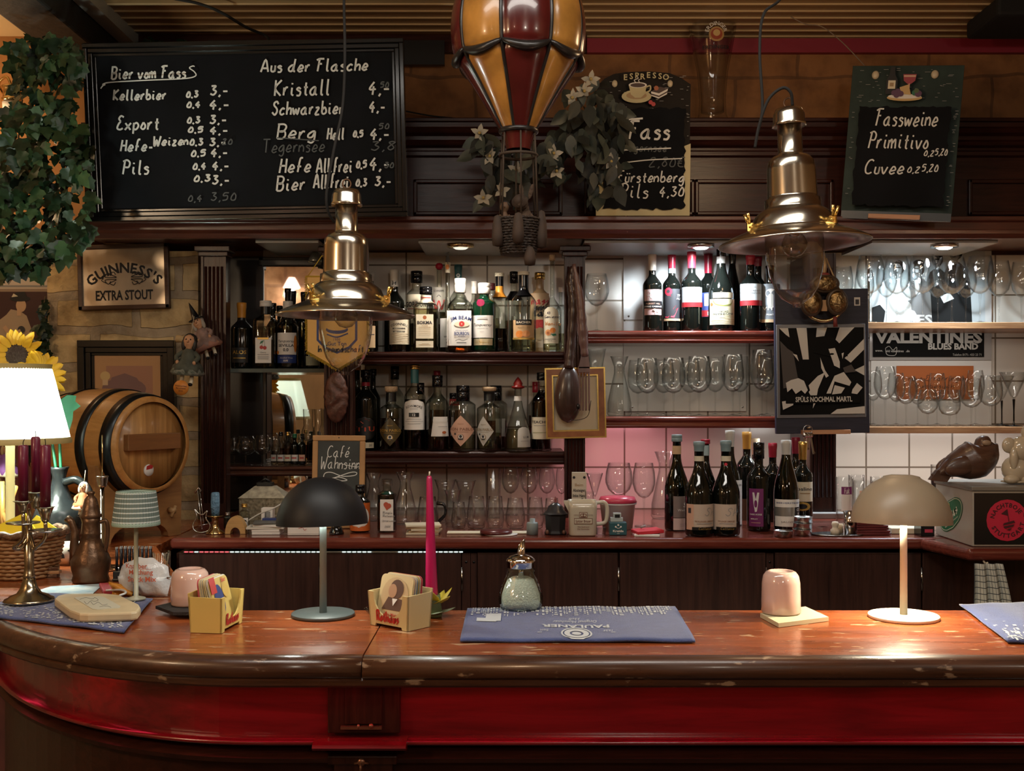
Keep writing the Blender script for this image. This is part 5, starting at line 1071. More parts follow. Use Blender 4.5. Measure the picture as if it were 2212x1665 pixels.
art = px_items(L, k, dash + [('p', [(1287, 350), (1310, 340), (1470, 320), (1490, 312), (1489, 466), (1287, 466)], PCREAM), ('d', 1373, 212, 32, PCREAM, 14), ('d', 1373, 210, 22, TAN, 8), ('p', [(1356, 188), (1361, 208), (1370, 215), (1382, 215), (1391, 207), (1395, 188)], PCREAM), ('d', 1375.5, 188, 19.5, LWHITE, 6), ('d', 1375.5, 188.5, 16, M('coffee_print', (0.05, 0.02, 0.01), 0.5), 4.5), ('l', [(1394, 192), (1402, 190), (1402, 199), (1392, 205)], 3, PCREAM),
 ('l', [(1372, 184), (1368, 178), (1376, 174), (1372, 168)], 1.6, LWHITE), ('l', [(1380, 184), (1377, 178), (1384, 175)], 1.4, LWHITE), ('p', [(1404, 202), (1422, 192), (1440, 196), (1438, 208), (1420, 217), (1404, 211)], LWHITE), ('p', [(1404, 206), (1421, 211), (1439, 201), (1439, 204), (1421, 214), (1404, 209)], M('coffee_print', (0, 0, 0))), ('p', [(1404, 202), (1422, 192), (1440, 196), (1421, 206)], M('coffee_print', (0, 0, 0))), ('d', 1415, 195, 5, M('rust_print', (0, 0, 0))), ('d', 1403, 225, 4.5, REDP), ('d', 1409, 229, 4.5, REDP)])
art.append(('p', rough(L, 1303, 238, 1477, 452), SLATE))
for i, ch in enumerate('ESPRESSO'): art.append(('t', ch, *L(1349 + i * 12.3, 172 - 4.5 * math.sin(i / 7 * PI) + (3 if i == 3 else 0)), 17 * k, PCREAM, 0.02))
for a in [("Fass", 1352, 303, 38, 1442, 4.6, CHALK), ("Tegernsee", 1342, 330, 18, 1437, 2.4, CHALK2), ("2,80€", 1398, 362, 24, 1474, 2.4, CHALK2), ("Fürstenberg", 1330, 395, 24, 1474, 3.0, CHALK), ("Pils", 1336, 428, 30, 1397, 3.0, CHALK), ("4,30", 1421, 425, 24, 1473, 3.0, CHALK)]:
 art.append(hand(a[0], L, a[1], a[2], a[3], a[4], k, a[5], a[6]))
art += px_items(L, k, [('l', [(1345, 327), (1447, 323)], 2.6, CHALK), ('l', [(1345, 354), (1400, 348), (1471, 345)], 2.4, CHALK), ('l', [(1356, 262), (1386, 260)], 4, CHALK)])
decals(art, flatmap(0.0), None, t, None, name='painting')
m = MB(); a, b = L(1287, 481), L(1489, 467); m.bx(a[0], b[0], -0.004, 0.012, a[1], b[1]); m.build('base_strip', BLACK, t)
def ledge(t, L, x0, x1, y0, y1, dy=-0.022):
 m = MB(); a, b = L(x0, y1), L(x1, y0); m.bx(a[0], b[0], dy, -0.004, a[1], b[1]); m.build('chalk_ledge', wood('ledge_wood', (0.42, 0.2, 0.1), (0.55, 0.3, 0.16), 'X', rough=0.5), t, bevel=0.001)
ledge(t, L, 1336, 1437, 476, 485)
for q in ((1327, 183), (1446, 183)):
 x, zz = L(*q); MB().ell((x, -0.004, zz), (0.0095, 0.006, 0.012), 12).build('hanger_knob', M('bone', (0.55, 0.48, 0.34), 0.35), t)
m = MB(); x, zz = L(1352, 478); m.tube([(x, -0.012, zz), (x, -0.012, zz + 12 * k)], 0.003, 6); m.tube(smooth_pts([(x, -0.02, zz), (x - 0.012, -0.022, zz - 0.008), (x + 0.006, -0.022, zz - 0.014), (x + 0.012, -0.02, zz - 0.004), (x + 0.004, -0.022, zz - 0.036)]), 0.0011, 5); m.build('string_peg', M('twine', (0.45, 0.36, 0.24), 0.8), t)
# wine board
t, L, k = frame_px('wine_board', 'tilted dark green chalkboard with wine bottle and cheese painting', 'chalkboard', 1948, 300, 3.60, roll=4.6, yaw=-17)
GRB = M('green_board', (0.022, 0.038, 0.034), 0.6, var=0.25, vs=12, spec=0.2)
def L0(dx, dz): return (dx * k, dz * k)
w2, h2 = 114 * k, 158 * k
m = MB(); m.bx(-w2, w2, 0, 0.010, -h2, h2); m.build('board', GRB, t, bevel=0.001)
m = MB(); m.bx(-w2 + 0.002, w2 - 0.002, -0.004, 0.012, -h2 - 17 * k, -h2); m.build('base_strip', BLACK, t)
LL = lambda px, py: ((px - 1948) * k * 1.045, -(py - 300) * k)
ledge(t, lambda px, py: ((px - 1948) * k, -(py - 300) * k), 1892, 1998, 465, 474)
rnd = random.Random(4)
its = px_items(LL, k, [('r', 1948 + rnd.uniform(-100, 100), 300 - rnd.uniform(75, 150), rnd.uniform(3, 12), 0.9, GREY) for _ in range(46)] + [('r', 1948 + rnd.choice((-100, 101, -97, 98)), 300 + rnd.uniform(-60, 150), rnd.uniform(3, 7), 0.9, GREY) for _ in range(30)])
BTL = M('print_black', (0.006, 0.005, 0.006), 0.6); PURP = M('print_purple', (0.10, 0.04, 0.09), 0.6); CHEE = M('print_cheese', (0.55, 0.38, 0.16), 0.6); WINE = M('print_wine', (0.32, 0.05, 0.07), 0.6)
its += px_items(LL, k, [('d', 1946, 216, 36, CHEE, 7), ('d', 1946, 213, 34, LWHITE, 5), ('p', [(1908, 208), (1908, 178), (1913, 168), (1915, 150), (1923, 150), (1925, 168), (1930, 178), (1930, 208)], BTL), ('r', 1919, 188, 15, 18, LCREAM), ('r', 1919, 188, 8, 8, TAN), ('p', [(1940, 166), (1966, 166), (1964, 180), (1956, 187), (1950, 187), (1942, 180)], WINE), ('r', 1953, 170, 24, 4, LPINK), ('r', 1953, 195, 2.5, 18, LPINK), ('p', [(1935, 194), (1952, 188), (1958, 210), (1938, 208)], CHEE),
 ('d', 1925, 206, 6, PURP), ('d', 1932, 203, 6, PURP), ('d', 1938, 208, 6, PURP), ('d', 1930, 211, 6, PURP), ('d', 1965, 206, 6, GREENP), ('d', 1972, 208, 7, PURP), ('d', 1968, 202, 5, M('print_leaf', (0.08, 0.12, 0.05), 0.6))])
its.append(('p', rough(lambda px, py: ((px - 1948) * k, -(py - 300) * k), 1855, 236, 2041, 448, amp=2.5), SLATE))
Lh = lambda px, py: ((px - 1948) * k, -(py - 300) * k)
for a in [("Fassweine", 1889, 277, 36, 2015, 3.2), ("Primitivo", 1879, 325, 36, 2000, 3.2), ("0,2", 1994, 340, 14, 2014, 2.2), ("5,20", 2016, 338, 16, 2040, 2.2), ("Cuvee", 1877, 380, 30, 1955, 3.2), ("0,2", 1963, 376, 15, 1988, 2.4), ("5,20", 1992, 373, 18, 2024, 2.4)]:
 its.append(hand(a[0], Lh, a[1], a[2], a[3], a[4], k, a[5]))
decals(its, flatmap(0.0), None, t, None, name='painting')
for q in ((1883, 163), (2004, 162)):
 x, zz = Lh(*q); MB().ell((x, -0.004, zz), (0.012, 0.008, 0.014), 12).build('hanger_knob', M('bone', (0, 0, 0)), t)
# brewery mirror
t, L, k = frame_px('brewery_mirror', 'wood framed brewery mirror with black lettering on the sand stone wall', 'mirror', 268, 598, 3.885, roll=-1.6)
w2, h2 = 98 * k, 70 * k
m = MB()
for a, b, c, d in ((-w2, w2, h2 - 9 * k, h2), (-w2, w2, -h2, -h2 + 9 * k), (-w2, -w2 + 9 * k, -h2, h2), (w2 - 9 * k, w2, -h2, h2)): m.bx(a, b, -0.012, 0.012, c, d)
m.build('frame', wood('mirror_frame', (0.045, 0.02, 0.01), (0.09, 0.04, 0.02), 'X', rough=0.4), t, bevel=0.002)
MTAN = M('antique_mirror', (0.62, 0.50, 0.36), 0.25, 0.4, var=0.15, vs=6)  # tan base colour stands in for the beige room reflected here
its = px_items(L, k, [('a', "GUINNESS'S", 268, 690, 112, 30, BTL, PI / 2, 1, 0.03), ('t', 'EXTRA STOUT', 268, 637, 29, BTL, 0.03, 0, 124)])
for sx in (-1, 1):
 for sy in (-1, 1):
  its += px_items(L, k, [('l', [(268 + sx * 16, 601 + sy * 3), (268 + sx * 30, 601 + sy * 10), (268 + sx * 22, 601 + sy * 14), (268 + sx * 18, 601 + sy * 8)], 1.8, BTL), ('l', [(268 + sx * 16, 601 + sy * 2), (268 + sx * 40, 601 + sy * 3), (268 + sx * 34, 601 + sy * 12), (268 + sx * 28, 601 + sy * 6)], 1.8, BTL), ('l', [(268 + sx * 38, 601 + sy * 10), (268 + sx * 48, 601 + sy * 4), (268 + sx * 44, 601)], 1.6, BTL)])
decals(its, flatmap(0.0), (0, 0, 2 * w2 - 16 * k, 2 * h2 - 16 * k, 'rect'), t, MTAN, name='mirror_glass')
# hat picture
t, L, k = frame_px('framed_print', 'black framed print of a mauve hat on tan paper behind the barrel', 'picture', 276, 830, 3.87, tilt=2)
m = MB()
x0, z1 = L(172, 735); x1, z0 = L(380, 925); fw = 33 * k
for i, (q0, q1, y0) in enumerate(((0, 0.45, -0.022), (0.45, 0.8, -0.012), (0.8, 1.0, -0.004))):
 a, b = q0 * fw, q1 * fw
 m.bx(x0 + a, x1 - a, y0, 0.01, z1 - b, z1 - a); m.bx(x0 + a, x1 - a, y0, 0.01, z0 + a, z0 + b); m.bx(x0 + a, x0 + b, y0, 0.01, z0 + b, z1 - b); m.bx(x1 - b, x1 - a, y0, 0.01, z0 + b, z1 - b)
m.build('frame', M('black_lacquer', (0, 0, 0)), t, bevel=0.002)
MAUVE = M('print_mauve', (0.20, 0.11, 0.10), 0.7)
its = px_items(L, k, [('r', 280, 855, 100, 130, M('print_rose_tan', (0.36, 0.18, 0.11), 0.7)), ('d', 268, 840, 48, MAUVE, 24), ('p', [(232, 838), (242, 815), (270, 806), (296, 816), (312, 842)], MAUVE), ('d', 262, 856, 22, M('print_skin', (0.45, 0.26, 0.15), 0.7), 16), ('d', 228, 812, 11, CHEE, 10), ('r', 228, 826, 12, 12, LBEIGE)])
decals(its, flatmap(0.0), ((x0 + x1) / 2, (z0 + z1) / 2, x1 - x0 - 2 * fw, z1 - z0 - 2 * fw, 'rect'), t, M('print_tan', (0.45, 0.25, 0.11), 0.7), name='print')
# vintage lady poster, partly out of the picture
t, L, k = frame_px('vintage_poster', 'old poster of a woman in pale dress and feathered hat at stone wall edge', 'poster', 20, 670, 3.99)
LDR = M('print_pale', (0.42, 0.32, 0.22), 0.7)
its = px_items(L, k, [('r', 20, 596, 165, 56, M('poster_band', (0.55, 0.47, 0.40), 0.6)), ('r', 20, 618, 165, 4, GREY), ('r', 20, 695, 165, 130, M('print_maroon', (0.045, 0.012, 0.012), 0.6)), ('p', [(-30, 765), (-12, 700), (14, 680), (24, 668), (44, 672), (58, 682), (70, 715), (72, 765)], LDR), ('d', 46, 660, 11, M('print_skin2', (0.55, 0.36, 0.22), 0.7), 14), ('r', 42, 675, 9, 14, M('print_skin2', (0, 0, 0))),
 ('d', 44, 645, 22, BTL, 6), ('p', [(30, 644), (34, 632), (54, 630), (60, 644)], BTL), ('p', [(26, 642), (30, 634), (40, 640)], LCREAM), ('d', 47, 712, 8, DGREY), ('l', [(10, 705), (25, 722), (46, 715)], 9, M('print_skin2', (0, 0, 0)))])
decals(its, flatmap(0.0), (0, 0, 165 * k, 195 * k, 'rect'), t, M('poster_paper', (0.30, 0.22, 0.16), 0.6), name='sheet')
m = MB(); m.bx(-82.5 * k, 82.5 * k, 0.0012, 0.008, -97 * k, 97 * k); m.build('backing', DGREY, t)
# pennant with fringe
t, L, k = frame_px('pennant', 'yellow fringed pennant hanging behind the brass pendant lamp', 'pennant', 728, 700, 3.74)
YEL = M('pennant_cloth', (0.78, 0.48, 0.15), 0.7, bump=0.15, bs=300); FRY = M('fringe_yellow', (0.55, 0.36, 0.03), 0.8)
pl = [L(*p) for p in ((664, 598), (792, 598), (792, 758), (730, 796), (664, 758))]
m = MB(); m.prism(pl, 0, 0.003); m.build('cloth', YEL, t)
m = MB(); path = [(664, 598), (664, 758), (730, 796), (792, 758), (792, 598)]
for (ax, ay), (bx_, by) in zip(path, path[1:]):
 n = int(math.hypot(bx_ - ax, by - ay) / 2.6); dx, dy = bx_ - ax, by - ay; ln = math.hypot(dx, dy); nx, ny = -dy / ln, dx / ln
 for i in range(n):
  f = i / n; x, y = ax + dx * f, ay + dy * f; q = 5 + random.uniform(-1, 1.5); a, b = L(x, y), L(x + nx * q, y + ny * q + 1); c = L(x + dx / n, y + dy / n)
  m.tube([(a[0], 0.0015, a[1]), (b[0], 0.001 - random.random() * 0.002, b[1])], 0.0014, 4)
m.build('fringe', FRY, t)
its = px_items(L, k, [('p', [(684, 690), (684, 735), (700, 752), (728, 764), (756, 752), (772, 735), (772, 690)], BLUEP), ('p', [(689, 693), (689, 733), (703, 748), (728, 759), (753, 748), (767, 733), (767, 693)], YEL), ('d', 728, 712, 24, BLUEP, 9), ('d', 728, 708, 22, YEL, 6), ('l', [(706, 722), (728, 728), (752, 720)], 3, BLUEP), ('t', 'Gut Ton', 728, 742, 12, BLUEP, 0.01), ('t', '1950', 728, 733, 8, BLUEP)])
its.append(('h', 'In Freundschaft', *L(686, 760), 14 * k, 2.2 * k, DGREY, 0.1, 0.62))
decals(its, flatmap(0.0), None, t, None, name='emblem')
m = MB(); m.tube([(L(664, 598)[0], 0, L(664, 598)[1]), (L(694, 552)[0], 0.01, L(694, 552)[1]), (L(700, 548)[0], 0.06, L(700, 548)[1])], 0.0016, 5); m.tube([(L(660, 597)[0], 0.0015, L(660, 597)[1]), (L(796, 597)[0], 0.0015, L(796, 597)[1])], 0.003, 6); m.build('hanging_cord', FRY, t)
# leather medallion on the second post
t, L, k = frame_px('carved_plaque', 'oval brown carved plaque hanging on the second fluted post', 'plaque', 726, 858, 3.80)
m = MB(); m.grid(lambda u, v: (25 * k * (2 * u - 1) * math.sqrt(max(0.0, 1 - (2 * v - 1) ** 2)) * (1 + 0.04 * math.sin(40 * v)), -0.016 * math.sqrt(max(0, 1 - (2 * u - 1) ** 2)) * math.sqrt(max(0, 1 - (2 * v - 1) ** 2)) - 0.0035 * math.sin(9 * u + 3 * math.sin(9 * v)) * math.sin(PI * u) * math.sin(PI * v), 54 * k * (2 * v - 1)), 20, 34)
m.build('shell', M('carved_leather', (0.085, 0.03, 0.018), 0.5, var=0.4, vs=60, bump=0.3, bs=90), t, solid=0.004)
# framed picture with spoon and fork
t, L, k = frame_px('framed_paper', 'small burl wood frame with gilt edges and blank cream paper', 'picture', 1243, 870, 3.77, roll=-1.3)
BURL = M('burl_wood', (0.22, 0.07, 0.02), 0.3, col2=(0.34, 0.13, 0.04), vs=30, coat=0.4)
m = MB(); g = MB(); x1, z1 = 65 * k, 76 * k
for r0, r1, mm, y0 in ((0, 3, g, -0.011), (3, 15, m, -0.010), (15, 18, g, -0.007)):
 a, b = r0 * k, r1 * k
 mm.bx(-x1 + a, x1 - a, y0, 0.01, z1 - b, z1 - a); mm.bx(-x1 + a, x1 - a, y0, 0.01, -z1 + a, -z1 + b); mm.bx(-x1 + a, -x1 + b, y0, 0.01, -z1 + b, z1 - b); mm.bx(x1 - b, x1 - a, y0, 0.01, -z1 + b, z1 - b)
m.build('frame', BURL, t); g.build('gilt_edge', GOLD, t)
m = MB(); m.bx(-x1 + 17 * k, x1 - 17 * k, 0.0, 0.008, -z1 + 17 * k, z1 - 17 * k); m.build('paper', M('passepartout', (0.52, 0.46, 0.33), 0.7), t)
SPN = wood('spoon_wood', (0.030, 0.014, 0.010), (0.065, 0.032, 0.024), 'Z', rough=0.3, coat=0.3)
t, L, k = frame_px('carved_spoon', 'oversized dark carved wooden spoon hanging in front of the small burl frame', 'wooden spoon', 1228, 850, 3.725, roll=1)
m = MB(); m.grid(lambda u, v: (27 * k * (2 * u - 1) * math.sqrt(max(0.0, 1 - (2 * v - 1) ** 2)) * (0.9 + 0.2 * (1 - v)), 0.02 - 0.026 * math.sqrt(max(0, 1 - (2 * u - 1) ** 2)) * math.sqrt(max(0, 1 - (2 * v - 1) ** 2)), 62 * k * (2 * v - 1)), 18, 22); m.build('bowl', SPN, t, solid=0.006)
def carved(pts, rads, name, mat, par, twist=0.25):
 P = smooth_pts(pts, 8); n = len(P); rr = []
 for i in range(n):
  f = i / (n - 1) * (len(rads) - 1); a = int(min(f, len(rads) - 2)); rr.append(rads[a] + (rads[a + 1] - rads[a]) * (f - a) + 0.0012 * math.sin(i * 1.9))
 m = MB(); m.tube(P, rr, 10); return m.build(name, mat, par)
carved([(0.0, 0.012, 55 * k), (4 * k, 0.012, 110 * k), (8 * k, 0.01, 190 * k), (2 * k, 0.01, 240 * k), (6 * k, 0.01, 275 * k)], [0.016, 0.014, 0.019, 0.016, 0.012], 'handle', SPN, t)
FRK = wood('fork_wood', (0.10, 0.05, 0.045), (0.17, 0.095, 0.085), 'Z', rough=0.35, coat=0.2)
t, L, k = frame_px('carved_fork', 'oversized carved wooden fork hanging beside the dark wooden spoon', 'wooden fork', 1262, 840, 3.665, roll=-0.5)
m = MB()
for i in range(4): m.box((-9.5 + 6.6 * i) * k, 0, -4 * k, 4 * k, 0.008, 86 * k)
m.box(0, 0, 42 * k, 25 * k, 0.010, 14 * k); m.prism([(-12.5 * k, 45 * k), (12.5 * k, 45 * k), (9 * k, 78 * k), (-4 * k, 80 * k)], -0.005, 0.005)
m.build('head', FRK, t, bevel=0.002)
carved([(2 * k, 0, 70 * k), (-3 * k, 0, 130 * k), (-8 * k, 0, 200 * k), (-20 * k, 0.004, 270 * k)], [0.012, 0.017, 0.014, 0.006], 'handle', FRK, t)
m = MB(); m.tube(smooth_pts([(-15 * k, -0.012, -42 * k), (-30 * k, -0.008, -66 * k), (5 * k, -0.008, -60 * k), (14 * k, -0.008, -25 * k)]), 0.0011, 5); m.ell((-14 * k, -0.012, -38 * k), (0.006, 0.004, 0.010), 8); m.build('wire_tag', BLACKG, t)
# navy board with printed photo
t, L, k = frame_px('navy_board', 'tall navy wooden board with black and white print under acrylic', 'notice board', 1776, 780, 3.70, roll=-0.7)
NAVY = wood('navy_paint', (0.006, 0.007, 0.018), (0.022, 0.022, 0.042), 'X', scale=9, rough=0.5)
w2, h2 = 101 * k, 156 * k
m = MB(); m.bx(-w2, w2, 0.0, 0.02, -h2, h2); m.build('board', NAVY, t, bevel=0.002)
PW = M('print_white', (0.58, 0.57, 0.53), 0.6, spec=0.2); PB = M('print_dark', (0.006, 0.006, 0.006), 0.7, spec=0.1); PG = M('print_mid', (0.05, 0.04, 0.035), 0.45)
def FX(u, v): return (1683 + u * 182 / 182, 708 + v)
its = px_items(L, k, [('p', [(1683, 708), (1702, 708), (1705, 728), (1697, 722)], PW), ('p', [(1720, 708), (1742, 708), (1746, 776), (1733, 776)], PW), ('p', [(1764, 708), (1786, 708), (1780, 726), (1762, 728)], PW), ('p', [(1813, 708), (1845, 708), (1812, 742), (1804, 734)], PW), ('p', [(1865, 733), (1865, 756), (1836, 784), (1823, 774)], PW), ('p', [(1865, 790), (1865, 812), (1844, 800)], PW), ('p', [(1684, 735), (1700, 752), (1712, 760), (1724, 830), (1690, 838)], PG), ('p', [(1711, 763), (1720, 766), (1724, 780)], PW),
 ('p', [(1757, 762), (1774, 746), (1806, 742), (1822, 752), (1830, 770), (1798, 772)], PB), ('p', [(1788, 754), (1802, 752), (1812, 782), (1812, 796), (1800, 790)], PW), ('d', 1795, 765, 5, PB, 2), ('p', [(1770, 772), (1780, 800), (1788, 812), (1782, 816), (1772, 795)], PW), ('p', [(1816, 764), (1821, 762), (1818, 776)], PW), ('p', [(1744, 832), (1764, 812), (1780, 804), (1760, 850), (1748, 846)], PW), ('p', [(1744, 846), (1768, 820), (1762, 852), (1756, 868), (1746, 850)], PW), ('p', [(1782, 850), (1800, 812), (1820, 804), (1836, 826), (1832, 834), (1800, 824), (1792, 850)], PW), ('p', [(1800, 832), (1822, 838), (1814, 850), (1794, 852)], PW),
 ('p', [(1695, 826), (1706, 820), (1722, 816), (1734, 822), (1742, 842), (1736, 850), (1728, 842), (1716, 850), (1708, 838), (1698, 846)], PW), ('p', [(1838, 842), (1848, 828), (1860, 838), (1848, 852), (1836, 850)], PW), ('p', [(1686, 866), (1712, 862), (1710, 874), (1688, 884)], PW), ('p', [(1756, 850), (1764, 858), (1752, 882)], PW), ('p', [(1790, 894), (1804, 884), (1864, 878), (1864, 894)], PW), ('p', [(1818, 795), (1836, 788), (1846, 804), (1822, 806)], PG)])
its += px_items(L, k, [('r', 1774, 862, 160, 17, PB)]) + [('t', 'SPÜLS NOCHMAL MARTL', *L(1776, 862), 15 * k, PW, 0.025, 0, 122 * k)]
m = MB(); a, b = L(1677, 902), L(1869, 700); m.bx(a[0], b[0], -0.006, 0.0, a[1], b[1]); m.build('acrylic_frame', M('grey_acrylic', (0.16, 0.16, 0.17), 0.2), t, bevel=0.002)
a, b = L(1683, 895), L(1865, 708)
decals(its, flatmap(-0.006), ((a[0] + b[0]) / 2, (a[1] + b[1]) / 2, b[0] - a[0], b[1] - a[1], 'rect'), t, PB, name='print')
ledge(t, L, 1727, 1830, 928, 937, -0.03)
decals(px_items(L, k, [('r', 1853, 652, 13, 18, PW), ('r', 1853, 653, 8, 11, DGREY)]), flatmap(0.0), None, t, None, name='sticker')
m = MB(); x, zz = L(1741, 924); m.tube([(x, -0.004, zz), (x, -0.038, zz + 0.003)], 0.003, 8); m.build('key_peg', M('pine_peg', (0.5, 0.33, 0.18), 0.5), t)
p = W(1745, 932, 3.66)
kt = thing('key_bunch', 'bunch of silver keys hanging on the peg of the navy board', 'keys', p)
m = MB(); m.tube([(0.015 * math.cos(a), 0, 0.006 + 0.015 * math.sin(a)) for a in [i * PI / 8 for i in range(16)]], 0.0012, 5, closed=True); m.build('ring', STEEL, kt)
for dx, rot, ln in ((-0.008, 8, 0.045), (0.006, -10, 0.055), (0.001, 2, 0.04)):
 m = MB(); m.lathe([(0, -0.001), (0.0095, -0.001), (0.0095, 0.001), (0, 0.001)], 16, T=Matrix.Translation((0, 0, -0.012)) @ Matrix.Rotation(PI / 2, 4, 'X')); m.box(0, 0, -0.02 - ln / 2, 0.006, 0.002, ln); m.box(0.003, 0, -0.016 - ln, 0.004, 0.002, 0.006); m.build('key', STEEL if dx else BRASS, kt, loc=(dx, -0.003 + dx * 0.3, 0), rot=(0, R(rot), 0))
# harness bells ornament
t, L, k = frame_px('harness_bells', 'brass harness ornament of three embossed bells on a red strap', 'ornament', 1780, 640, 3.64)
BZ = M('aged_brass', (0.27, 0.185, 0.085), 0.33, 1.0, var=0.45, vs=60, bump=0.8, bs=70); DBZ = M('dark_leather', (0.05, 0.03, 0.015), 0.5)
for (cx, cy, rx, ry) in ((1780, 613, 29, 18), (1752, 655, 21, 26), (1807, 652, 21, 26)):
 x, zz = L(cx, cy); m = MB(); m.lathe([(1.0, 0), (1.0, 0.25), (0.85, 0.4), (0, 0.4)], 28, T=Matrix.Translation((x, 0, zz)) @ Matrix.Diagonal((rx * k * 1.12, 0.035, ry * k * 1.12, 1)) @ Matrix.Rotation(PI / 2, 4, 'X')); m.build('bell_rim', DBZ, t)
 m = MB(); m.ell((x, -0.013, zz), (rx * k * 0.9, 0.016, ry * k * 0.9), 24); m.build('bell', BZ, t)
m = MB(); m.tube([(L(1780 + 46 * math.cos(a), 645 + 48 * math.sin(a))[0], 0.004, L(1780, 645 + 48 * math.sin(a))[1]) for a in [R(i) for i in range(0, 181, 12)]], 0.006, 8); m.build('ring', BRASS, t)
m = MB(); m.tube(smooth_pts([(L(1783, 545)[0], 0.03, L(1783, 545)[1]), (L(1782, 570)[0], 0, L(1782, 570)[1]), (L(1780, 592)[0], 0, L(1780, 592)[1])]), [0.007] * 13, 8); m.tube([(L(1788, 556)[0], 0.02, L(1788, 556)[1]), (L(1822, 640)[0], 0.012, L(1822, 640)[1])], 0.003, 6); m.build('strap', M('strap_brass', (0.3, 0.2, 0.1), 0.5, 0.4), t)
m = MB(); x, zz = L(1780, 594); m.ell((x, 0, zz), (14 * k, 0.012, 6 * k), 12); x, zz = L(1803, 700); m.tube([(x, -0.004, zz + 16 * k), (x + 1 * k, -0.004, zz - 6 * k)], [0.0055, 0.0075], 8); m.build('tassel', M('dull_red', (0.16, 0.025, 0.02), 0.6), t)
m = MB(); a, b = L(1774, 672), L(1786, 648); m.bx(a[0], b[0], -0.004, 0.002, a[1], b[1]); m.build('leather_tongue', M('tan_leather', (0.35, 0.2, 0.09), 0.5), t)
# band poster and orange sign behind the glasses
t, L, k = frame_px('band_poster', 'black and white band poster in clear sleeve behind the wine glasses', 'poster', 2010, 643, 4.087)
SKY = M('print_sky', (0.27, 0.29, 0.30), 0.5); MID = M('print_grey2', (0.09, 0.09, 0.09), 0.5); WHT = M('print_bright', (0.42, 0.42, 0.41), 0.5)
m = MB(); a, b = L(1879, 778), L(2142, 512); m.bx(a[0], b[0], 0.0, 0.004, a[1], b[1]); m.build('sleeve', M('sleeve_plastic', (0.38, 0.37, 0.36), 0.15), t)
its = []
def man(cx, hy, s, sh, body, hat=False):
 q = [('p', [(cx - 26 * s, 698), (cx - 24 * s, hy + 48 * s), (cx - 16 * s, hy + 26 * s), (cx - 5 * s, hy + 18 * s), (cx + 7 * s, hy + 18 * s), (cx + 18 * s, hy + 28 * s), (cx + 26 * s, hy + 50 * s), (cx + 30 * s, 698)], body), ('r', cx, hy + 17 * s, 9 * s, 8 * s, MID), ('d', cx + s, hy - 2 * s, 12 * s, PB, 16 * s), ('d', cx - 2 * s, hy + 2 * s, 9 * s, MID, 13 * s), ('d', cx - 4 * s, hy, 4 * s, WHT, 8 * s), ('r', cx - 1.5 * s, hy - 2 * s, 13 * s, 2.4 * s, PB), ('r', cx - 3 * s, hy + 8 * s, 6 * s, 1.6 * s, PB), ('p', [(cx - 10 * s, hy + 24 * s), (cx - 2 * s, hy + 22 * s), (cx + 4 * s, hy + 52 * s), (cx - 6 * s, hy + 58 * s)], sh)]
 return q
its += man(2064, 545, 1.2, PB, PB) + man(2024, 562, 1.0, MID, PB) + man(1984, 582, 0.98, WHT, MID) + man(1940, 580, 1.0, WHT, M('print_shirt', (0.36, 0.36, 0.35), 0.5))
its += [('p', [(1884, 698), (1884, 664), (1900, 658), (1912, 672), (1908, 698)], PB), ('d', 1984, 568, 12, PB, 7), ('p', [(1960, 650), (1985, 640), (2000, 652), (1975, 664)], MID), ('p', [(2030, 640), (2050, 632), (2060, 645), (2038, 655)], WHT), ('p', [(1950, 662), (1975, 672), (1990, 698), (1955, 690)], WHT)]
its = px_items(L, k, its + [('t', 'BLUES', 1965, 690, 28, WHT, 0.03, 0, 96), ('r', 2005, 744, 240, 54, M('print_jet', (0.008, 0.008, 0.008), 0.8, spec=0.1)), ('t', 'VALENTINES', 2005, 728, 34, LGREY, 0.045, 0, 232), ('t', 'BLUES BAND', 2058, 748, 18, LGREY, 0.04, 0, 108), ('t', 'Telefon 0171- 433 23 71', 2088, 766, 7, LGREY, 0.0, 0, 62), ('t', 'www.', 1898, 757, 7, LGREY, 0.01), ('l', [(1912, 752), (1920, 748), (1928, 756), (1936, 750), (1934, 766), (1922, 768), (1914, 764), (1912, 752)], 1.0, LGREY), ('t', 'old valentines', 1932, 758, 7, LGREY, 0.01), ('t', '.de', 1960, 758, 7, LGREY, 0.01)])
a, b = L(1884, 698), L(2128, 524)
decals(its, flatmap(0.0), ((a[0] + b[0]) / 2, (a[1] + b[1]) / 2, b[0] - a[0], b[1] - a[1], 'rect'), t, SKY, name='print', step=0.00008)
t, L, k = frame_px('orange_sign', 'orange card with dark handwriting behind the glasses of the lower pale shelf', 'sign', 2020, 826, 4.085)
m = MB(); a, b = L(1937, 862), L(2103, 790); m.bx(a[0], b[0], 0, 0.003, a[1], b[1]); m.build('card', M('orange_card', (0.42, 0.11, 0.02), 0.6), t)
decals([hand('neue Erfahrungen', L, 1962, 822, 12, 2085, k, 1.4, M('brown_ink', (0.10, 0.03, 0.01), 0.6)), hand('Rumbesuch', L, 1975, 838, 10, 2060, k, 1.2, M('brown_ink', (0, 0, 0)))], flatmap(0.0), None, t, None, name='card_print')
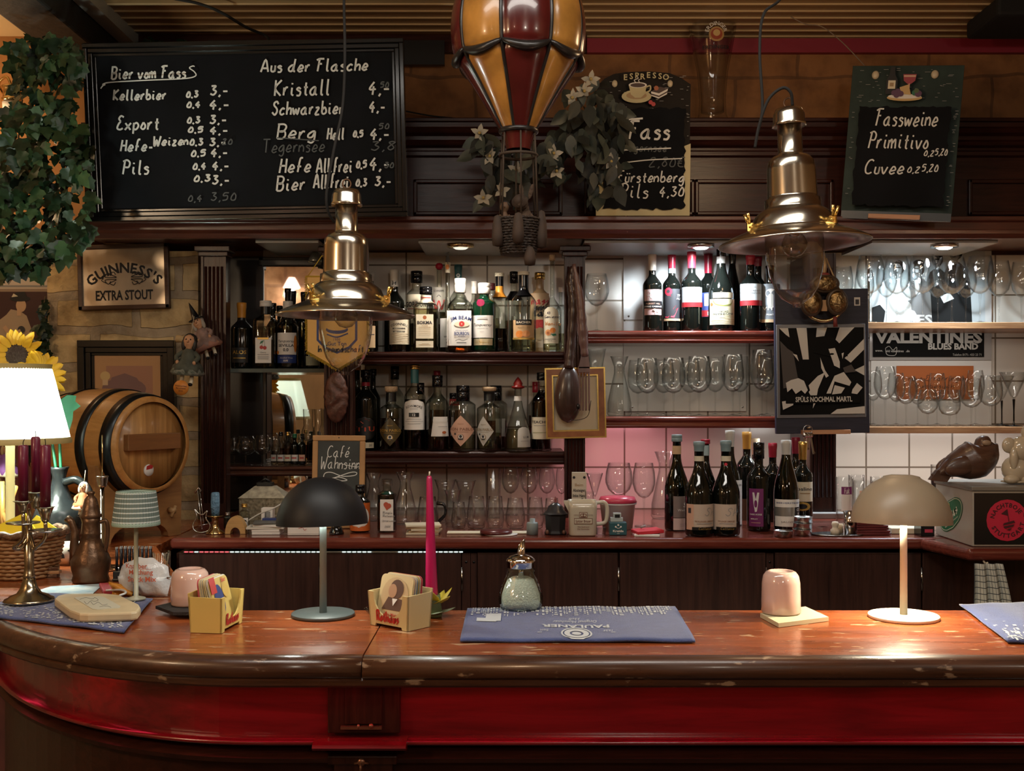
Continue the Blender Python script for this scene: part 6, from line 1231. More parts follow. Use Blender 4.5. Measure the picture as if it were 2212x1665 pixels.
# oversized wheat beer glass on the ledge
zl = 2.502; Yg = 3.845
t = thing('wheat_beer_glass', 'tall printed wheat beer glass standing high on the wooden ledge', 'glass', (X_(1539, Yg), Yg, zl + 0.001))
kk = Yg / F
pr = [(0, 0), (32, 0), (33, 6), (30, 14), (28, 50), (33, 110), (43, 165), (50, 205), (51, 222), (46, 238), (43.5, 238), (47, 222), (46, 204), (39, 165), (29, 110), (24, 50), (25, 20), (0, 16)]
MB().lathe([(a * kk, b * kk * 0.95) for a, b in pr], 36).build('glass_body', GLS, t)
rm = 47.5 * kk
its = NRM([('a', 'ERDINGER', 0, 0.735, 0.085, 0.05, LWHITE, PI / 2, 1, 0.01), ('o', 0, 0.725, 0.05, 0.066, M('emblem_ring', (0.4, 0.25, 0.1), 0.4)), ('d', 0, 0.725, 0.05, M('emblem_red', (0.3, 0.06, 0.03), 0.4)), ('d', 0, 0.735, 0.03, CHEE), ('t', 'ERDINGER', 0, 0.61, 0.045, BTL, 0.02, 0, 0.6)], 0, 0, rm, 238 * kk)
decals(its, roundmap(rm), None, t, None, name='emblem', off0=0.003)
# brass tea light under the cornice, wall lamp at the left
p = W(168, 517, 3.62)
t = thing('tealight_glass', 'little gold glass tea light holder hung under the cornice end above the brewery mirror', 'candle holder', (p.x, p.y, p.z - 0.02))
MB().lathe([(0, 0), (0.022, 0.0), (0.030, 0.012), (0.032, 0.034), (0.029, 0.034), (0.026, 0.012), (0, 0.006)], 20).build('cup', glass('gold_glass', tint=(0.9, 0.7, 0.3), edge=(0.4, 0.25, 0.05), f0=0.25), t)
m = MB(); m.lathe([(0, 0.007), (0.018, 0.007), (0.018, 0.02), (0, 0.02)], 16); m.build('candle', LCREAM, t)
m = MB(); m.tube([(0, 0.03, 0.03), (0, 0.06, 0.055), (0, 0.09, 0.06)], 0.003, 6); m.build('bracket', BRASS, t)
p = W(26, 222, 3.86)
t = thing('wall_lamp', 'brass wall lamp with curved arm on the orange plaster beside the ivy', 'wall lamp', p)
m = MB(); m.lathe([(0, 0.0), (0.034, 0.002), (0.036, 0.012), (0.030, 0.016), (0.030, 0.045), (0.036, 0.05), (0.034, 0.056), (0, 0.056)], 24); m.build('gallery', BRASS, t)
m = MB(); m.lathe([(0.020, -0.03), (0.030, -0.028), (0.032, 0.0), (0, 0.0)], 20); m.build('socket', WHITE, t)
m = MB(); m.tube(smooth_pts([(0, 0, 0.055), (-0.02, 0.0, 0.09), (-0.06, 0.03, 0.07), (-0.05, 0.085, 0.03)]), 0.005, 8); m.tube(smooth_pts([(0.012, -0.004, 0.05), (0.02, -0.01, 0.09), (0.028, 0.0, 0.05)]), 0.004, 8); m.build('arm', BRASS, t)
# reflector bulb in the narrow bay
p = W(681, 548, 3.98)
t = thing('spot_bulb', 'small reflector bulb hanging in a black holder above the narrow bay mirror', 'bulb', p)
MB().lathe([(0, -0.034), (0.024, -0.030), (0.026, -0.024), (0.014, -0.002), (0.010, 0.006), (0, 0.006)], 20).build('reflector', M('bulb_silver', (0.45, 0.5, 0.47), 0.15, 0.8), t)
m = MB(); m.lathe([(0, 0.006), (0.016, 0.006), (0.016, 0.03), (0, 0.03)], 16); m.tube([(0, 0, 0.03), (0.006, 0.02, 0.045), (0.01, 0.07, 0.047)], 0.006, 8); m.build('holder', BLACK, t)
# pendant lamps
def pendant(cx, yrim, Y, sc, label, roll, cord, yaw):
 k = Y / F * sc
 t = thing('pendant_lamp', label, 'pendant lamp', W(cx, yrim, Y), (0, R(roll), R(yaw)))
 q = lambda L: [(r * k, z * k) for r, z in L]
 BR2 = M('antique_brass', (0.58, 0.525, 0.43), 0.19, 1.0, var=0.1, vs=10)
 MB().lathe(q([(0, 240), (28, 240), (33.5, 238), (34, 242), (32, 246), (31, 262), (26, 273), (8, 276), (0, 276)]), 40).build('cap', BR2, t)
 MB().lathe(q([(57, 72), (56, 74), (55.5, 90), (50, 92), (49.5, 96), (48, 150), (46, 166), (38, 176), (26, 180), (24.5, 184), (24, 240), (0, 240)]), 48).build('housing', BR2, t)
 MB().lathe(q([(150, 0), (151, 1), (149, 4), (128, 15), (100, 26), (88, 30), (87, 33), (84, 42), (76, 58), (64, 68), (57, 72)]), 56).build('shade', BR2, t)
 MB().lathe(q([(150, 0.2), (147, 0.5), (128, 12), (100, 23), (70, 29), (57, 31), (40, 31), (0, 31)]), 56).build('reflector', M('white_aluminium', (0.72, 0.72, 0.70), 0.2, 0.85), t)
 g = [(57, 30), (58, 6), (57, -28), (52, -60), (42, -90), (30, -108), (14, -118), (8, -121), (8, -127), (0, -127)]
 MB().lathe(q(g), 40).build('glass_jar', glass('jar_glass', tint=(0.97, 0.97, 0.95), edge=(0.7, 0.69, 0.66), f0=0.10, power=2.0, bump=0.5, bs=22, amt=0.95), t)
 b = MB(); b.lathe(q([(0, -26), (14, -22), (24, -10), (26, 2), (20, 16), (13, 24), (13, 31), (0, 31)]), 24); b.build('bulb', glass('bulb_glass', tint=(0.95, 0.95, 0.92), edge=(0.4, 0.38, 0.3), f0=0.12, power=2.0), t)
 b = MB(); b.tube([(v[0] * k, 0, v[1] * k) for v in ((-6, 16), (-8, 2), (-3, 8), (0, 0), (3, 8), (8, 2), (6, 16))], 0.0006, 5); b.lathe(q([(0, 14), (10, 16), (12, 30), (0, 31)]), 16); b.build('filament', STEEL, t)
 for a in (-30, 90, 210):
  ca, sa = math.cos(R(a)), math.sin(R(a))
  b = MB(); T = Matrix.Rotation(R(a), 4, 'Z')
  b.box(92 * k, 0, 36 * k, 14 * k, 5 * k, 16 * k, T=T); b.tube([(92 * k, -7 * k, 36 * k), (92 * k, 7 * k, 36 * k)], 2.4 * k, 8, T=T)
  for s in (-1, 1): b.tube([(94 * k, s * 4 * k, 42 * k), (100 * k, s * 9 * k, 62 * k)], [2.4 * k, 3.4 * k], 8, T=T)
  b.build('wing_clip', GOLD, t)
 b = MB(); b.tube([(9 * k * math.cos(x), 0, 286 * k + 10 * k * math.sin(x)) for x in [i * PI / 8 for i in range(16)]], 1.8 * k, 6, closed=True); b.build('loop', M('rusty', (0.12, 0.06, 0.03), 0.5, 0.6), t)
 t2 = MB(); inv = Matrix.Translation(t.location) @ Euler(t.rotation_euler).to_matrix().to_4x4(); inv = inv.inverted()
 t2.tube([inv @ v for v in smooth_pts([W(*p) for p in cord], 8)], 0.003, 8); t2.build('cord', M('black_cable', (0.006, 0.005, 0.004), 0.85), t)
 return t
pendant(747, 683, 2.36, 1.0, 'brass pendant lamp with clear jar hanging before the liquor bottles', 0.4, [(745, -60, 2.5), (743, 0, 2.42), (745, 120, 2.38), (740, 230, 2.37), (722, 320, 2.36), (706, 410, 2.36), (708, 455, 2.37), (722, 480, 2.385)], 20)
pendant(1716, 528, 2.2, 1.075, 'larger brass pendant lamp with clear jar beside the tilted wine board', -2.4, [(1720, -120, 2.4), (1690, -10, 2.3), (1650, 30, 2.25), (1641, 110, 2.21), (1647, 230, 2.2), (1636, 290, 2.2), (1631, 318, 2.2), (1640, 270, 2.195), (1660, 215, 2.19), (1690, 190, 2.19), (1708, 200, 2.19), (1712, 228, 2.2)], -20)
# hot air balloon
Yb = 2.5; k = Yb / F
t = thing('toy_balloon', 'big painted yellow and dark red toy hot air balloon with wicker basket', 'toy balloon', W(1120, 330, Yb), (0, 0, R(7)))
prof = [(26, 6), (30, 22), (37, 44), (52, 68), (78, 110), (104, 150), (124, 178), (137, 200), (143, 225), (146, 260), (143, 300), (132, 340), (112, 375), (80, 402), (40, 418), (0.5, 424)]
vs = []; fs = []; mi = []; NG, SG = 8, 10
P2 = [(v.x, v.y) for v in smooth_pts([(a, b, 0) for a, b in prof], 3)]
for r, z in P2:
 for i in range(NG * SG):
  a = 2 * PI * i / (NG * SG) - PI / 2 - PI / NG
  u = (i % SG) / SG; puff = abs(math.sin(PI * u)) ** 0.55
  sc = min(1, max(0, (z - 44) / 40)); notch = math.exp(-((z - 198) / 7) ** 2) * 0.05
  rr = r * (0.93 + 0.075 * puff * sc + 0.0 * (1 - sc) - notch + 0.07 * (1 - sc))
  vs.append((rr * math.cos(a) * k, rr * math.sin(a) * k, z * k))
n = NG * SG
for j in range(len(P2) - 1):
 for i in range(n): fs.append((j * n + i, j * n + (i + 1) % n, (j + 1) * n + (i + 1) % n, (j + 1) * n + i)); mi.append((i // SG) % 2 if P2[j][1] > 44 else 0)
mb = MB(); mb.add(vs, fs, 0, True); mb.m = mi
YP = M('balloon_yellow', (0.40, 0.18, 0.035), 0.24, var=0.3, vs=14, coat=0.2); RP = M('balloon_red', (0.075, 0.008, 0.007), 0.22, var=0.3, vs=10, coat=0.4)
mb.build('envelope', [RP, YP], t)
SEAMM = M('balloon_seam', (0.012, 0.010, 0.009), 0.3)
for g in range(NG):
 a = 2 * PI * g / NG - PI / 2 - PI / NG
 mb = MB(); mb.tube([(r * 0.945 * math.cos(a) * k, r * 0.945 * math.sin(a) * k, z * k) for r, z in P2 if z >= 44], 0.0042, 6); mb.build('seam', SEAMM, t)
 mb = MB()
 pts = []
 for i in range(13):
  u = i / 12; aa = a + 2 * PI / NG * u; sag = 16 * math.sin(PI * u)
  zz = 206 - sag; rr = 139 - (206 - zz) * 0.32; rr *= (0.945 + 0.06 * math.sin(PI * u) ** 0.5)
  pts.append((rr * math.cos(aa) * k, rr * math.sin(aa) * k, zz * k))
 mb.tube(pts, [0.004 + 0.0075 * math.sin(PI * i / 12) for i in range(13)], 8); mb.build('garland', SEAMM, t)
mb = MB(); mb.tube([(38 * k * math.cos(a), 38 * k * math.sin(a), 46 * k) for a in [i * PI / 12 for i in range(24)]], 0.006, 8, closed=True); mb.build('collar', SEAMM, t)
ROPE = M('rope', (0.04, 0.024, 0.013), 0.8); WICK = M('dark_wicker', (0.026, 0.015, 0.009), 0.6, var=0.5, vs=90, bump=1.0, bs=120)
mb = MB(); mb.tube([(40 * k * math.cos(a), 40 * k * math.sin(a), -6 * k) for a in [i * PI / 12 for i in range(24)]], 0.0035, 6, closed=True); mb.build('hoop', ROPE, t)
for i in range(6):
 a = PI / 6 + i * PI / 3; c, s = math.cos(a), math.sin(a)
 mb = MB(); mb.tube([(37 * c * k, 37 * s * k, 46 * k), (40 * c * k, 40 * s * k, -6 * k), (44 * c * k, 44 * s * k, -140 * k)], 0.0022, 5); mb.build('rope', ROPE, t)
mb = MB()
for j in range(14):
 z0 = -218 + j * 5.6; rr = 36 + 11 * (j / 13) ** 0.8
 mb.tube([((rr + 1.2 * (-1) ** i) * math.cos(2 * PI * (i + 0.5 * (j % 2)) / 36) * k, (rr + 1.2 * (-1) ** i) * math.sin(2 * PI * (i + 0.5 * (j % 2)) / 36) * k, z0 * k) for i in range(36)], 0.0031, 5, closed=True)
mb.lathe([(0, -221 * k), (36 * k, -221 * k), (46 * k, -142 * k), (44 * k, -142 * k), (34 * k, -216 * k), (0, -216 * k)], 32)
mb.build('wicker_basket', WICK, t)
SACK = M('sack_brown', (0.036, 0.019, 0.010), 0.8, var=0.25, vs=40)
for a, z0, ln in ((200, -170, 66), (262, -168, 64), (342, -165, 80), (300, -226, 40), (90, -170, 60)):
 c, s = math.cos(R(a)), math.sin(R(a)); rr = 50 if z0 > -200 else 40
 mb = MB(); mb.lathe([(0, -ln * 0.55 * k), (11 * k, -ln * 0.5 * k), (13 * k, -ln * 0.2 * k), (11 * k, ln * 0.2 * k), (7 * k, ln * 0.45 * k), (0, ln * 0.5 * k)], 14); mb.build('sandbag', SACK, t, loc=(rr * c * k, rr * s * k, z0 * k))
mb = MB(); mb.tube([(0, 0, 420 * k), (0, 0, 2.829 - t.location.z)], 0.002, 5); mb.build('hanging_string', ROPE, t)
FUR = M('rabbit_fur', (0.06, 0.034, 0.019), 0.9, var=0.3, vs=60, bump=0.5, bs=150)
rb = thing('toy_rabbit', 'small brown toy rabbit with hat riding in the wicker balloon basket', 'toy rabbit', W(1134, 478, Yb - 0.003))
mb = MB(); mb.ell((0, 0, 4 * k), (16 * k, 15 * k, 26 * k), 16); mb.ell((-8 * k, -8 * k, 36 * k), (15 * k, 15 * k, 16 * k), 16); mb.ell((0, -4 * k, 26 * k), (9 * k, 9 * k, 12 * k), 12)
mb.ell((-10 * k, -22 * k, 32 * k), (6 * k, 6 * k, 5 * k), 10); mb.build('body', FUR, rb)
for dx, a in ((-2, -6), (13, 14)):
 mb = MB(); mb.ell((0, 0, 16 * k), (5 * k, 3 * k, 17 * k), 12); mb.build('ear', FUR, rb, loc=((dx - 4) * k, -4 * k, 48 * k), rot=(0, R(a), 0))
mb = MB(); mb.lathe([(0, 0), (17 * k, 0), (18 * k, 2 * k), (11 * k, 5 * k), (11 * k, 12 * k), (0, 14 * k)], 24); mb.build('hat', SACK, rb, loc=(-11 * k, -14 * k, 40 * k), rot=(R(60), 0, R(-14)))
for s in (-1, 1): mb = MB(); mb.tube(smooth_pts([(s * 12 * k, -6 * k, 14 * k), (s * 17 * k, -10 * k, 6 * k), (s * 14 * k, -16 * k, 0)]), 3.5 * k, 8); mb.build('arm', FUR, rb)
rb = thing('toy_figure', 'tiny dark haired doll at the rim of the wicker balloon basket', 'toy figure', W(1090, 470, Yb - 0.01))
mb = MB(); mb.lathe([(0, -20 * k), (13 * k, -20 * k), (10 * k, 0), (5 * k, 10 * k), (5 * k, 13 * k), (9 * k, 18 * k), (10 * k, 24 * k), (7 * k, 32 * k), (0, 34 * k)], 18); mb.ell((0, -10 * k, 22 * k), (1.6 * k, 2 * k, 2 * k), 8); mb.build('body', M('doll_tan', (0.10, 0.05, 0.022), 0.7), rb)
mb = MB(); mb.ell((1 * k, 3 * k, 27 * k), (11 * k, 10 * k, 10 * k), 14); mb.build('hair', M('doll_hair', (0.01, 0.007, 0.005), 0.6), rb)
for s in (-1, 1): mb = MB(); mb.tube(smooth_pts([(s * 9 * k, 0, 4 * k), (s * 14 * k, -10 * k, -4 * k), (s * 12 * k, -16 * k, -8 * k)]), 3.4 * k, 8); mb.build('sleeve', M('doll_tan', (0, 0, 0)), rb)
# plants
def leaf_shape(kind):
 if kind == 'ivy': return [(0, 0), (-0.18, -0.06), (-0.42, 0.05), (-0.38, 0.22), (-0.5, 0.42), (-0.28, 0.5), (-0.2, 0.72), (0, 1.0), (0.2, 0.72), (0.28, 0.5), (0.5, 0.42), (0.38, 0.22), (0.42, 0.05), (0.18, -0.06)]
 if kind == 'petal': return [(0, 0), (-0.16, 0.25), (-0.2, 0.55), (-0.12, 0.85), (0, 1.0), (0.12, 0.85), (0.2, 0.55), (0.16, 0.25)]
 return [(0, 0), (-0.15, 0.1), (-0.27, 0.35), (-0.24, 0.6), (-0.1, 0.85), (0, 1.0), (0.1, 0.85), (0.24, 0.6), (0.27, 0.35), (0.15, 0.1)]
def add_leaf(mb, p, size, kind, rnd, mi=0, down=0.6, T0=None):
 P = leaf_shape(kind); n = len(P)
 T = T0 if T0 is not None else Matrix.Translation(p) @ Matrix.Rotation(rnd.uniform(-0.9, 0.9), 4, 'Z') @ Matrix.Rotation(rnd.uniform(-0.7, 0.5), 4, 'X') @ Matrix.Rotation(PI + rnd.gauss(0, down), 4, 'Y')
 cup = rnd.uniform(0.05, 0.25)
 vs = [(0, 0.0, 0.42 * size)] + [(x * size, cup * size * abs(x) * 1.2 - 0.10 * size * math.sin(PI * min(1, max(0, z))), z * size) for x, z in P]
 mb.add(vs, [(0, 1 + i, 1 + (i + 1) % n) for i in range(n)], mi, True, T)
IVY1 = M('ivy_leaf', (0.004, 0.015, 0.006), 0.4, col2=(0.011, 0.036, 0.013), vs=9); IVY2 = M('ivy_leaf_light', (0.018, 0.045, 0.017), 0.4, col2=(0.04, 0.075, 0.028), vs=12)
STEM = M('stem_brown', (0.06, 0.045, 0.02), 0.8)
def in_poly(x, y, P):
 c = False; j = len(P) - 1
 for i in range(len(P)):
  if (P[i][1] > y) != (P[j][1] > y) and x < (P[j][0] - P[i][0]) * (y - P[i][1]) / (P[j][1] - P[i][1]) + P[i][0]: c = not c
  j = i
 return c
def foliage(name, label, cat, poly, n, size, Y0, Y1, kind, seed, mats, stems, dens=0.3):
 rnd = random.Random(seed); t = thing(name, label, cat, W(poly[0][0], poly[0][1], (Y0 + Y1) / 2)); inv = -t.location
 mb = MB(); xs = [p[0] for p in poly]; ys = [p[1] for p in poly]; c = 0
 while c < n:
  x, y = rnd.uniform(min(xs), max(xs)), rnd.uniform(min(ys), max(ys))
  if not in_poly(x, y, poly): continue
  p = W(x, y, rnd.uniform(Y0, Y1)) + inv
  add_leaf(mb, p, size * rnd.uniform(0.65, 1.25), kind, rnd, 1 if rnd.random() < dens else 0); c += 1
 mb.build('foliage', mats, t)['kind'] = 'stuff'
 mb = MB()
 for s in stems: mb.tube([W(*q) + inv for q in s], 0.0025, 5)
 mb.build('stem', STEM, t); return t
ivy_poly = [(20, 100), (60, 72), (120, 70), (170, 92), (182, 150), (170, 210), (196, 300), (190, 420), (196, 500), (160, 540), (118, 560), (100, 600), (60, 590), (-20, 600), (-30, 380), (0, 300), (12, 240), (40, 200)]
foliage('ivy_garland', 'dense hanging green ivy garland left of the beer menu board', 'ivy', ivy_poly, 560, 0.05, 3.28, 3.45, 'ivy', 3, [IVY1, IVY2], [[(100, 80, 3.85), (110, 200, 3.44), (90, 350, 3.4), (120, 520, 3.4)], [(150, 80, 3.85), (150, 260, 3.44), (140, 420, 3.4), (60, 580, 3.4)], [(60, 90, 3.85), (40, 300, 3.42), (20, 560, 3.4)]], 0.35)
foliage('ivy_sprig', 'dark ivy sprig along the edge of the old lady poster', 'ivy', [(86, 640), (104, 640), (104, 770), (70, 768), (66, 716), (92, 690)], 60, 0.034, 3.86, 3.89, 'ivy', 8, [IVY1, M('ivy_dark', (0.01, 0.03, 0.012), 0.5)], [[(98, 640, 3.89), (90, 700, 3.88), (80, 768, 3.88)]])
foliage('ivy_trailer', 'few ivy leaves on the wall above the beer menu board', 'ivy', [(300, 90), (340, 82), (400, 84), (398, 102), (305, 102)], 22, 0.034, 3.80, 3.9, 'ivy', 5, [IVY1, IVY2], [[(300, 100, 3.94), (340, 92, 3.85), (398, 98, 3.94)]])
CL1 = M('clematis_leaf', (0.03, 0.038, 0.03), 0.5, col2=(0.07, 0.082, 0.065), vs=9); CL2 = M('clematis_leaf_dark', (0.012, 0.014, 0.012), 0.55, col2=(0.03, 0.035, 0.028), vs=9)
PET = M('flower_white', (0.40, 0.38, 0.31), 0.6); POL = M('flower_pollen', (0.40, 0.30, 0.10), 0.7)
cm = foliage('flower_garland', 'grey green artificial garland with white star flowers behind the toy balloon', 'garland', [(1180, 300), (1230, 180), (1290, 165), (1340, 215), (1345, 300), (1350, 400), (1290, 425), (1270, 370), (1215, 385), (1150, 350), (1140, 420), (1060, 440), (1030, 430), (1060, 370), (1030, 330), (1025, 280), (1075, 300)], 210, 0.068, 3.40, 3.56, 'oval', 21, [CL1, CL2], [[(1272, 190, 3.74), (1240, 260, 3.56), (1200, 340, 3.54), (1120, 360, 3.54), (1045, 430, 3.56)], [(1260, 230, 3.56), (1330, 330, 3.56), (1320, 410, 3.55)], [(1035, 280, 3.7), (1060, 340, 3.54), (1110, 380, 3.52)]], 0.55)
rnd = random.Random(5)
for x, y in ((1276, 172), (1262, 198), (1236, 212), (1036, 288), (1058, 338), (1115, 368), (1196, 332), (1202, 370), (1084, 412), (1044, 428), (1320, 350)):
 mb = MB()
 for i in range(5):
  T0 = Matrix.Rotation(rnd.uniform(-0.5, 0.5), 4, 'Z') @ Matrix.Rotation(2 * PI * i / 5 + rnd.uniform(-0.2, 0.2), 4, 'Y') @ Matrix.Rotation(rnd.uniform(0.2, 0.6), 4, 'X')
  add_leaf(mb, None, 0.031, 'oval', rnd, 0, T0=T0)
 mb.ell((0, -0.008, 0), (0.005, 0.006, 0.005), 8, 1)
 p = W(x, y, 3.42) - cm.location; mb.build('flower', [PET, POL], cm, loc=p)
# witch dolls on the stone wall
def limb(m, pts, r, n=10): m.tube(smooth_pts(pts, 5), r, n)
SKIN = M('doll_skin', (0.45, 0.24, 0.13), 0.6); HAIRG = M('grey_hair', (0.30, 0.27, 0.23), 0.8); PINKG = M('doll_dress_pink', (0.23, 0.15, 0.13), 0.8, var=0.3, vs=50)
def doll(name, label, px, py, Y, roll, dress, hair, hat, skirt2, scale):
 k = Y / F * scale
 t = thing(name, label, 'doll', W(px, py, Y), (0, R(roll), 0))
 m = MB(); m.lathe([(0, 22 * k), (7 * k, 22 * k), (6 * k, 26 * k), (12 * k, 32 * k), (14 * k, 42 * k), (11 * k, 52 * k), (5 * k, 57 * k), (0, 58 * k)], 20); m.ell((0, -14 * k, 42 * k), (3 * k, 5 * k, 3 * k), 8); m.ell((0, -10 * k, 35 * k), (4 * k, 4 * k, 2 * k), 8)
 m.build('head', SKIN, t)
 for s in (-1, 1): m = MB(); m.ell((s * 5 * k, -12 * k, 46 * k), (1.8 * k, 1.6 * k, 1.8 * k), 8); m.build('eye', BLACKG, t)
 m = MB(); m.ell((0, 4 * k, 44 * k), (17 * k, 13 * k, 17 * k), 16); m.ell((-12 * k, -2 * k, 34 * k), (6 * k, 6 * k, 14 * k), 10); m.ell((12 * k, -2 * k, 34 * k), (6 * k, 6 * k, 14 * k), 10); m.build('hair', hair, t)
 if hat: m = MB(); m.lathe([(0, 50 * k), (20 * k, 50 * k), (21 * k, 52 * k), (11 * k, 54 * k), (7 * k, 72 * k), (2.5 * k, 92 * k), (0, 100 * k)], 20); m.build('hat', BLACK, t)
 m = MB(); m.lathe([(0, -30 * k), (34 * k, -30 * k), (30 * k, -14 * k), (18 * k, 2 * k), (16 * k, 12 * k), (12 * k, 22 * k), (6 * k, 25 * k), (0, 25 * k)], 28, flute=(9, 4 * k, 0, -30 * k, 0)); m.build('dress', dress, t)
 m = MB(); m.lathe([(28 * k, -36 * k), (36 * k, -30 * k), (30 * k, -20 * k), (26 * k, -20 * k), (28 * k, -36 * k)], 28, flute=(12, 4 * k, 0, -40 * k, 0)); m.build('frill', skirt2, t)
 for s in (-1, 1):
  m = MB(); limb(m, [(s * 13 * k, 0, 17 * k), (s * 24 * k, -8 * k, 6 * k), (s * 20 * k, -18 * k, -4 * k)], 5.5 * k); m.build('sleeve', dress, t)
  m = MB(); m.ell((s * 19 * k, -20 * k, -7 * k), (4 * k, 4 * k, 5 * k), 8); m.build('hand', SKIN, t)
  m = MB(); limb(m, [(s * 10 * k, 0, -28 * k), (s * 11 * k, -3 * k, -44 * k), (s * 11 * k, -8 * k, -54 * k)], 4.5 * k); m.ell((s * 11 * k, -11 * k, -56 * k), (5 * k, 9 * k, 4 * k), 10, 1); m.build('leg', [LCREAM, BLACK], t)
 m = MB(); m.tube([(0, 8 * k, 56 * k), (2 * k, 14 * k, 100 * k)], 0.0012, 5); m.build('hanging_string', M('twine', (0, 0, 0)), t)
 return t, k
t, k = doll('witch_doll', 'grey haired witch doll in pink dress with pointed black hat on a broom', 441, 728, 3.735, -24, PINKG, HAIRG, True, M('rose_frill', (0.30, 0.14, 0.10), 0.8), 0.82)
m = MB(); m.tube([(-40 * k, -22 * k, 10 * k), (34 * k, -18 * k, -30 * k)], 2 * k, 8); m.lathe([(2 * k, 0), (8 * k, 10 * k), (10 * k, 30 * k), (0, 32 * k)], 12, T=Matrix.Translation((-36 * k, -22 * k, 8 * k)) @ Matrix.Rotation(R(-62), 4, 'Y')); m.build('broom', M('straw', (0.42, 0.30, 0.15), 0.8), t)
t, k = doll('hanging_doll', 'dark haired doll in green dress and plaid skirt with orange tag', 407, 777, 3.63, 4, M('doll_dress_green', (0.055, 0.06, 0.045), 0.8, var=0.3, vs=50), M('doll_hair', (0, 0, 0)), False, M('plaid_frill', (0.20, 0.20, 0.17), 0.8, col2=(0.05, 0.07, 0.05), vs=120), 0.95)
m = MB(); m.lathe([(0, -0.0015), (17 * k, -0.0015), (17 * k, 0.0015), (0, 0.0015)], 28, T=Matrix.Rotation(PI / 2, 4, 'X')); tg = m.build('round_tag', M('tag_orange', (0.55, 0.20, 0.03), 0.5), t, loc=(-4 * k, -28 * k, -64 * k))
decals([('t', 'Weihnachten', 0, 4 * k, 5 * k, M('brown_ink', (0, 0, 0)), 0.01), ('t', 'Bartolomei', 0, -1 * k, 5 * k, M('brown_ink', (0, 0, 0)), 0.01), ('t', '2016', 0, -7 * k, 5 * k, M('brown_ink', (0, 0, 0)), 0.01)], flatmap(-0.0016), None, tg, None)
# cables under the ceiling
def cable(label, pts, r, mat, name='cable'):
 mb = MB(); mb.tube(smooth_pts([W(*p) for p in pts], 8), r, 8); o = mb.build(name, mat); return tag(o, label, 'cable')
BC = M('black_cable', (0, 0, 0))
cable('black cable running under the ceiling planks above the beer menu board', [(360, -6, 3.45), (430, 8, 3.5), (480, 28, 3.56), (530, 58, 3.66), (575, 78, 3.74), (580, 92, 3.62)], 0.005, BC)
cable('thin dark wire on the cream plaster in the top corner by the beam', [(-20, -6, 3.5), (20, 22, 3.56), (60, 36, 3.6), (105, 68, 3.68)], 0.004, BC)
cable('dark wire on the upper stones between beer menu board and toy balloon', [(876, 240, 3.90), (930, 250, 3.93), (1010, 262, 3.93), (1050, 300, 3.7)], 0.0028, BC)
cable('fine pale chain from ceiling to the top of the tilted wine board', [(1708, 36, 3.6), (1740, 52, 3.6), (1776, 58, 3.6), (1820, 92, 3.6), (1868, 142, 3.59)], 0.0018, M('pale_thread', (0.15, 0.11, 0.08), 0.7))
cable('thin wire dipping beneath the downlight over the wine bottles', [(1486, 505, 3.85), (1520, 515, 3.86), (1560, 523, 3.87), (1640, 524, 3.88), (1690, 514, 3.88)], 0.0018, BC)
# things on the bar
def YB(py, z=ZB): return F * (EYE - z) / (py - HY)
def P2D(px, py, z=ZB):
 Y = YB(py, z); return (X_(px, Y), Y)
E = 0.0008
# table lamp with pleated shade
def translucent(name, col, frac=0.6):
 m = bpy.data.materials.new(name); m.use_nodes = True; nt = m.node_tree; N, L = nt.nodes, nt.links; N.clear()
 o = N.new('ShaderNodeOutputMaterial'); mx = N.new('ShaderNodeMixShader'); a = N.new('ShaderNodeBsdfDiffuse'); b = N.new('ShaderNodeBsdfTranslucent')
 a.inputs['Color'].default_value = rgba(col); b.inputs['Color'].default_value = rgba(col); mx.inputs['Fac'].default_value = frac
 L.new(a.outputs[0], mx.inputs[1]); L.new(b.outputs[0], mx.inputs[2]); L.new(mx.outputs[0], o.inputs['Surface']); return m
Yl = 2.80; k = Yl / F
t = thing('table_lamp', 'lit table lamp with pleated white shade beside the sunflowers', 'table lamp', (X_(22, Yl), Yl, ZB + E))
zt, zb = Z_(788, Yl) - ZB, Z_(957, Yl) - ZB
m = MB(); m.lathe([(122 * k, zb), (80 * k, zt)], 180, flute=(90, 0.0025, 0, -1, 9)); m.build('lamp_shade', translucent('pleated_fabric', (0.86, 0.92, 0.86)), t)
for r, z0, z1 in ((123, zb - 0.001, zb + 0.014), (81.5, zt - 0.012, zt + 0.001)):
 m = MB(); m.lathe([(r * k + 0.0018, z0), (r * k + 0.0026, (z0 + z1) / 2), ((r - (3 if r > 100 else -2)) * k + 0.0018, z1)], 64); m.build('trim_band', M('gold_braid', (0.5, 0.40, 0.16), 0.6), t)
m = MB(); m.lathe([(0, 0), (0.055, 0), (0.055, 0.012), (0.018, 0.03), (0.011, 0.05), (0.011, zb), (0.006, zb + 0.1), (0, zb + 0.1)], 24); m.build('stem', M('cream_enamel', (0.62, 0.52, 0.25), 0.35), t)
m = MB(); m.ell((0, 0, zb + 0.12), (0.022, 0.022, 0.035), 16); m.build('bulb', M('lamp_bulb', (0.9, 1.0, 0.92), 0.4, emit=6), t)
lamp('POINT', 'table_lamp_light', (t.location.x, Yl, ZB + zb + 0.12), 40, (0.90, 1.0, 0.86), 0.04)
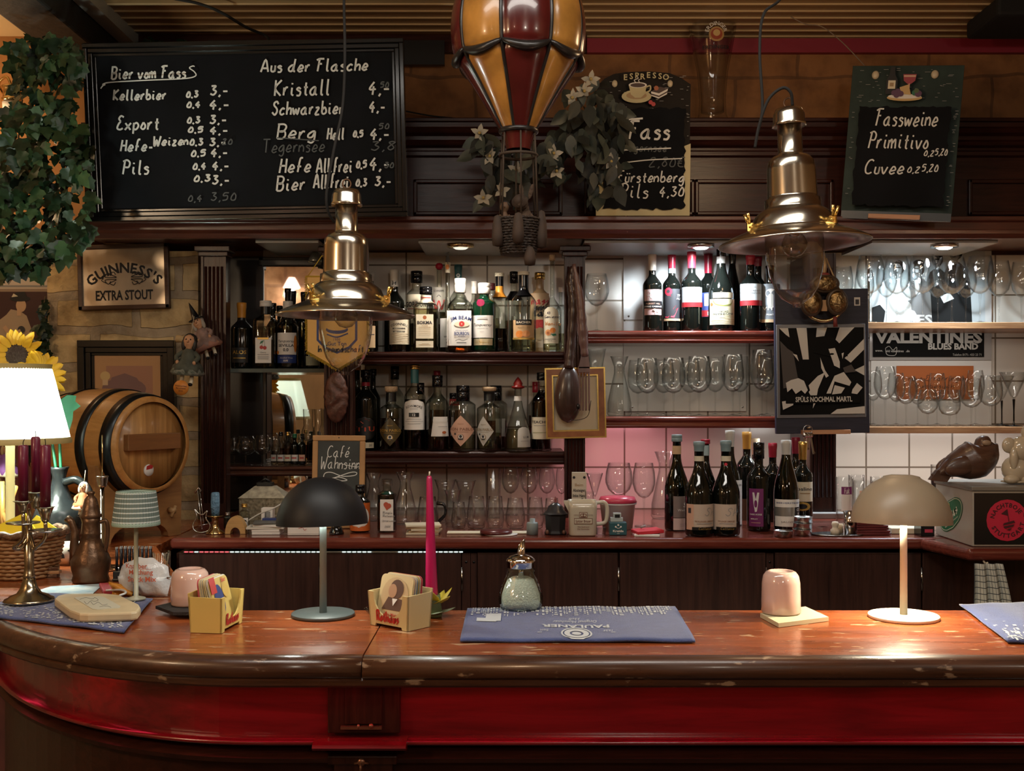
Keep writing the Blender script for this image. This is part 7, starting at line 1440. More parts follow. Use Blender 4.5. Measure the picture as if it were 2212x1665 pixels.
# candelabra
Yk = 2.30; k = Yk / F
t = thing('candelabra', 'three armed brass candelabra on the blue towel at the bar corner', 'candelabra', (X_(63, Yk), Yk, ZB + 0.0098))
def ck(px, py): return ((px - 63) * k, Z_(py, Yk) - ZB)
BRC = M('worn_silver_brass', (0.42, 0.36, 0.26), 0.2, 1.0, var=0.2, vs=20)
zz = lambda py: Z_(py, Yk) - t.location.z
m = MB(); m.lathe([(0, 0), (50 * k, 0), (53 * k, 3 * k), (50 * k, 7 * k), (44 * k, 9 * k), (40 * k, 13 * k), (26 * k, 18 * k), (17 * k, 32 * k), (12 * k, 52 * k), (0, 52 * k)], 36); m.build('base', BRC, t)
m = MB(); m.lathe([(12 * k, 52 * k), (14 * k, 54 * k), (12 * k, 58 * k), (9.5 * k, zz(1225)), (11.5 * k, zz(1172)), (7 * k, zz(1168)), (6 * k, zz(1130)), (4 * k, zz(1100)), (0, zz(1098))], 24); m.build('stem', BRC, t)
for (cx, cy, px, py, ytop, ycup, r, dy) in ((50, 1108, 40, 1131, 963, 1084, 11, -0.02), (98, 1128, 104, 1147, 963, 1097, 11.5, -0.03), (77, 1100, 77, 1098, 945, 1065, 10, 0.02)):
 x = X_(cx, Yk + dy) - t.location.x; zz = lambda py, dy=dy: Z_(py, Yk + dy) - t.location.z; z0 = zz(cy); zc = zz(ycup)
 m = MB(); m.lathe([(0, z0), (5 * k, z0), (9 * k, z0 + 6 * k), (11 * k, z0 + 16 * k), (17 * k, zc), (21 * k, zc + 2 * k), (12 * k, zc + 1 * k), (0, zc - 4 * k)], 20); m.build('candle_cup', BRC, t, loc=(x, dy, 0))
 if cx != 77:
  zp = zz(py)
  m = MB(); m.lathe([(0, zp - 3 * k), (12 * k, zp - 3 * k), (34 * k, zp + 1 * k), (35 * k, zp + 3 * k), (12 * k, zp), (0, zp)], 32); m.build('drip_plate', M('drip_silver', (0.55, 0.55, 0.53), 0.15, 1.0), t, loc=(x, dy, 0))
  m = MB(); s = -1 if cx < 63 else 1
  m.tube(smooth_pts([(0, 0, zz(1160)), (s * 14 * k, dy * 0.4, zz(1185)), (s * 26 * k, dy * 0.8, zz(1182)), (x, dy, zz(1160)), (x, dy, z0)]), 0.004, 8); m.tube(smooth_pts([(0, 0, zz(1172)), (s * 8 * k, dy * 0.3, zz(1160)), (s * 16 * k, dy * 0.6, zz(1172)), (s * 22 * k, dy * 0.8, zz(1184))]), 0.0028, 8); m.build('arm', BRC, t)
 cdl = thing('candle', {50: 'dark red candle standing in the outer cup of the candelabra', 98: 'dark red candle in the low front cup of the candelabra', 77: 'tallest dark red candle in the middle cup of the candelabra'}[cx], 'candle', (t.location.x + x, Yk + dy, t.location.z + zc + 0.002), group='candles of the candelabra')
 h = zz(ytop) - zc
 m = MB(); m.lathe([(0, 0), (r * 0.92 * k, 0), (r * 0.96 * k, h - 3 * k), (r * 0.7 * k, h), (0, h - 1 * k)], 20); m.build('wax', M('burgundy_wax', (0.13, 0.006, 0.03), 0.35, coat=0.2), cdl)
 m = MB(); m.tube(smooth_pts([(0, 0, h - 2 * k), (0, 0, h + 6 * k), (3 * k if cx == 50 else -1 * k, 0, h + 13 * k)]), 0.0009, 5); m.build('wick', BLACK, cdl)
# wicker basket with yellow napkins
Yq = 2.68; k = Yq / F
t = thing('wicker_basket', 'round woven basket behind the candelabra holding yellow napkins', 'basket', (X_(52, Yq), Yq, ZB + E))
WK = M('wicker', (0.24, 0.12, 0.045), 0.6, col2=(0.36, 0.20, 0.09), vs=60)
m = MB(); hb = 96 * k; nr = 12
for j in range(nr):
 z = (j + 0.5) * hb / nr; r = (64 + 18 * (j / nr)) * k
 m.tube([((r + 0.0022 * (-1) ** i) * math.cos(2 * PI * (i + 0.5 * (j % 2)) / 44), (r + 0.0022 * (-1) ** i) * math.sin(2 * PI * (i + 0.5 * (j % 2)) / 44), z) for i in range(44)], 0.0047, 6, closed=True)
m.lathe([(0, 0), (60 * k, 0), (78 * k, hb), (75 * k, hb), (57 * k, 0.006), (0, 0.006)], 32); m.build('weave', WK, t)
m = MB(); m.tube([((84 + 1.5 * math.sin(9 * a)) * k * math.cos(a), (84 + 1.5 * math.sin(9 * a)) * k * math.sin(a), hb + 0.003 * math.sin(14 * a)) for a in [i * PI / 36 for i in range(72)]], 0.0085, 8, closed=True); m.build('rim', M('wicker_dark', (0.14, 0.07, 0.03), 0.6, var=0.4, vs=80, bump=0.6, bs=100), t)
YN = M('yellow_napkin', (0.68, 0.55, 0.02), 0.75)
for i, (a, dx, dz, lab) in enumerate(((8, -0.02, 0.0, 'yellow folded napkin sticking up from the wicker basket'), (-16, 0.03, -0.012, 'second yellow napkin leaning low in the wicker basket'))):
 m = MB(); m.prism([(-0.045, -0.03), (0.048, -0.03), (0.058, 0.0), (0.01, 0.045), (-0.05, 0.003)], -0.004, 0.004); m.prism([(-0.04, -0.03), (0.04, -0.03), (0.045, 0.0), (0.0, 0.035)], 0.0045, 0.009)
 o = m.build('napkin', YN, bevel=0.001); o.location = (t.location.x + dx * 0.7, Yq - 0.012 + i * 0.025, ZB + hb + dz + 0.004); o.rotation_euler = (R(-18), R(a), R(-8)); tag(o, lab, 'napkin', 'yellow napkins in the wicker basket')
# black clay pitcher with sunflowers
Yp = 2.98; k = Yp / F
t = thing('clay_pitcher', 'black clay pitcher with looping handle between candelabra and barrel', 'pitcher', (X_(128, Yp), Yp, ZB + E))
z = lambda py: Z_(py, Yp) - ZB
CLAY = M('black_clay', (0.018, 0.022, 0.024), 0.25, var=0.4, vs=20, bump=0.2, bs=25)
m = MB(); m.lathe([(0, 0), (38 * k, 0), (52 * k, z(1135)), (54 * k, z(1115)), (46 * k, z(1095)), (26 * k, z(1078)), (17 * k, z(1050)), (14 * k, z(1030)), (18 * k, z(1015)), (21 * k, z(1009)), (18 * k, z(1011)), (11 * k, z(1030)), (0, z(1032))], 36); m.build('body', CLAY, t)
m = MB(); m.tube(smooth_pts([(13 * k, -0.01, z(1042)), (40 * k, -0.012, z(1036)), (62 * k, -0.012, z(1052)), (70 * k, -0.012, z(1080)), (52 * k, -0.01, z(1112))]), [0.011] * 33, 10); m.build('handle', CLAY, t)
SUNY = M('sunflower_petal', (0.72, 0.42, 0.015), 0.55); SUNC = M('sunflower_disc', (0.035, 0.018, 0.012), 0.9, bump=0.8, bs=150); LEAFG = M('sunflower_leaf', (0.03, 0.16, 0.09), 0.5)
rnd = random.Random(9)
for cx, cy, Y, rp, rd, rz, rx, lab in ((38, 768, 3.07, 56, 25, 8, 4, 'big artificial sunflower facing forward behind the table lamp'), (88, 812, 2.985, 52, 20, 42, -18, 'second sunflower turned sideways above the lamp shade')):
 k = Y / F; s = thing('sunflower', lab, 'sunflower', W(cx, cy, Y), (0, 0, 0), group='sunflowers in the pitcher')
 hd = Matrix.Rotation(R(rz), 4, 'Z') @ Matrix.Rotation(R(rx), 4, 'X')
 m = MB()
 for ring_, n in ((0, 17), (1, 15)):
  for i in range(n):
   T0 = hd @ Matrix.Rotation(2 * PI * (i + 0.5 * ring_) / n, 4, 'Y') @ Matrix.Translation((0, -0.004 * ring_, rd * 0.75 * k)) @ Matrix.Rotation(rnd.uniform(0.0, 0.5) - 0.1 * ring_, 4, 'X')
   add_leaf(m, None, (rp - rd * 0.6) * k * rnd.uniform(0.85, 1.15), 'petal', rnd, 0, T0=T0)
 m.build('petals', SUNY, s)['kind'] = 'stuff'
 m = MB(); m.ell((0, 0, 0), (rd * k * 1.05, 0.012, rd * k * 1.05), 24, T=hd); m.build('flower_disc', SUNC, s)
 tip = W(128 + (4 if cx > 60 else -5), 1026, Yp) - s.location
 m = MB(); m.tube(smooth_pts([(0, 0.012, 0), (0.01, 0.03, -0.03), (tip.x * 0.7, tip.y * 0.8 + 0.02, tip.z * 0.5), tuple(tip)]), 0.004, 8); m.build('stem', GREENP, s)
 m = MB(); T0 = Matrix.Translation(W(cx + 44, cy + 50, Y + 0.02) - s.location) @ Matrix.Rotation(R(160 if cx > 60 else 190), 4, 'Y') @ Matrix.Rotation(0.3, 4, 'X'); add_leaf(m, None, 0.10, 'ivy', rnd, 0, T0=T0); m.build('leaf', LEAFG, s)
# bronze jug
Yj = 2.60; k = Yj / F
t = thing('bronze_jug', 'dark bronze jug with pointed lid beside the wicker basket', 'jug', (X_(196, Yj), Yj, ZB + E), (0, 0, 0))
BZJ = M('dark_bronze', (0.12, 0.065, 0.035), 0.35, 0.7, var=0.4, vs=25, bump=0.3, bs=40)
q = lambda L: [(r * k, z_ * k) for r, z_ in L]
m = MB(); m.lathe(q([(0, 0), (37, 0), (39, 4), (36, 14), (40, 28), (42, 46), (36, 60), (24, 82), (19, 98), (22, 102), (20, 106), (18, 128), (21, 138), (0, 139)]), 36); m.build('body', BZJ, t)
m = MB(); m.lathe(q([(22, 138), (24, 142), (21, 146), (17, 160), (13, 178), (6, 186), (9, 190), (8, 194), (0, 196)]), 28); m.build('lid', BZJ, t)
m = MB(); m.tube([(v[0] * k, -0.01, v[1] * k) for v in ((-30, 40), (-32, 80), (-31, 110), (-38, 130), (-48, 138))], [0.013, 0.010, 0.008, 0.008, 0.009], 10); m.build('spout', BZJ, t)
m = MB(); m.tube([(v.x * k, 0, v.y * k) for v in smooth_pts([(20, 128, 0), (33, 130, 0), (37, 110, 0), (34, 80, 0), (30, 62, 0)])], 0.005, 8); m.build('handle', BZJ, t)
# chrome rod stand
Yr_ = 2.78; k = Yr_ / F
t = thing('chrome_stand', 'slim chrome rod with grooved collar standing behind the bronze jug', 'stand', (X_(221, Yr_), Yr_, ZB + E))
z = lambda py: Z_(py, Yr_) - ZB
m = MB(); m.lathe([(0, 0), (0.05, 0), (0.05, 0.006), (4.5 * k, 0.012), (4.5 * k, z(1052)), (0, z(1052))], 20); m.build('pole', CHROME, t)
m = MB(); m.lathe([(8 * k, z(1052))] + [((8.5 + i * 0.55 + (1.0 if i % 2 else 0)) * k, z(1051 - i * 3)) for i in range(8)] + [(12 * k, z(1028)), (0, z(1027))], 24); m.build('collar', STEEL, t)
m = MB(); m.tube([(0, 0, z(1028)), (0, 0, z(940))], 0.0015, 6); m.build('needle', BRASS, t)
# small striped lamp
Ys = 2.32; k = Ys / F
t = thing('small_table_lamp', 'small table lamp with green and white striped shade before the barrel', 'table lamp', (X_(294, Ys), Ys, ZB + 0.0098))
z = lambda py: Z_(py, Ys) - ZB
zt, zb = z(1071), z(1142)
GRN = M('shade_green', (0.13, 0.175, 0.155), 0.7); GWH = M('shade_white', (0.52, 0.58, 0.55), 0.7)
m = MB(); nb = 14
pr = [((49 - 9 * i / 56) * k, zb + (zt - zb) * i / 56) for i in range(57)]
m.lathe(pr, 180, flute=(45, 0.0016, 0, -1, 9)); m.m = [1 if ((j // 180) % 8) in (5, 6) else 0 for j in range(len(m.f))]; m.build('lamp_shade', [GRN, GWH], t)
m = MB(); m.lathe([(50 * k, zb - 0.002), (50.8 * k, zb + 0.002), (49.5 * k, zb + 0.006)], 48); m.build('shade_rim', M('mint', (0.30, 0.42, 0.35), 0.6), t); m = MB(); m.lathe([(40 * k, zt - 0.004), (41.5 * k, zt), (40 * k, zt + 0.001)], 48); m.build('shade_rim', M('mint', (0.30, 0.42, 0.35), 0.6), t)
m = MB(); m.lathe([(0, 0), (20 * k, 0), (20 * k, 0.004), (5 * k, 0.008), (4.6 * k, zb), (4.6 * k, zt - 0.02), (0, zt - 0.02)], 20); m.build('stem', M('mint_grey', (0.36, 0.36, 0.27), 0.4), t)
# straws, toothpicks
Yt = 2.62; k = Yt / F
t = thing('straw_holder', 'black straw holder next to the toothpick glass near the barrel', 'holder', (X_(290, Yt), Yt, ZB + E))
m = MB(); m.bx(-40 * k, 40 * k, -0.02, 0.03, 0, 0.024); m.bx(-41 * k, 41 * k, -0.022, 0.032, 0, 0.006); m.build('box', BLACK, t, bevel=0.002)
st = None
for i in range(17):
 x = (-36 + i * 4.5) * k; h = 0.055 + random.uniform(-0.003, 0.003)
 if st is None:
  m = MB(); m.lathe([(0.0028, 0), (0.0033, 0), (0.0033, h), (0.0026, h), (0.0026, 0.001), (0.0028, 0)], 10); m.m = [0] * len(m.f); m.lathe([(0.0034, h - 0.0035), (0.0036, h), (0.0024, h)], 10, 1)
  st = m.build('drinking_straw', [M('straw_black', (0.012, 0.013, 0.018), 0.3), GREY]); o = st
 else: o = st.copy(); COL.objects.link(o)
 o.location = (t.location.x + x, Yt - 0.005 + 0.018 * (i % 2), ZB + 0.025); tag(o, 'black drinking straw standing in the holder by the toothpick glass', 'straw', 'black straws in the holder')
Yt2 = 2.6
G('straight', 348, 1192, 40, Yt2, ZB, 'small glass of toothpicks beside the straws', name='toothpick_glass')
tp = None
for i in range(12):
 if tp is None:
  m = MB(); m.tube([(0, 0, 0), (0, 0, 0.064)], [0.0011, 0.0004], 6); m.tube([(0, 0, 0.002), (0, 0, 0.012)], 0.0013, 6, 1); tp = m.build('toothpick', [LCREAM, REDP]); o = tp
 else: o = tp.copy(); COL.objects.link(o)
 a = i * 2.4; o.location = (X_(348, Yt2) + 0.009 * math.cos(a), Yt2 + 0.009 * math.sin(a), ZB + 0.004); o.rotation_euler = (0.16 * math.sin(a), 0.16 * math.cos(a), 0)
 tag(o, 'wooden toothpick standing in the small glass beside the straws', 'toothpick', 'toothpicks in the glass')
# snack bag
Yb_ = 2.41; k = Yb_ / F
t = thing('snack_bag', 'crinkled white snack bag with orange lettering behind the pink cup', 'snack bag', (X_(312, Yb_), Yb_, ZB + E), (0, 0, R(-6)))
BAG = M('bag_film', (0.62, 0.64, 0.66), 0.18, bump=0.5, bs=35)
def bagf(sg):
 def f(u, v):
  x = (u - 0.5) * 120 * k * (1 - 0.12 * abs(2 * v - 1)); z_ = v * 84 * k * (1 - 0.25 * (2 * u - 1) ** 2 * (v > 0.5)); th = 0.028 * math.sin(PI * u) ** 0.6 * math.sin(PI * min(1, v * 1.0)) ** 0.6
  return (x, sg * th + 0.002 * math.sin(17 * u + 9 * v), z_ + 0.0015 * math.sin(21 * u))
 return f
m = MB(); m.grid(bagf(-1), 18, 14); m.grid(bagf(1), 18, 14); bg = m.build('film', BAG, t)
RI = M('snack_ink', (0.55, 0.12, 0.06), 0.5)
decals([('t', 'Knabber', -0.004, 70 * k, 14 * k, RI, 0.02), ('t', 'Mischung', 0.006, 57 * k, 14 * k, RI, 0.02), ('t', 'Snack Mix', 0.008, 42 * k, 15 * k, RI, 0.02), ('r', 0.006, 63.5 * k, 0.045, 0.0008, RI), ('r', -6 * k, 16 * k, 8 * k, 32 * k, M('bag_blue', (0.02, 0.12, 0.25), 0.4))], lambda x, z_, off: (x, -0.0305 * math.cos(max(-1.3, min(1.3, x * 22))) ** 0.5 - off - 0.001, z_), None, t, None, name='print')
m = MB(); m.grid(lambda u, v: ((u - 0.5) * 0.05, 0.012 * math.sin(3 * u + 5 * v), v * 0.035 * (1 - 0.5 * u)), 6, 6)
o = m.build('sweet_wrapper', [M('wrapper_orange', (0.6, 0.25, 0.03), 0.25)], solid=0.001, loc=(X_(264, 2.4), 2.40, ZB + E)); tag(o, 'crumpled orange sweet wrapper against the snack bag', 'wrapper')
m = MB(); m.slab([P2D(214, 1268), P2D(250, 1268), P2D(262, 1283), P2D(224, 1286)], ZB + E, ZB + 0.010)
tag(m.build('red_napkin', M('napkin_red', (0.35, 0.03, 0.04), 0.8), bevel=0.002), 'folded red napkin lying between the bronze jug and snack bag', 'napkin')
# white bowl and wood blocks behind the jug
t = thing('white_bowl', 'white china bowl with dark motif behind the bronze jug', 'bowl', (X_(146, 2.86), 2.86, ZB + E))
kk = 2.78 / F; m = MB(); m.lathe([(0, 0), (16 * kk, 0), (26 * kk, 18 * kk), (30 * kk, 48 * kk), (28 * kk, 48 * kk), (23 * kk, 16 * kk), (0, 5 * kk)], 28); b_ = m.build('body', M('china', (0.62, 0.58, 0.5), 0.2), t)
decals([('p', [(-0.012, 0.03), (-0.004, 0.038), (0.004, 0.03), (0.006, 0.02), (-0.008, 0.02)], BTL), ('p', [(0.012, 0.04), (0.02, 0.044), (0.018, 0.034)], BTL)], roundmap(28.5 * kk), None, b_, None, name='motif', off0=0.001)
for i in range(3):
 m = MB(); m.box(0, 0, 0, 0.045, 0.02, 0.008); o = m.build('wooden_domino', WD_PALE if i % 2 else WD_NOSE, bevel=0.001, loc=(X_(128, 2.72) + 0.004 * (i % 2), 2.66, ZB + 0.0048 + i * 0.0085), rot=(0, 0, R(4 * i)))
 tag(o, ['bottom', 'middle', 'top'][i] + ' wooden block of the little pile between basket and bronze jug', 'wooden block', 'wooden blocks by the basket')
def sheet(name, pts, z0, th, mat, label, cat, items=None, group=None, z=ZB):
 m = MB(); m.slab([P2D(px, py, z) for px, py in pts], z + z0, z + z0 + th); o = m.build(name, mat); tag(o, label, cat, group); return o
sheet('leaflet', [(20, 1296), (110, 1268), (225, 1262), (200, 1284), (120, 1296)], E, 0.0012, M('leaflet_blue', (0.20, 0.32, 0.42), 0.5, col2=(0.5, 0.52, 0.5), vs=30), 'blue and white leaflet lying under the bronze jug and basket', 'leaflet')
# towels
def cloth_grid(pts, z0, nu=40, nv=14, amp=0.0007):
 a, b, c, d = [Vector((*P2D(*p), 0)) for p in pts]
 def f(u, v):
  p = (d * (1 - u) + c * u) * (1 - v) + (a * (1 - u) + b * u) * v
  e = min(u, v, 1 - u, 1 - v)
  return (p.x, p.y, z0 + amp * (math.sin(19 * u + 3 * v) + math.sin(11 * v - 7 * u)) + (0.0015 if e > 0.01 else 0))
 return f
NAVYT = M('towel_blue', (0.045, 0.07, 0.20), 0.9, bump=0.35, bs=500, sheen=0.3, var=0.12, vs=40)
TWH = M('towel_white', (0.46, 0.48, 0.50), 0.9)
def towel(label, pts, art, flip=True, sk=0):
 f = cloth_grid(pts, ZB + 0.0042)
 t = thing('bar_towel', label, 'bar towel')
 m = MB(); m.grid(f, 60, 20); m.build('cloth', NAVYT, t, solid=0.004)
 mb = MB(); rnd = random.Random(len(pts) + sk + 3)
 def mp(x, z_, off):
  u, v = (0.5 - x, 0.5 - z_) if flip else (0.5 + x, 0.5 + z_)
  q = f(min(1, max(0, u)), min(1, max(0, v))); return (q[0], q[1], q[2] + 0.0027 + off)
 its = art(rnd)
 decals(its, mp, None, t, None, name='print', off0=0.0, step=0.000002)
 return t
def city(rnd, x0=-0.48, x1=0.48, zc=-0.40, hmul=1.0):
 its = []
 x = x0
 while x < x1:
  w = rnd.uniform(0.006, 0.022); h = rnd.uniform(0.16, 0.34) * hmul
  n = rnd.randint(3, 6)
  for j in range(n): its.append(('r', x + w / 2, zc - 0.08 + h * (j + 0.5) / n, w * rnd.uniform(0.4, 0.95), h / n * rnd.uniform(0.3, 0.9), TWH))
  x += w + 0.002
 return its
def art_center(rnd):
 its = city(rnd, -0.47, 0.28) + city(rnd, 0.30, 0.47)
 its += [('r', 0.37, -0.14, 0.07, 0.22, TWH), ('r', 0.40, -0.06, 0.09, 0.1, TWH)]
 its += [('t', 'PAULANER', 0.0, 0.16, 0.105, TWH, 0.03, 0, 0.30), ('t', 'Original Münchner', 0.0, 0.03, 0.10, TWH, 0, 0.2, 0.20), ('t', 'Hell', 0.0, -0.06, 0.10, TWH, 0, 0.2, 0.05)]
 for r0, r1 in ((0.06, 0.068), (0.030, 0.054), (0.0, 0.02)): its.append(('o', 0.0, 0.35, r0, r1, TWH, 2.3))
 its += [('r', -0.16, 0.33, 0.02, 0.012, TWH), ('r', 0.16, 0.33, 0.02, 0.012, TWH), ('t', 'Seit', 0.14, 0.28, 0.07, TWH, 0, 0.2, 0.04), ('t', '1634', -0.14, 0.28, 0.07, TWH, 0, 0.2, 0.04)]
 return its
towel('dark blue bar towel with white brewery print under the sugar dispenser', [(1010, 1319), (1458, 1315), (1502, 1390), (994, 1389)], art_center)
def art_side(rnd): return city(rnd, -0.48, 0.48, 0.30, 0.8) + city(rnd, -0.48, 0.48, 0.42, 0.5)
towel('dark blue bar towel with white print at the straight end of the bar', [(2072, 1310), (2330, 1304), (2400, 1392), (2176, 1391)], lambda r: city(r, -0.48, 0.48, -0.22, 1.0) if False else [('r', r.uniform(-0.48, 0.48), -0.48 + abs(r.gauss(0, 0.16)), r.uniform(0.01, 0.03), r.uniform(0.01, 0.05), TWH) for _ in range(160)], flip=False, sk=2)
towel('dark blue bar towel with pale print beneath the candelabra and charger', [(60, 1284), (330, 1298), (268, 1370), (-60, 1330)], lambda r: [('r', r.uniform(-0.46, 0.47), -0.47 + abs(r.gauss(0, 0.25)), r.uniform(0.006, 0.02), r.uniform(0.008, 0.03), TWH) for _ in range(330)] + [('o', 0.36, 0.3, 0.042, 0.05, TWH, 1.6), ('t', '1634', 0.36, 0.3, 0.05, TWH, 0, 0, 0.05)], flip=False, sk=5)
ZT = ZB + 0.0098
# wireless charger
t = thing('charging_pad', 'pale rounded charging pad with engraved drawing on the left blue towel', 'charging pad')
z1 = ZT + 0.017
top = [P2D(px, py, z1) for px, py in ((118, 1292), (124, 1286), (140, 1282), (225, 1281), (258, 1284), (300, 1304), (304, 1311), (298, 1319), (284, 1322), (190, 1325), (172, 1324), (150, 1316))]
m = MB(); m.slab(top, ZT, z1); m.build('body', M('birch', (0.52, 0.42, 0.26), 0.5, var=0.1, vs=20), t, bevel=0.004)
pl = [P2D(px, py, z1) for px, py in ((160, 1292), (166, 1290), (215, 1288), (224, 1290), (260, 1310), (258, 1314), (210, 1317), (200, 1316))]
m = MB(); m.slab(pl, z1, z1 + 0.0012); m.build('inlay', M('ivory', (0.50, 0.48, 0.38), 0.45), t)
ln = MB()
for path in (((172, 1296), (185, 1292), (200, 1295), (205, 1292), (212, 1297), (205, 1300), (196, 1298)), ((182, 1300), (188, 1306), (195, 1300), (202, 1307), (212, 1302), (222, 1308), (232, 1306)), ((215, 1312), (230, 1310), (240, 1313))):
 ln.tube([(*P2D(v.x, v.y, z1), z1 + 0.0013) for v in smooth_pts([(a, b, 0) for a, b in path], 6)], 0.0004, 4)
ln.build('engraving', DGREY, t)
a, b = P2D(222, 1330, ZT + 0.008), P2D(264, 1329, ZT + 0.008)
m = MB(); m.bx(a[0], b[0], min(a[1], b[1]) - 0.002, min(a[1], b[1]) + 0.02, ZT + 0.001, ZT + 0.014); m.bx(a[0] + 0.010, b[0] - 0.014, min(a[1], b[1]) - 0.0035, min(a[1], b[1]), ZT + 0.004, ZT + 0.010, 1); m.build('socket', [WHITE, BLACK], t)
cable('white charging cable running from the pad along the blue towel', [(258, 1286, 2.315), (272, 1280, 2.33), (262, 1274, 2.37), (230, 1275, 2.42)], 0.0022, M('cable_white', (0.6, 0.6, 0.57), 0.4))
# ceramic cups upside down on coasters
CER = M('pink_ceramic', (0.55, 0.36, 0.30), 0.12, coat=0.6, var=0.06, vs=8)
def cup(label, px, ty, by, r, Y, z0):
 k = Y / F; h = Z_(ty, Y) - z0
 t = thing('ceramic_cup', label, 'cup', (X_(px, Y), Y, z0 + E))
 m = MB(); m.lathe([(0, 0), (r * 0.97 * k, 0), (r * k, 0.003), (r * 1.0 * k, h * 0.3), (r * 0.97 * k, h * 0.72), (r * 0.9 * k, h * 0.88), (r * 0.76 * k, h * 0.97), (r * 0.62 * k, h), (r * 0.56 * k, h * 0.985), (r * 0.5 * k, h * 0.955), (0, h * 0.94)], 44); m.build('body', CER, t)
 return t
COAST = M('black_slate_coaster', (0.010, 0.010, 0.011), 0.6, bump=0.4, bs=60)
sheet('coaster', [(336, 1324), (398, 1309), (472, 1312), (470, 1330), (440, 1338), (374, 1338)], 0.0085, 0.006, COAST, 'irregular black coaster under the pink cup by the snack bag', 'coaster')
cup('glossy pink ceramic cup turned upside down on black coaster', 411, 1228, 1323, 41, 2.245, ZB + 0.0145)
o = sheet('coaster', [(1642, 1334), (1740, 1319), (1790, 1342), (1682, 1356)], E, 0.008, M('tile_pale', (0.55, 0.51, 0.33), 0.3), 'square pale green tile coaster under a pink cup', 'coaster')
cup('glossy pink ceramic cup turned upside down on pale tile coaster', 1687, 1233, 1337, 42, 2.185, ZB + 0.0095)
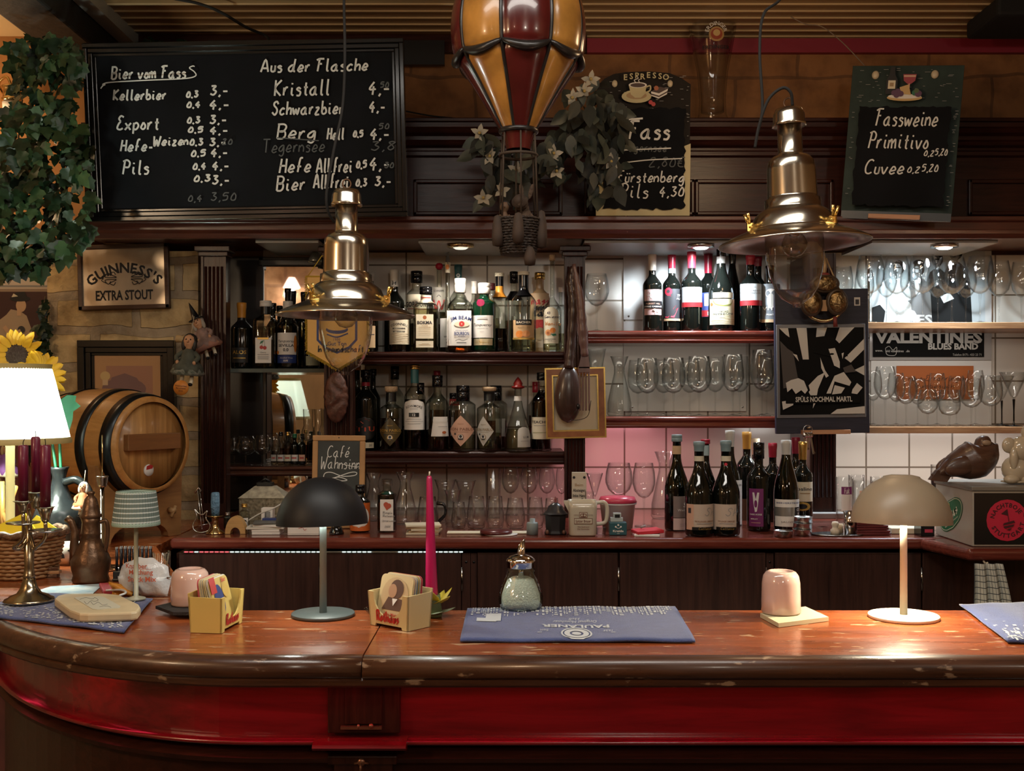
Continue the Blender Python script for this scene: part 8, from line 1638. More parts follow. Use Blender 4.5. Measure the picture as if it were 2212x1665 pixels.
# beer mat holders
HOLD = M('holder_cream', (0.66, 0.50, 0.15), 0.4);
RINK = M('red_ink', (0.45, 0.025, 0.02), 0.5)
def holder(label, corner, yaw, hold_mat, mats, lean, grp, labs):
 w, d, h, th = 0.100, 0.060, 0.066, 0.003
 X, Y = P2D(*corner)
 T = Matrix.Translation((X, Y, ZB + E)) @ Matrix.Rotation(R(yaw), 4, 'Z')
 t = thing('beer_mat_holder', label, 'holder', mat4=T)
 fl = 0.09
 def px_(x, y, z_): s = 1 + fl * z_ / h; return ((x + w / 2) * s - w / 2, (y - d / 2) * s + d / 2, z_)
 m = MB()
 n = 14; U = [(-0.5 + 0.78 * (i / n - 0.5) * 1.0, 0) for i in range(n + 1)]
 outl = [(-w, 0.0), (-w * 0.86, 0.0), (-w * 0.84, 0.006), (-w * 0.16, 0.006), (-w * 0.14, 0.0), (0, 0.0), (0, h * 0.98), (-w * 0.08, h * 0.98)]
 outl += [(-w * 0.5 + w * 0.36 * math.cos(a), h * 0.98 - 0.045 * math.sin(a) ** 0.7 if math.sin(a) > 0 else h * 0.98) for a in [PI * i / n for i in range(n + 1)]]
 outl += [(-w * 0.92, h * 0.98), (-w, h * 0.98)]
 vs = [px_(x, 0, z_) for x, z_ in outl] + [px_(x, th, z_) for x, z_ in outl]; k = len(outl)
 m.add(vs, [tuple(range(k))[::-1], tuple(range(k, 2 * k))] + [(i, i + k, (i + 1) % k + k, (i + 1) % k) for i in range(k)])
 def wall(pts):
  vs = [px_(*p) for p in pts]; m.add(vs, [(0, 1, 2, 3), (7, 6, 5, 4), (0, 4, 5, 1), (1, 5, 6, 2), (2, 6, 7, 3), (3, 7, 4, 0)])
 wall([(0, 0, 0), (0, d, 0), (0, d, h), (0, 0, h * 0.98), (-th, 0, 0), (-th, d, 0), (-th, d, h), (-th, 0, h * 0.98)])
 wall([(-w, 0, 0), (-w, d, 0), (-w, d, h), (-w, 0, h * 0.98), (-w + th, 0, 0), (-w + th, d, 0), (-w + th, d, h), (-w + th, 0, h * 0.98)])
 wall([(-w, d, 0), (0, d, 0), (0, d, h * 1.1), (-w, d, h * 1.1), (-w, d - th, 0), (0, d - th, 0), (0, d - th, h * 1.1), (-w, d - th, h * 1.1)])
 m.slab([(-w, 0), (0, 0), (0, d), (-w, d)], 0.005, 0.008)
 b = m.build('box', hold_mat, t)
 fm = lambda x, z_, off: (lambda q: (q[0], q[1] - off, q[2]))(px_(x, 0, z_))
 tw = pen_lines('Rothaus', 0.02, 0)[1]
 decals([('h', 'Rothaus', -w * 0.80, 0.0115, 0.019, 0.0042, RINK, 0.0, w * 0.62 / tw, R(42))], fm, None, b, None, off0=0.0008)
 n = len(mats)
 for i in range(n):
  s = 0.086
  P = [(s / 2 * sx - (0.008 - 0.008 * math.cos(a)) * sx * 0 + 0, 0) for sx, a in ()]
  c = 0.010; P = []
  for cx, cz, a0 in ((s / 2 - c, s - c, 0), (-s / 2 + c, s - c, PI / 2), (-s / 2 + c, c, PI), (s / 2 - c, c, 1.5 * PI)):
   for j in range(5): a = a0 + PI / 2 * j / 4; P.append((cx + c * math.cos(a), cz + c * math.sin(a)))
  mm = mats[i]
  m = MB(); m.prism(P, -0.0005, 0.0005, 0)
  o = m.build('beer_mat', [mm])
  fy = 0.008 + (d - 0.028) * i / max(1, n - 1)
  an = lean[0] + (lean[1] - lean[0]) * i / max(1, n - 1)
  o.matrix_world = T @ Matrix.Translation((-w / 2 + random.uniform(-0.002, 0.002), fy, 0.0095 + random.uniform(0, 0.002))) @ Matrix.Rotation(R(an), 4, 'X')
  tag(o, labs(i, n), 'beer mat', grp)
  if i == 0:
   f = flatmap(-0.0007)
   D1 = M('mat_brown', (0.10, 0.05, 0.035), 0.5); D2 = M('mat_tan', (0.50, 0.36, 0.2), 0.5)
   if labs(0, n).startswith('front'):
    decals([('d', 0, 0.046, 0.036, D2), ('p', [(-0.03, 0.02), (0.03, 0.02), (0.024, 0.042), (-0.016, 0.044)], D1), ('d', 0.004, 0.06, 0.018, D1), ('d', -0.006, 0.056, 0.011, M('mat_skin', (0.42, 0.24, 0.14), 0.5), 0.013), ('p', [(-0.004, 0.042), (0.01, 0.042), (0.0, 0.028)], PAPER), ('t', 'Das Mädel', 0, 0.012, 0.008, RINK, 0.01)], f, None, o, None, name='print')
   else:
    decals([('d', -0.012, 0.045, 0.02, BLUEP, 0.03), ('d', 0.02, 0.06, 0.014, M('mat_gold', (0.5, 0.33, 0.08), 0.5)), ('r', -0.03, 0.075, 0.025, 0.03, RINK), ('t', 'Bier', 0.02, 0.08, 0.012, RINK, 0.02)], f, None, o, None, name='print')
 return t
Mm = lambda nm, c: M('beer_mat_' + nm, c, 0.55)
MC = [Mm('cream', (0.58, 0.46, 0.25)), Mm('white', (0.60, 0.56, 0.48)), Mm('pink', (0.50, 0.08, 0.10)), Mm('ochre', (0.50, 0.36, 0.10)), Mm('grey', (0.38, 0.36, 0.31)), Mm('blue', (0.12, 0.2, 0.3))]
col = {'cream': 'cream', 'white': 'white', 'pink': 'red', 'ochre': 'ochre', 'grey': 'grey', 'blue': 'blue'}
seqL = [MC[i] for i in (3, 1, 1, 4, 0, 4, 0, 3, 4, 0, 4, 0, 0, 2, 2)]
seqR = [MC[i] for i in (0, 0, 2, 4, 0, 5, 1, 0, 3, 4, 0, 2, 2)]
holder('cream beer mat holder with red lettering seen from its side, beside the pink cup', (523, 1345), 82, HOLD, seqL, (-15, -7), 'beer mats in the side-on holder', lambda i, n: '%s beer mat, %s from the lettered front of the side-on holder' % (col[seqL[i].name.split('_')[-1]], (ORD + ['thirteenth', 'fourteenth', 'fifteenth', 'sixteenth'])[i]))
holder('cream beer mat holder with red lettering in front of the magenta candle', (880, 1365), -40, M('holder_ivory', (0.62, 0.52, 0.26), 0.4), seqR, (-12, -5), 'beer mats in the front holder', lambda i, n: ('front beer mat with printed brown portrait in the lettered cream holder' if i == 0 else '%s beer mat, %s from the front in the holder before the magenta candle' % (col[seqR[i].name.split('_')[-1]], (ORD + ['thirteenth', 'fourteenth'])[i])))
# dome lamps
def dome_lamp(label, px, base_y, rb, Y, px_d, y_bot, y_top, rd, mat, bmat, smat, tilt, power, color, flat=0.0):
 k = Y / F; t = thing('dome_lamp', label, 'table lamp', (X_(px, Y), Y, ZB + E))
 z = lambda py: Z_(py, Y) - ZB
 m = MB(); m.lathe([(0, 0), (rb * k, 0), (rb * k, 0.005), (rb * 0.985 * k, 0.0062), (0, 0.0062)], 48); m.build('base', bmat, t)
 m = MB(); zs = z(y_bot + 10)
 m.lathe([(0, 0.006), (8 * k, 0.006), (7.5 * k, zs), (7.5 * k, z(y_bot) + 0.02), (0, z(y_bot) + 0.02)], 20); m.build('stem', smat, t)
 h = (y_bot - y_top) * k; r = rd * k
 n = 22; pr = [(r * math.cos(PI / 2 * i / n) ** (1.0), h * math.sin(PI / 2 * i / n) ** (1.0)) for i in range(n + 1)]
 if flat: pr = [(a, b) for a, b in pr if a > r * flat] + [(r * flat, h * 0.93), (r * flat * 0.94, h * 0.965), (r * 0.2, h), (0, h)]
 else: pr[-1] = (0, h)
 ins = [(max(0, a - 0.0025), b - (0.0025 if b > 0.004 else 0)) for a, b in pr][::-1]
 m = MB(); m.lathe(pr + [], 56); m.build('dome_shade', mat, t, loc=((px_d - px) * k, 0, z(y_bot)), rot=(R(-3), R(tilt), 0))
 m = MB(); m.lathe(ins[::-1], 56); m.build('shade_lining', M('shade_lining', (0.75, 0.72, 0.62), 0.5), t, loc=((px_d - px) * k, 0, z(y_bot) + 0.0003), rot=(R(-3), R(tilt), 0))
 m = MB(); m.lathe([(0, 0), (0.016, 0), (0.018, 0.004), (0.018, 0.01), (0, 0.01)], 24); m.build('led_disc', M('led_disc', (1.0, 0.93, 0.75), 0.4, emit=5), t, loc=((px_d - px) * k, 0, z(y_bot) + h * 0.34))
 lamp('SPOT', 'dome_lamp_light', (t.location.x + (px_d - px) * k, Y, ZB + z(y_bot) + h * 0.3), power, color, 0.02, spot=165, blend=0.3, rot=(R(-3), R(tilt), 0))
 return t
BLKM = M('matte_black', (0.006, 0.0065, 0.008), 0.5, spec=0.35); GRYM = M('grey_green_metal', (0.07, 0.085, 0.085), 0.45, var=0.06, vs=200)
dome_lamp('black dome table lamp on a round base before the cafe slate', 698, 1330, 68, 2.2, 696, 1133, 1031, 98, BLKM, GRYM, M('grey_stem', (0.22, 0.27, 0.27), 0.4), -1.5, 4.0, (0.95, 1.0, 0.88))
BEI = M('beige_metal', (0.30, 0.235, 0.16), 0.4); BEI2 = M('ivory_metal', (0.72, 0.66, 0.52), 0.4)
dome_lamp('beige dome table lamp lit over its white round base', 1952, 1335, 74, 2.18, 1947, 1130, 1026, 105, BEI, BEI2, BEI2, 1.2, 26.0, (1.0, 0.88, 0.64), flat=0.38)
# magenta candle in yellow flower holder
Yc_ = 2.19; k = Yc_ / F
t = thing('flower_candle_holder', 'yellow flower shaped candle holder with green leaves behind the beer mats', 'candle holder', (X_(936, Yc_), Yc_, ZB + E))
m = MB(); m.lathe([(0, 0), (18 * k, 0), (20 * k, 6 * k), (17 * k, 26 * k), (15 * k, 48 * k), (12 * k, 48 * k), (13 * k, 26 * k), (0, 24 * k)], 24); m.build('cup', M('flower_green', (0.10, 0.13, 0.05), 0.5), t)
rnd = random.Random(2); pm = M('flower_yellow', (0.55, 0.45, 0.05), 0.5)
for i in range(7):
 m = MB(); add_leaf(m, None, 0.05, 'oval', rnd, 0, T0=Matrix.Translation((0, 0, 24 * k)) @ Matrix.Rotation(2 * PI * i / 7, 4, 'Z') @ Matrix.Rotation(R(48 + 14 * (i % 2)), 4, 'X')); m.build('petal', pm, t, solid=0.001)
for i in range(5):
 m = MB(); add_leaf(m, None, 0.045, 'oval', rnd, 0, T0=Matrix.Translation((0, 0, 8 * k)) @ Matrix.Rotation(2 * PI * (i + 0.4) / 5, 4, 'Z') @ Matrix.Rotation(R(78), 4, 'X')); m.build('leaf', M('leaf_pale_green', (0.16, 0.19, 0.11), 0.5), t, solid=0.001)
cd = thing('taper_candle', 'tall magenta taper candle standing in the yellow flower holder', 'candle', (X_(925, Yc_) , Yc_, ZB + 26 * k), (0, R(0.6), 0))
h = Z_(1028, Yc_) - (ZB + 26 * k)
m = MB(); m.lathe([(0, 0), (12 * k, 0), (14 * k, 10 * k), (6.4 * k, h - 8 * k), (4.5 * k, h), (0, h)], 24); m.build('wax', M('magenta_wax', (0.42, 0.008, 0.085), 0.3, coat=0.2), cd)
cd.location.x = X_(933, Yc_); cd.rotation_euler = (0, R(-1.2), 0)
m = MB(); m.tube([(0, 0, h - 0.001), (0.001, 0, h + 0.009)], 0.0017, 6); m.build('wick', LCREAM, cd)
m = MB(); m.lathe([(0, 0), (0.026, 0), (0.036, 0.012), (0.038, 0.012), (0.028, -0.0), (0, 0.004)], 32)
Ya = 2.215; o = m.build('glass_dish', GLS, loc=(X_(828, Ya), Ya, ZB + E)); tag(o, 'small glass dish half hidden behind the front beer mat holder', 'dish')
# sugar dispenser
Yg = 2.235; k = Yg / F; z0 = ZB + 0.0098
t = thing('sugar_dispenser', 'pear shaped glass sugar dispenser with chrome pouring lid', 'sugar dispenser', (X_(1125, Yg), Yg, z0 + E))
h = lambda py: (Z_(py, Yg) - z0)
GSG = glass('sugar_glass', tint=(0.86, 0.93, 0.88), edge=(0.28, 0.36, 0.31), f0=0.09, power=1.8, amt=0.6)
out = [(0, 0.0), (34 * k, 0.0), (38 * k, 0.003), (43 * k, h(1314)), (46 * k, h(1298)), (45 * k, h(1284)), (39 * k, h(1265)), (32 * k, h(1248)), (29 * k, h(1235)), (29.5 * k, h(1222))]
m = MB(); m.lathe([(v.x, v.y) for v in smooth_pts([(a, b, 0) for a, b in out], 3)], 96, flute=(14, 0.0022, 42, 0.004, h(1228))); m.build('glass_body', GSG, t)
m = MB(); m.lathe([(0, 0.007), (33 * k, 0.007), (40 * k, h(1312)), (42 * k, h(1298)), (41 * k, h(1284)), (35 * k, h(1266)), (28.5 * k, h(1252)), (20 * k, h(1247)), (0, h(1249))], 32); m.build('sugar', M('sugar', (0.66, 0.67, 0.62), 0.9, bump=0.5, bs=300), t)
m = MB(); m.lathe([(30 * k, h(1226)), (31.5 * k, h(1225)), (31 * k, h(1214)), (32 * k, h(1212)), (30 * k, h(1208)), (24 * k, h(1202)), (12 * k, h(1198)), (9 * k, h(1197)), (0, h(1197))], 40); m.build('lid', CHROME, t)
m = MB(); n = 20; vs = []; x_ = 3 * k
for zz_, sl in ((h(1200), 0), (h(1172), 9 * k)):
 for i in range(n): a = 2 * PI * i / n; vs.append((8 * k * math.cos(a) + 1 * k, 8 * k * math.sin(a), zz_ + sl * math.cos(a)))
for zz_, sl in ((h(1172), 9 * k), (h(1196), 0)):
 for i in range(n): a = 2 * PI * i / n; vs.append((6.6 * k * math.cos(a) + 1 * k, 6.6 * k * math.sin(a), zz_ + sl * math.cos(a)))
m.add(vs, [(j * n + i, j * n + (i + 1) % n, (j + 1) * n + (i + 1) % n, (j + 1) * n + i) for j in range(3) for i in range(n)], 0, True)
m.build('spout', CHROME, t); m = MB(); m.tube([(0.5 * k, 0, h(1225)), (0.5 * k, 0, h(1244))], 6 * k, 12); m.build('dosing_tube', CHROME, t)
# barrel on its cradle
OAK = wood('oak', (0.36, 0.16, 0.04), (0.56, 0.28, 0.085), 'Z', scale=4, rough=0.4, coat=0.2, stretch=10, bump=0.25)
OAKH = wood('oak_head', (0.25, 0.105, 0.025), (0.58, 0.30, 0.095), 'Y', scale=3, rough=0.45, coat=0.15, stretch=16, bump=0.3)
IRON = M('black_iron', (0.012, 0.014, 0.016), 0.3, 0.6)
hc = W(331, 961, 3.3)
ang = math.atan2(0.469, -0.883)
ax = Vector((-math.sin(R(60)), math.cos(R(60)), 0.0))
Tb = Matrix.Translation(hc) @ ax.to_track_quat('Z', 'Y').to_matrix().to_4x4()
t = thing('beer_barrel', 'small oak barrel with black iron hoops lying on a wooden cradle', 'barrel', mat4=Tb)
Lb = 0.40; rh, rm = 0.142, 0.168
def br(zv): return rh + (rm - rh) * (1 - ((zv - Lb / 2) / (Lb / 2)) ** 2)
m = MB(); m.lathe([(0.128, 0.0)] + [(br(Lb * i / 20), Lb * i / 20) for i in range(21)] + [(0.128, Lb), (0, Lb)], 56); m.build('staves', OAK, t)
m = MB(); m.lathe([(0, 0.012), (0.129, 0.012), (0.129, 0.03), (0, 0.03)], 48); m.build('head', OAKH, t)
for z0, z1 in ((0.012, 0.050), (0.105, 0.138), (0.262, 0.295), (0.35, 0.388)):
 m = MB(); m.lathe([(br(z0) + 0.0005, z0), (br(z0) + 0.0035, z0), (br(z1) + 0.0035, z1), (br(z1) + 0.0005, z1)], 56); m.ell((0, 0, 0), 0.0001, 4) if False else None; m.build('hoop', IRON, t)
up = Tb.to_3x3().inverted() @ Vector((0, 0, 1)); side = up.cross(Vector((0, 0, 1)))
def on_head(a, b, d): return Vector((0, 0, d)) + side * a + up * b
Th = Matrix((( side.x, up.x, 0, 0), (side.y, up.y, 0, 0), (side.z, up.z, 1, 0), (0, 0, 0, 1)))
m = MB(); m.box(0.0, 0.010, 0.002, 0.20, 0.048, 0.022, T=Th); m.build('crossbar', wood('oak_bar', (0.18, 0.07, 0.02), (0.24, 0.10, 0.03), 'X', rough=0.5), t, bevel=0.002)
sgn = 1 if (Tb.to_3x3() @ side).x > 0 else -1
m = MB(); m.lathe([(0, 0.008), (0.017, 0.008), (0.018, 0.013), (0, 0.013)], 24, T=Th @ Matrix.Translation((sgn * -0.008, -0.075, 0))); m.add([(Th @ Vector((sgn * a, b, 0.0072))) for a, b in ((-0.020, -0.073), (0.004, -0.070), (0.006, -0.062), (-0.004, -0.058), (-0.018, -0.062))], [(0, 1, 2, 3, 4)], 1); m.build('bung_sticker', [WHITE, REDP], t)
cz = hc.z
Tc = Matrix.Translation((hc.x, hc.y, 0)) @ Matrix.Rotation(math.atan2(ax.y, ax.x) - PI / 2, 4, 'Z')
cr = thing('barrel_cradle', 'wooden cradle board with curved cut-outs carrying the oak barrel', 'barrel stand', mat4=Tc)
for d, nm in ((0.055, 'front_board'), (0.31, 'rear_board')):
 r = max(br(d), br(d + 0.03)) + 0.005; zt = cz - 0.055
 n = 20; a0 = math.acos(min(1, 0.055 / r))
 P = [(-0.16, ZB + E), (-0.11, ZB + E)] + [(0.11 * -math.cos(PI * i / 12), ZB + E + 0.055 * math.sin(PI * i / 12)) for i in range(1, 12)] + [(0.11, ZB + E), (0.16, ZB + E), (0.165, zt)]
 P += [(r * math.sin(a), cz - r * math.cos(a)) for a in [a0 - 2 * a0 * i / n for i in range(n + 1)]] + [(-0.165, zt)]
 m = MB(); m.prism(P, d, d + 0.03); m.build(nm, wood('cradle_oak', (0.20, 0.09, 0.03), (0.33, 0.16, 0.055), 'X', scale=4, rough=0.45), cr, bevel=0.002)
m = MB(); m.bx(-0.165, 0.165, 0.0855, 0.3095, ZB + 0.06, ZB + 0.075); m.build('stretcher', OAK, cr)
m = MB(); m.tube([(0.112, 0.054, ZB + 0.082), (0.108, 0.028, ZB + 0.080)], 0.009, 10); m.tube([(0.118, 0.034, ZB + 0.095), (0.100, 0.032, ZB + 0.062)], 0.005, 8); m.build('wooden_tap', M('tap_wood', (0.35, 0.2, 0.08), 0.5), cr)
t, k = doll('bonnet_doll', 'tiny doll in orange dress and white bonnet between pitcher and barrel', 180, 1078, 2.92, 0, M('doll_orange', (0.42, 0.16, 0.06), 0.7), M('bonnet_white', (0.6, 0.57, 0.5), 0.8), False, LCREAM, 0.62)
m = MB(); m.lathe([(0, 0), (0.02, 0), (0.02, 0.004), (0.004, 0.006), (0.004, t.location.z - ZB - 0.02), (0, t.location.z - ZB - 0.02)], 12); m.build('stand', WD_PALE, t, loc=(0, 0, ZB + E - t.location.z))
t, k = doll('straw_doll', 'doll with purple dress sitting behind the burgundy candles under the lamp shade', 14, 1000, 3.05, 6, M('doll_purple', (0.16, 0.05, 0.2), 0.7), M('straw', (0, 0, 0)), False, M('doll_pale', (0.5, 0.42, 0.3), 0.8), 0.8)
m = MB(); m.tube([(0, 0, -30 * k), (0, 0, ZB + E - t.location.z)], 0.004, 8); m.lathe([(0, 0), (0.025, 0), (0.025, 0.005), (0, 0.005)], 16, T=Matrix.Translation((0, 0, ZB + E - t.location.z))); m.build('stand', WD_PALE, t)
m = MB();
for a, b in (((0, 1150), (34, 1050)), ((-10, 1060), (20, 1150)), ((4, 1040), (6, 1160))): m.tube([W(a[0], a[1], 2.945), W(b[0], b[1], 2.92)], 0.007, 8)
o = m.build('wooden_easel', wood('easel_wood', (0.40, 0.19, 0.05), (0.55, 0.28, 0.08), 'Z', rough=0.4)); tag(o, 'little orange wooden easel frame behind the wicker basket', 'easel')
# small things on the back worktop
z = ZC
def YW(py): return F * (EYE - ZC) / (py - HY)
def flatbox(name, label, cat, x0, x1, y0, y1, Y, depth, mat, zbase=ZC, items=None, group=None, rotz=0, bevel=0.0015, part='box'):
 """box given by its front face in pixels at distance Y"""
 k = Y / F; w = (x1 - x0) * k; h = (y1 - y0) * k
 t = thing(name, label, cat, (X_((x0 + x1) / 2, Y), Y, zbase + E), (0, 0, R(rotz)), group=group)
 m = MB(); m.bx(-w / 2, w / 2, 0, depth, 0, h); b = m.build(part, mat, t, bevel=bevel)
 if items: decals(NRM(items, 0, 0, w / 2, h), flatmap(0.0), None, t, None, name='print')
 return t
Yg = 3.38; k = Yg / F
t = thing('guitar_ornament', 'silver wire guitar ornament leaning beside the blue candle', 'ornament', (X_(432, Yg), Yg, z + E), (R(-6), 0, 0))
WR = M('wire_silver', (0.6, 0.6, 0.58), 0.2, 1.0)
g = lambda L: [((a - 432) * k, 0, (1164 - b) * k) for a, b in L]
m = MB(); m.tube([tuple(v) for v in smooth_pts(g([(418, 1112), (424, 1128), (416, 1146), (420, 1158), (434, 1163), (450, 1158), (453, 1146), (444, 1132), (446, 1116), (438, 1124), (428, 1122)]), 6, True)], 0.0022, 6, closed=True); m.build('body_outline', WR, t)
m = MB(); m.tube(g([(436, 1156), (424, 1072)]), 0.0022, 6); m.tube(g([(441, 1154), (429, 1074)]), 0.0012, 6); m.tube(g([(418, 1078), (426, 1066), (432, 1074)]), 0.003, 6); m.tube(g([(418, 1150), (450, 1144)]), 0.0012, 6); m.build('neck', WR, t)
Yq = 3.37; k = Yq / F
t = thing('brass_candlestick', 'small brass candlestick on the back worktop end', 'candle holder', (X_(465, Yq), Yq, z + E))
m = MB(); m.lathe([(0, 0), (20 * k, 0), (20 * k, 2 * k), (9 * k, 10 * k), (6 * k, 20 * k), (8 * k, 34 * k), (16 * k, 37 * k), (17 * k, 39 * k), (9 * k, 38 * k), (0, 38 * k)], 28); m.build('stick', BRASS, t)
t = thing('blue_candle', 'rough light blue candle stump in the small brass candlestick', 'candle', (X_(465, Yq), Yq, z + 39.5 * k))
m = MB(); m.lathe([(0, 0), (9 * k, 0), (9.6 * k, 20 * k), (9 * k, 48 * k), (7 * k, 50 * k), (0, 48 * k)], 16); m.build('wax', M('blue_wax', (0.14, 0.28, 0.42), 0.6, bump=1.0, bs=80), t)
Yq = 3.36; k = Yq / F
m = MB(); m.prism([(-24 * k, 0)] + [(22 * k * math.cos(a), 38 * k * math.sin(a)) for a in [PI - PI * i / 14 for i in range(15)]] + [(24 * k, 0), (11 * k, 0)] + [(11 * k * math.cos(a), 14 * k * math.sin(a)) for a in [PI * i / 8 for i in range(1, 8)]] + [(-11 * k, 0)], 0, 0.03)
o = m.build('wooden_arch', wood('arch_wood', (0.42, 0.24, 0.08), (0.55, 0.33, 0.13), 'X', rough=0.5), bevel=0.001, loc=(X_(508, Yq), Yq, z + E)); tag(o, 'half round pale wooden arch block on the worktop beside the brass candlestick', 'wooden block')
Yq = 3.56; k = Yq / F
t = thing('treasure_chest', 'small ornate treasure chest with pale lid under the mirror shelf', 'chest', (X_(566, Yq), Yq, z + E))
CH = M('chest_brocade', (0.10, 0.08, 0.045), 0.5, col2=(0.30, 0.26, 0.17), vs=110, bump=0.4, bs=120)
m = MB(); m.bx(-50 * k, 50 * k, 0, 0.10, 0, 60 * k); m.build('box', CH, t, bevel=0.002)
m = MB(); vs = [(-52 * k, -0.003, 60 * k), (52 * k, -0.003, 60 * k), (52 * k, 0.103, 60 * k), (-52 * k, 0.103, 60 * k), (-22 * k, 0.035, 84 * k), (22 * k, 0.035, 84 * k), (22 * k, 0.07, 84 * k), (-22 * k, 0.07, 84 * k)]
m.add(vs, [(0, 1, 5, 4), (1, 2, 6, 5), (2, 3, 7, 6), (3, 0, 4, 7), (4, 5, 6, 7), (3, 2, 1, 0)]); m.build('lid', M('chest_lid', (0.36, 0.33, 0.25), 0.5, var=0.3, vs=60), t)
m = MB(); m.box(0, 0.05, 88 * k, 34 * k, 0.03, 8 * k); m.tube([(-10 * k, 0.05, 92 * k), (0, 0.05, 100 * k), (10 * k, 0.05, 92 * k)], 0.004, 8); m.build('handle', BLACK, t)
flatbox('small_box', 'little white cardboard box with barcode before the treasure chest', 'box', 564, 589, 1101, 1150, 3.44, 0.03, PAPER, items=[('r', 0.1, 0.72, 0.5, 0.25, GREY), ('r', -0.2, 0.72, 0.06, 0.25, DGREY)])
flatbox('blue_packet', 'flat dark blue packet between treasure chest and booklets', 'packet', 566, 596, 1126, 1156, 3.40, 0.025, BLUEP, items=[('t', 'Spiel', 0, 0.7, 0.3, LWHITE, 0.01)])
zz = z + E
for i, (w, d, th, dx, rt, mt, lab) in enumerate(((60, 0.075, 0.008, 0, 2, PAPER, 'lowest white booklet of the pile beside the black dome lamp'), (60, 0.075, 0.007, -1, -1, PAPER, 'second white booklet from the bottom of the little pile'), (80, 0.08, 0.006, -2, 5, M('booklet_cream', (0.6, 0.57, 0.5), 0.6), 'wide cream booklet sticking out of the little pile'), (62, 0.07, 0.007, 2, -6, PAPER, 'upper white booklet below the grey one'), (56, 0.07, 0.006, 1, 9, M('booklet_grey', (0.10, 0.10, 0.09), 0.4), 'grey covered booklet on top of the little pile'))):
 Yq = 3.34; k = Yq / F
 m = MB(); m.box(0, d / 2, th / 2, w * k, d, th); o = m.build('booklet', mt, bevel=0.0008, loc=(X_(574 + dx, Yq), Yq, zz), rot=(0, 0, R(rt))); tag(o, lab, 'booklet', 'booklets on the worktop'); zz += th + 0.0006
t = flatbox('card_stack', 'block of white cards with red ornament beside the booklets', 'cards', 621, 689, 1140, 1168, 3.325, 0.06, PAPER, items=[('l', [(-0.5, 0.8), (-0.2, 0.95), (0.1, 0.78), (0.4, 0.95), (0.6, 0.82), (0.1, 0.65), (-0.3, 0.55)], 0.03, REDP), ('l', [(0.0, 0.55), (0.1, 0.4), (0.2, 0.5)], 0.03, REDP), ('r', 0, 0.12, 1.98, 0.02, GREY)])
cable('white cable curving over the treasure chest to the worktop', [(530, 1128, 3.42), (560, 1110, 3.41), (590, 1098, 3.40), (625, 1078, 3.42), (660, 1060, 3.5)], 0.0022, M('cable_white', (0, 0, 0)))
Yq = 3.36; k = Yq / F
t = thing('black_bell', 'little black and brass table bell under the black dome lamp', 'bell', (X_(727, Yq), Yq, z + E))
m = MB(); m.lathe([(0, 0), (16 * k, 0), (16 * k, 3 * k), (12 * k, 14 * k), (6 * k, 22 * k), (0, 23 * k)], 24); m.build('dome', BLACKG, t)
m = MB(); m.ell((0, 0, 25 * k), (3 * k, 3 * k, 4 * k), 10); m.build('button', BRASS, t)
zz = z + E
for i in range(5):
 Yq = 3.34; k = Yq / F; w = (70, 66, 60, 72, 76)[i]
 m = MB(); m.box(0, 0.04, 0.0027, w * k, 0.08, 0.0052); o = m.build('card_pad', [LCREAM, M('pad_tan', (0.42, 0.3, 0.17), 0.7)][i % 2], bevel=0.0006, loc=(X_(912 + (i % 3) * 3, Yq), Yq, zz), rot=(0, 0, R((3, -4, 6, -2, 8)[i]))); zz += 0.0058
 tag(o, ['lowest', 'second', 'third', 'fourth', 'topmost'][i] + ' pad of the cream card pile below the carafes', 'card pad', 'card pads on the worktop')
flatbox('paper_strip', 'white paper strip lying along the tumblers', 'paper', 965, 1160, 1150, 1152.5, 3.36, 0.05, LCREAM)
Yq = 3.37; k = Yq / F
m = MB(); m.lathe([(0, 0), (34 * k, 0), (35 * k, 2 * k), (34 * k, 6 * k), (0, 7 * k)], 36); tag(m.build('red_tin_lid', M('dark_red_tin', (0.09, 0.012, 0.012), 0.3), loc=(X_(1072, Yq), Yq - 0.02, z + E + 0.0035)), 'flat dark red tin lid in front of the tumblers', 'lid')
m = MB(); m.lathe([(0, 0), (36 * k, 0), (36 * k, 1.8 * k), (0, 1.8 * k)], 36); tag(m.build('white_coaster', PAPER, loc=(X_(1082, Yq), Yq - 0.02, z + E)), 'round white coaster under the dark red tin lid', 'coaster')
Yq = 3.35; k = Yq / F
t = thing('grey_stopper', 'grey blue stepped stopper standing before the tumblers', 'stopper', (X_(1150, Yq), Yq, z + E))
m = MB(); m.lathe([(0, 0), (12.5 * k, 0), (12.5 * k, 24 * k), (11 * k, 26 * k), (6 * k, 26 * k), (6 * k, 34 * k), (0, 35 * k)], 24); m.build('body', M('grey_teal', (0.22, 0.28, 0.29), 0.45), t)
Yq = 3.36; k = Yq / F
t = thing('lantern', 'small black metal lantern with domed roof next to the white jug', 'lantern', (X_(1200, Yq), Yq, z + E), (0, 0, R(20)))
BM = M('lantern_black', (0.012, 0.011, 0.013), 0.45)
m = MB(); m.lathe([(0, 0), (24 * k, 0), (26 * k, 3 * k), (22 * k, 8 * k), (24 * k, 40 * k), (28 * k, 43 * k), (0, 44 * k)], 8, smooth=False); m.build('body', BM, t)
m = MB(); m.lathe([(27 * k, 44 * k), (18 * k, 52 * k), (16 * k, 60 * k), (8 * k, 66 * k), (4 * k, 68 * k), (0, 68 * k)], 16); m.build('roof', M('lantern_roof', (0.03, 0.03, 0.035), 0.3), t)
m = MB(); m.lathe([(4 * k, 67 * k), (2.4 * k, 72 * k), (3.2 * k, 73 * k), (1.5 * k, 80 * k), (0, 82 * k)], 10); m.build('finial', M('finial_red', (0.25, 0.08, 0.08), 0.5), t)
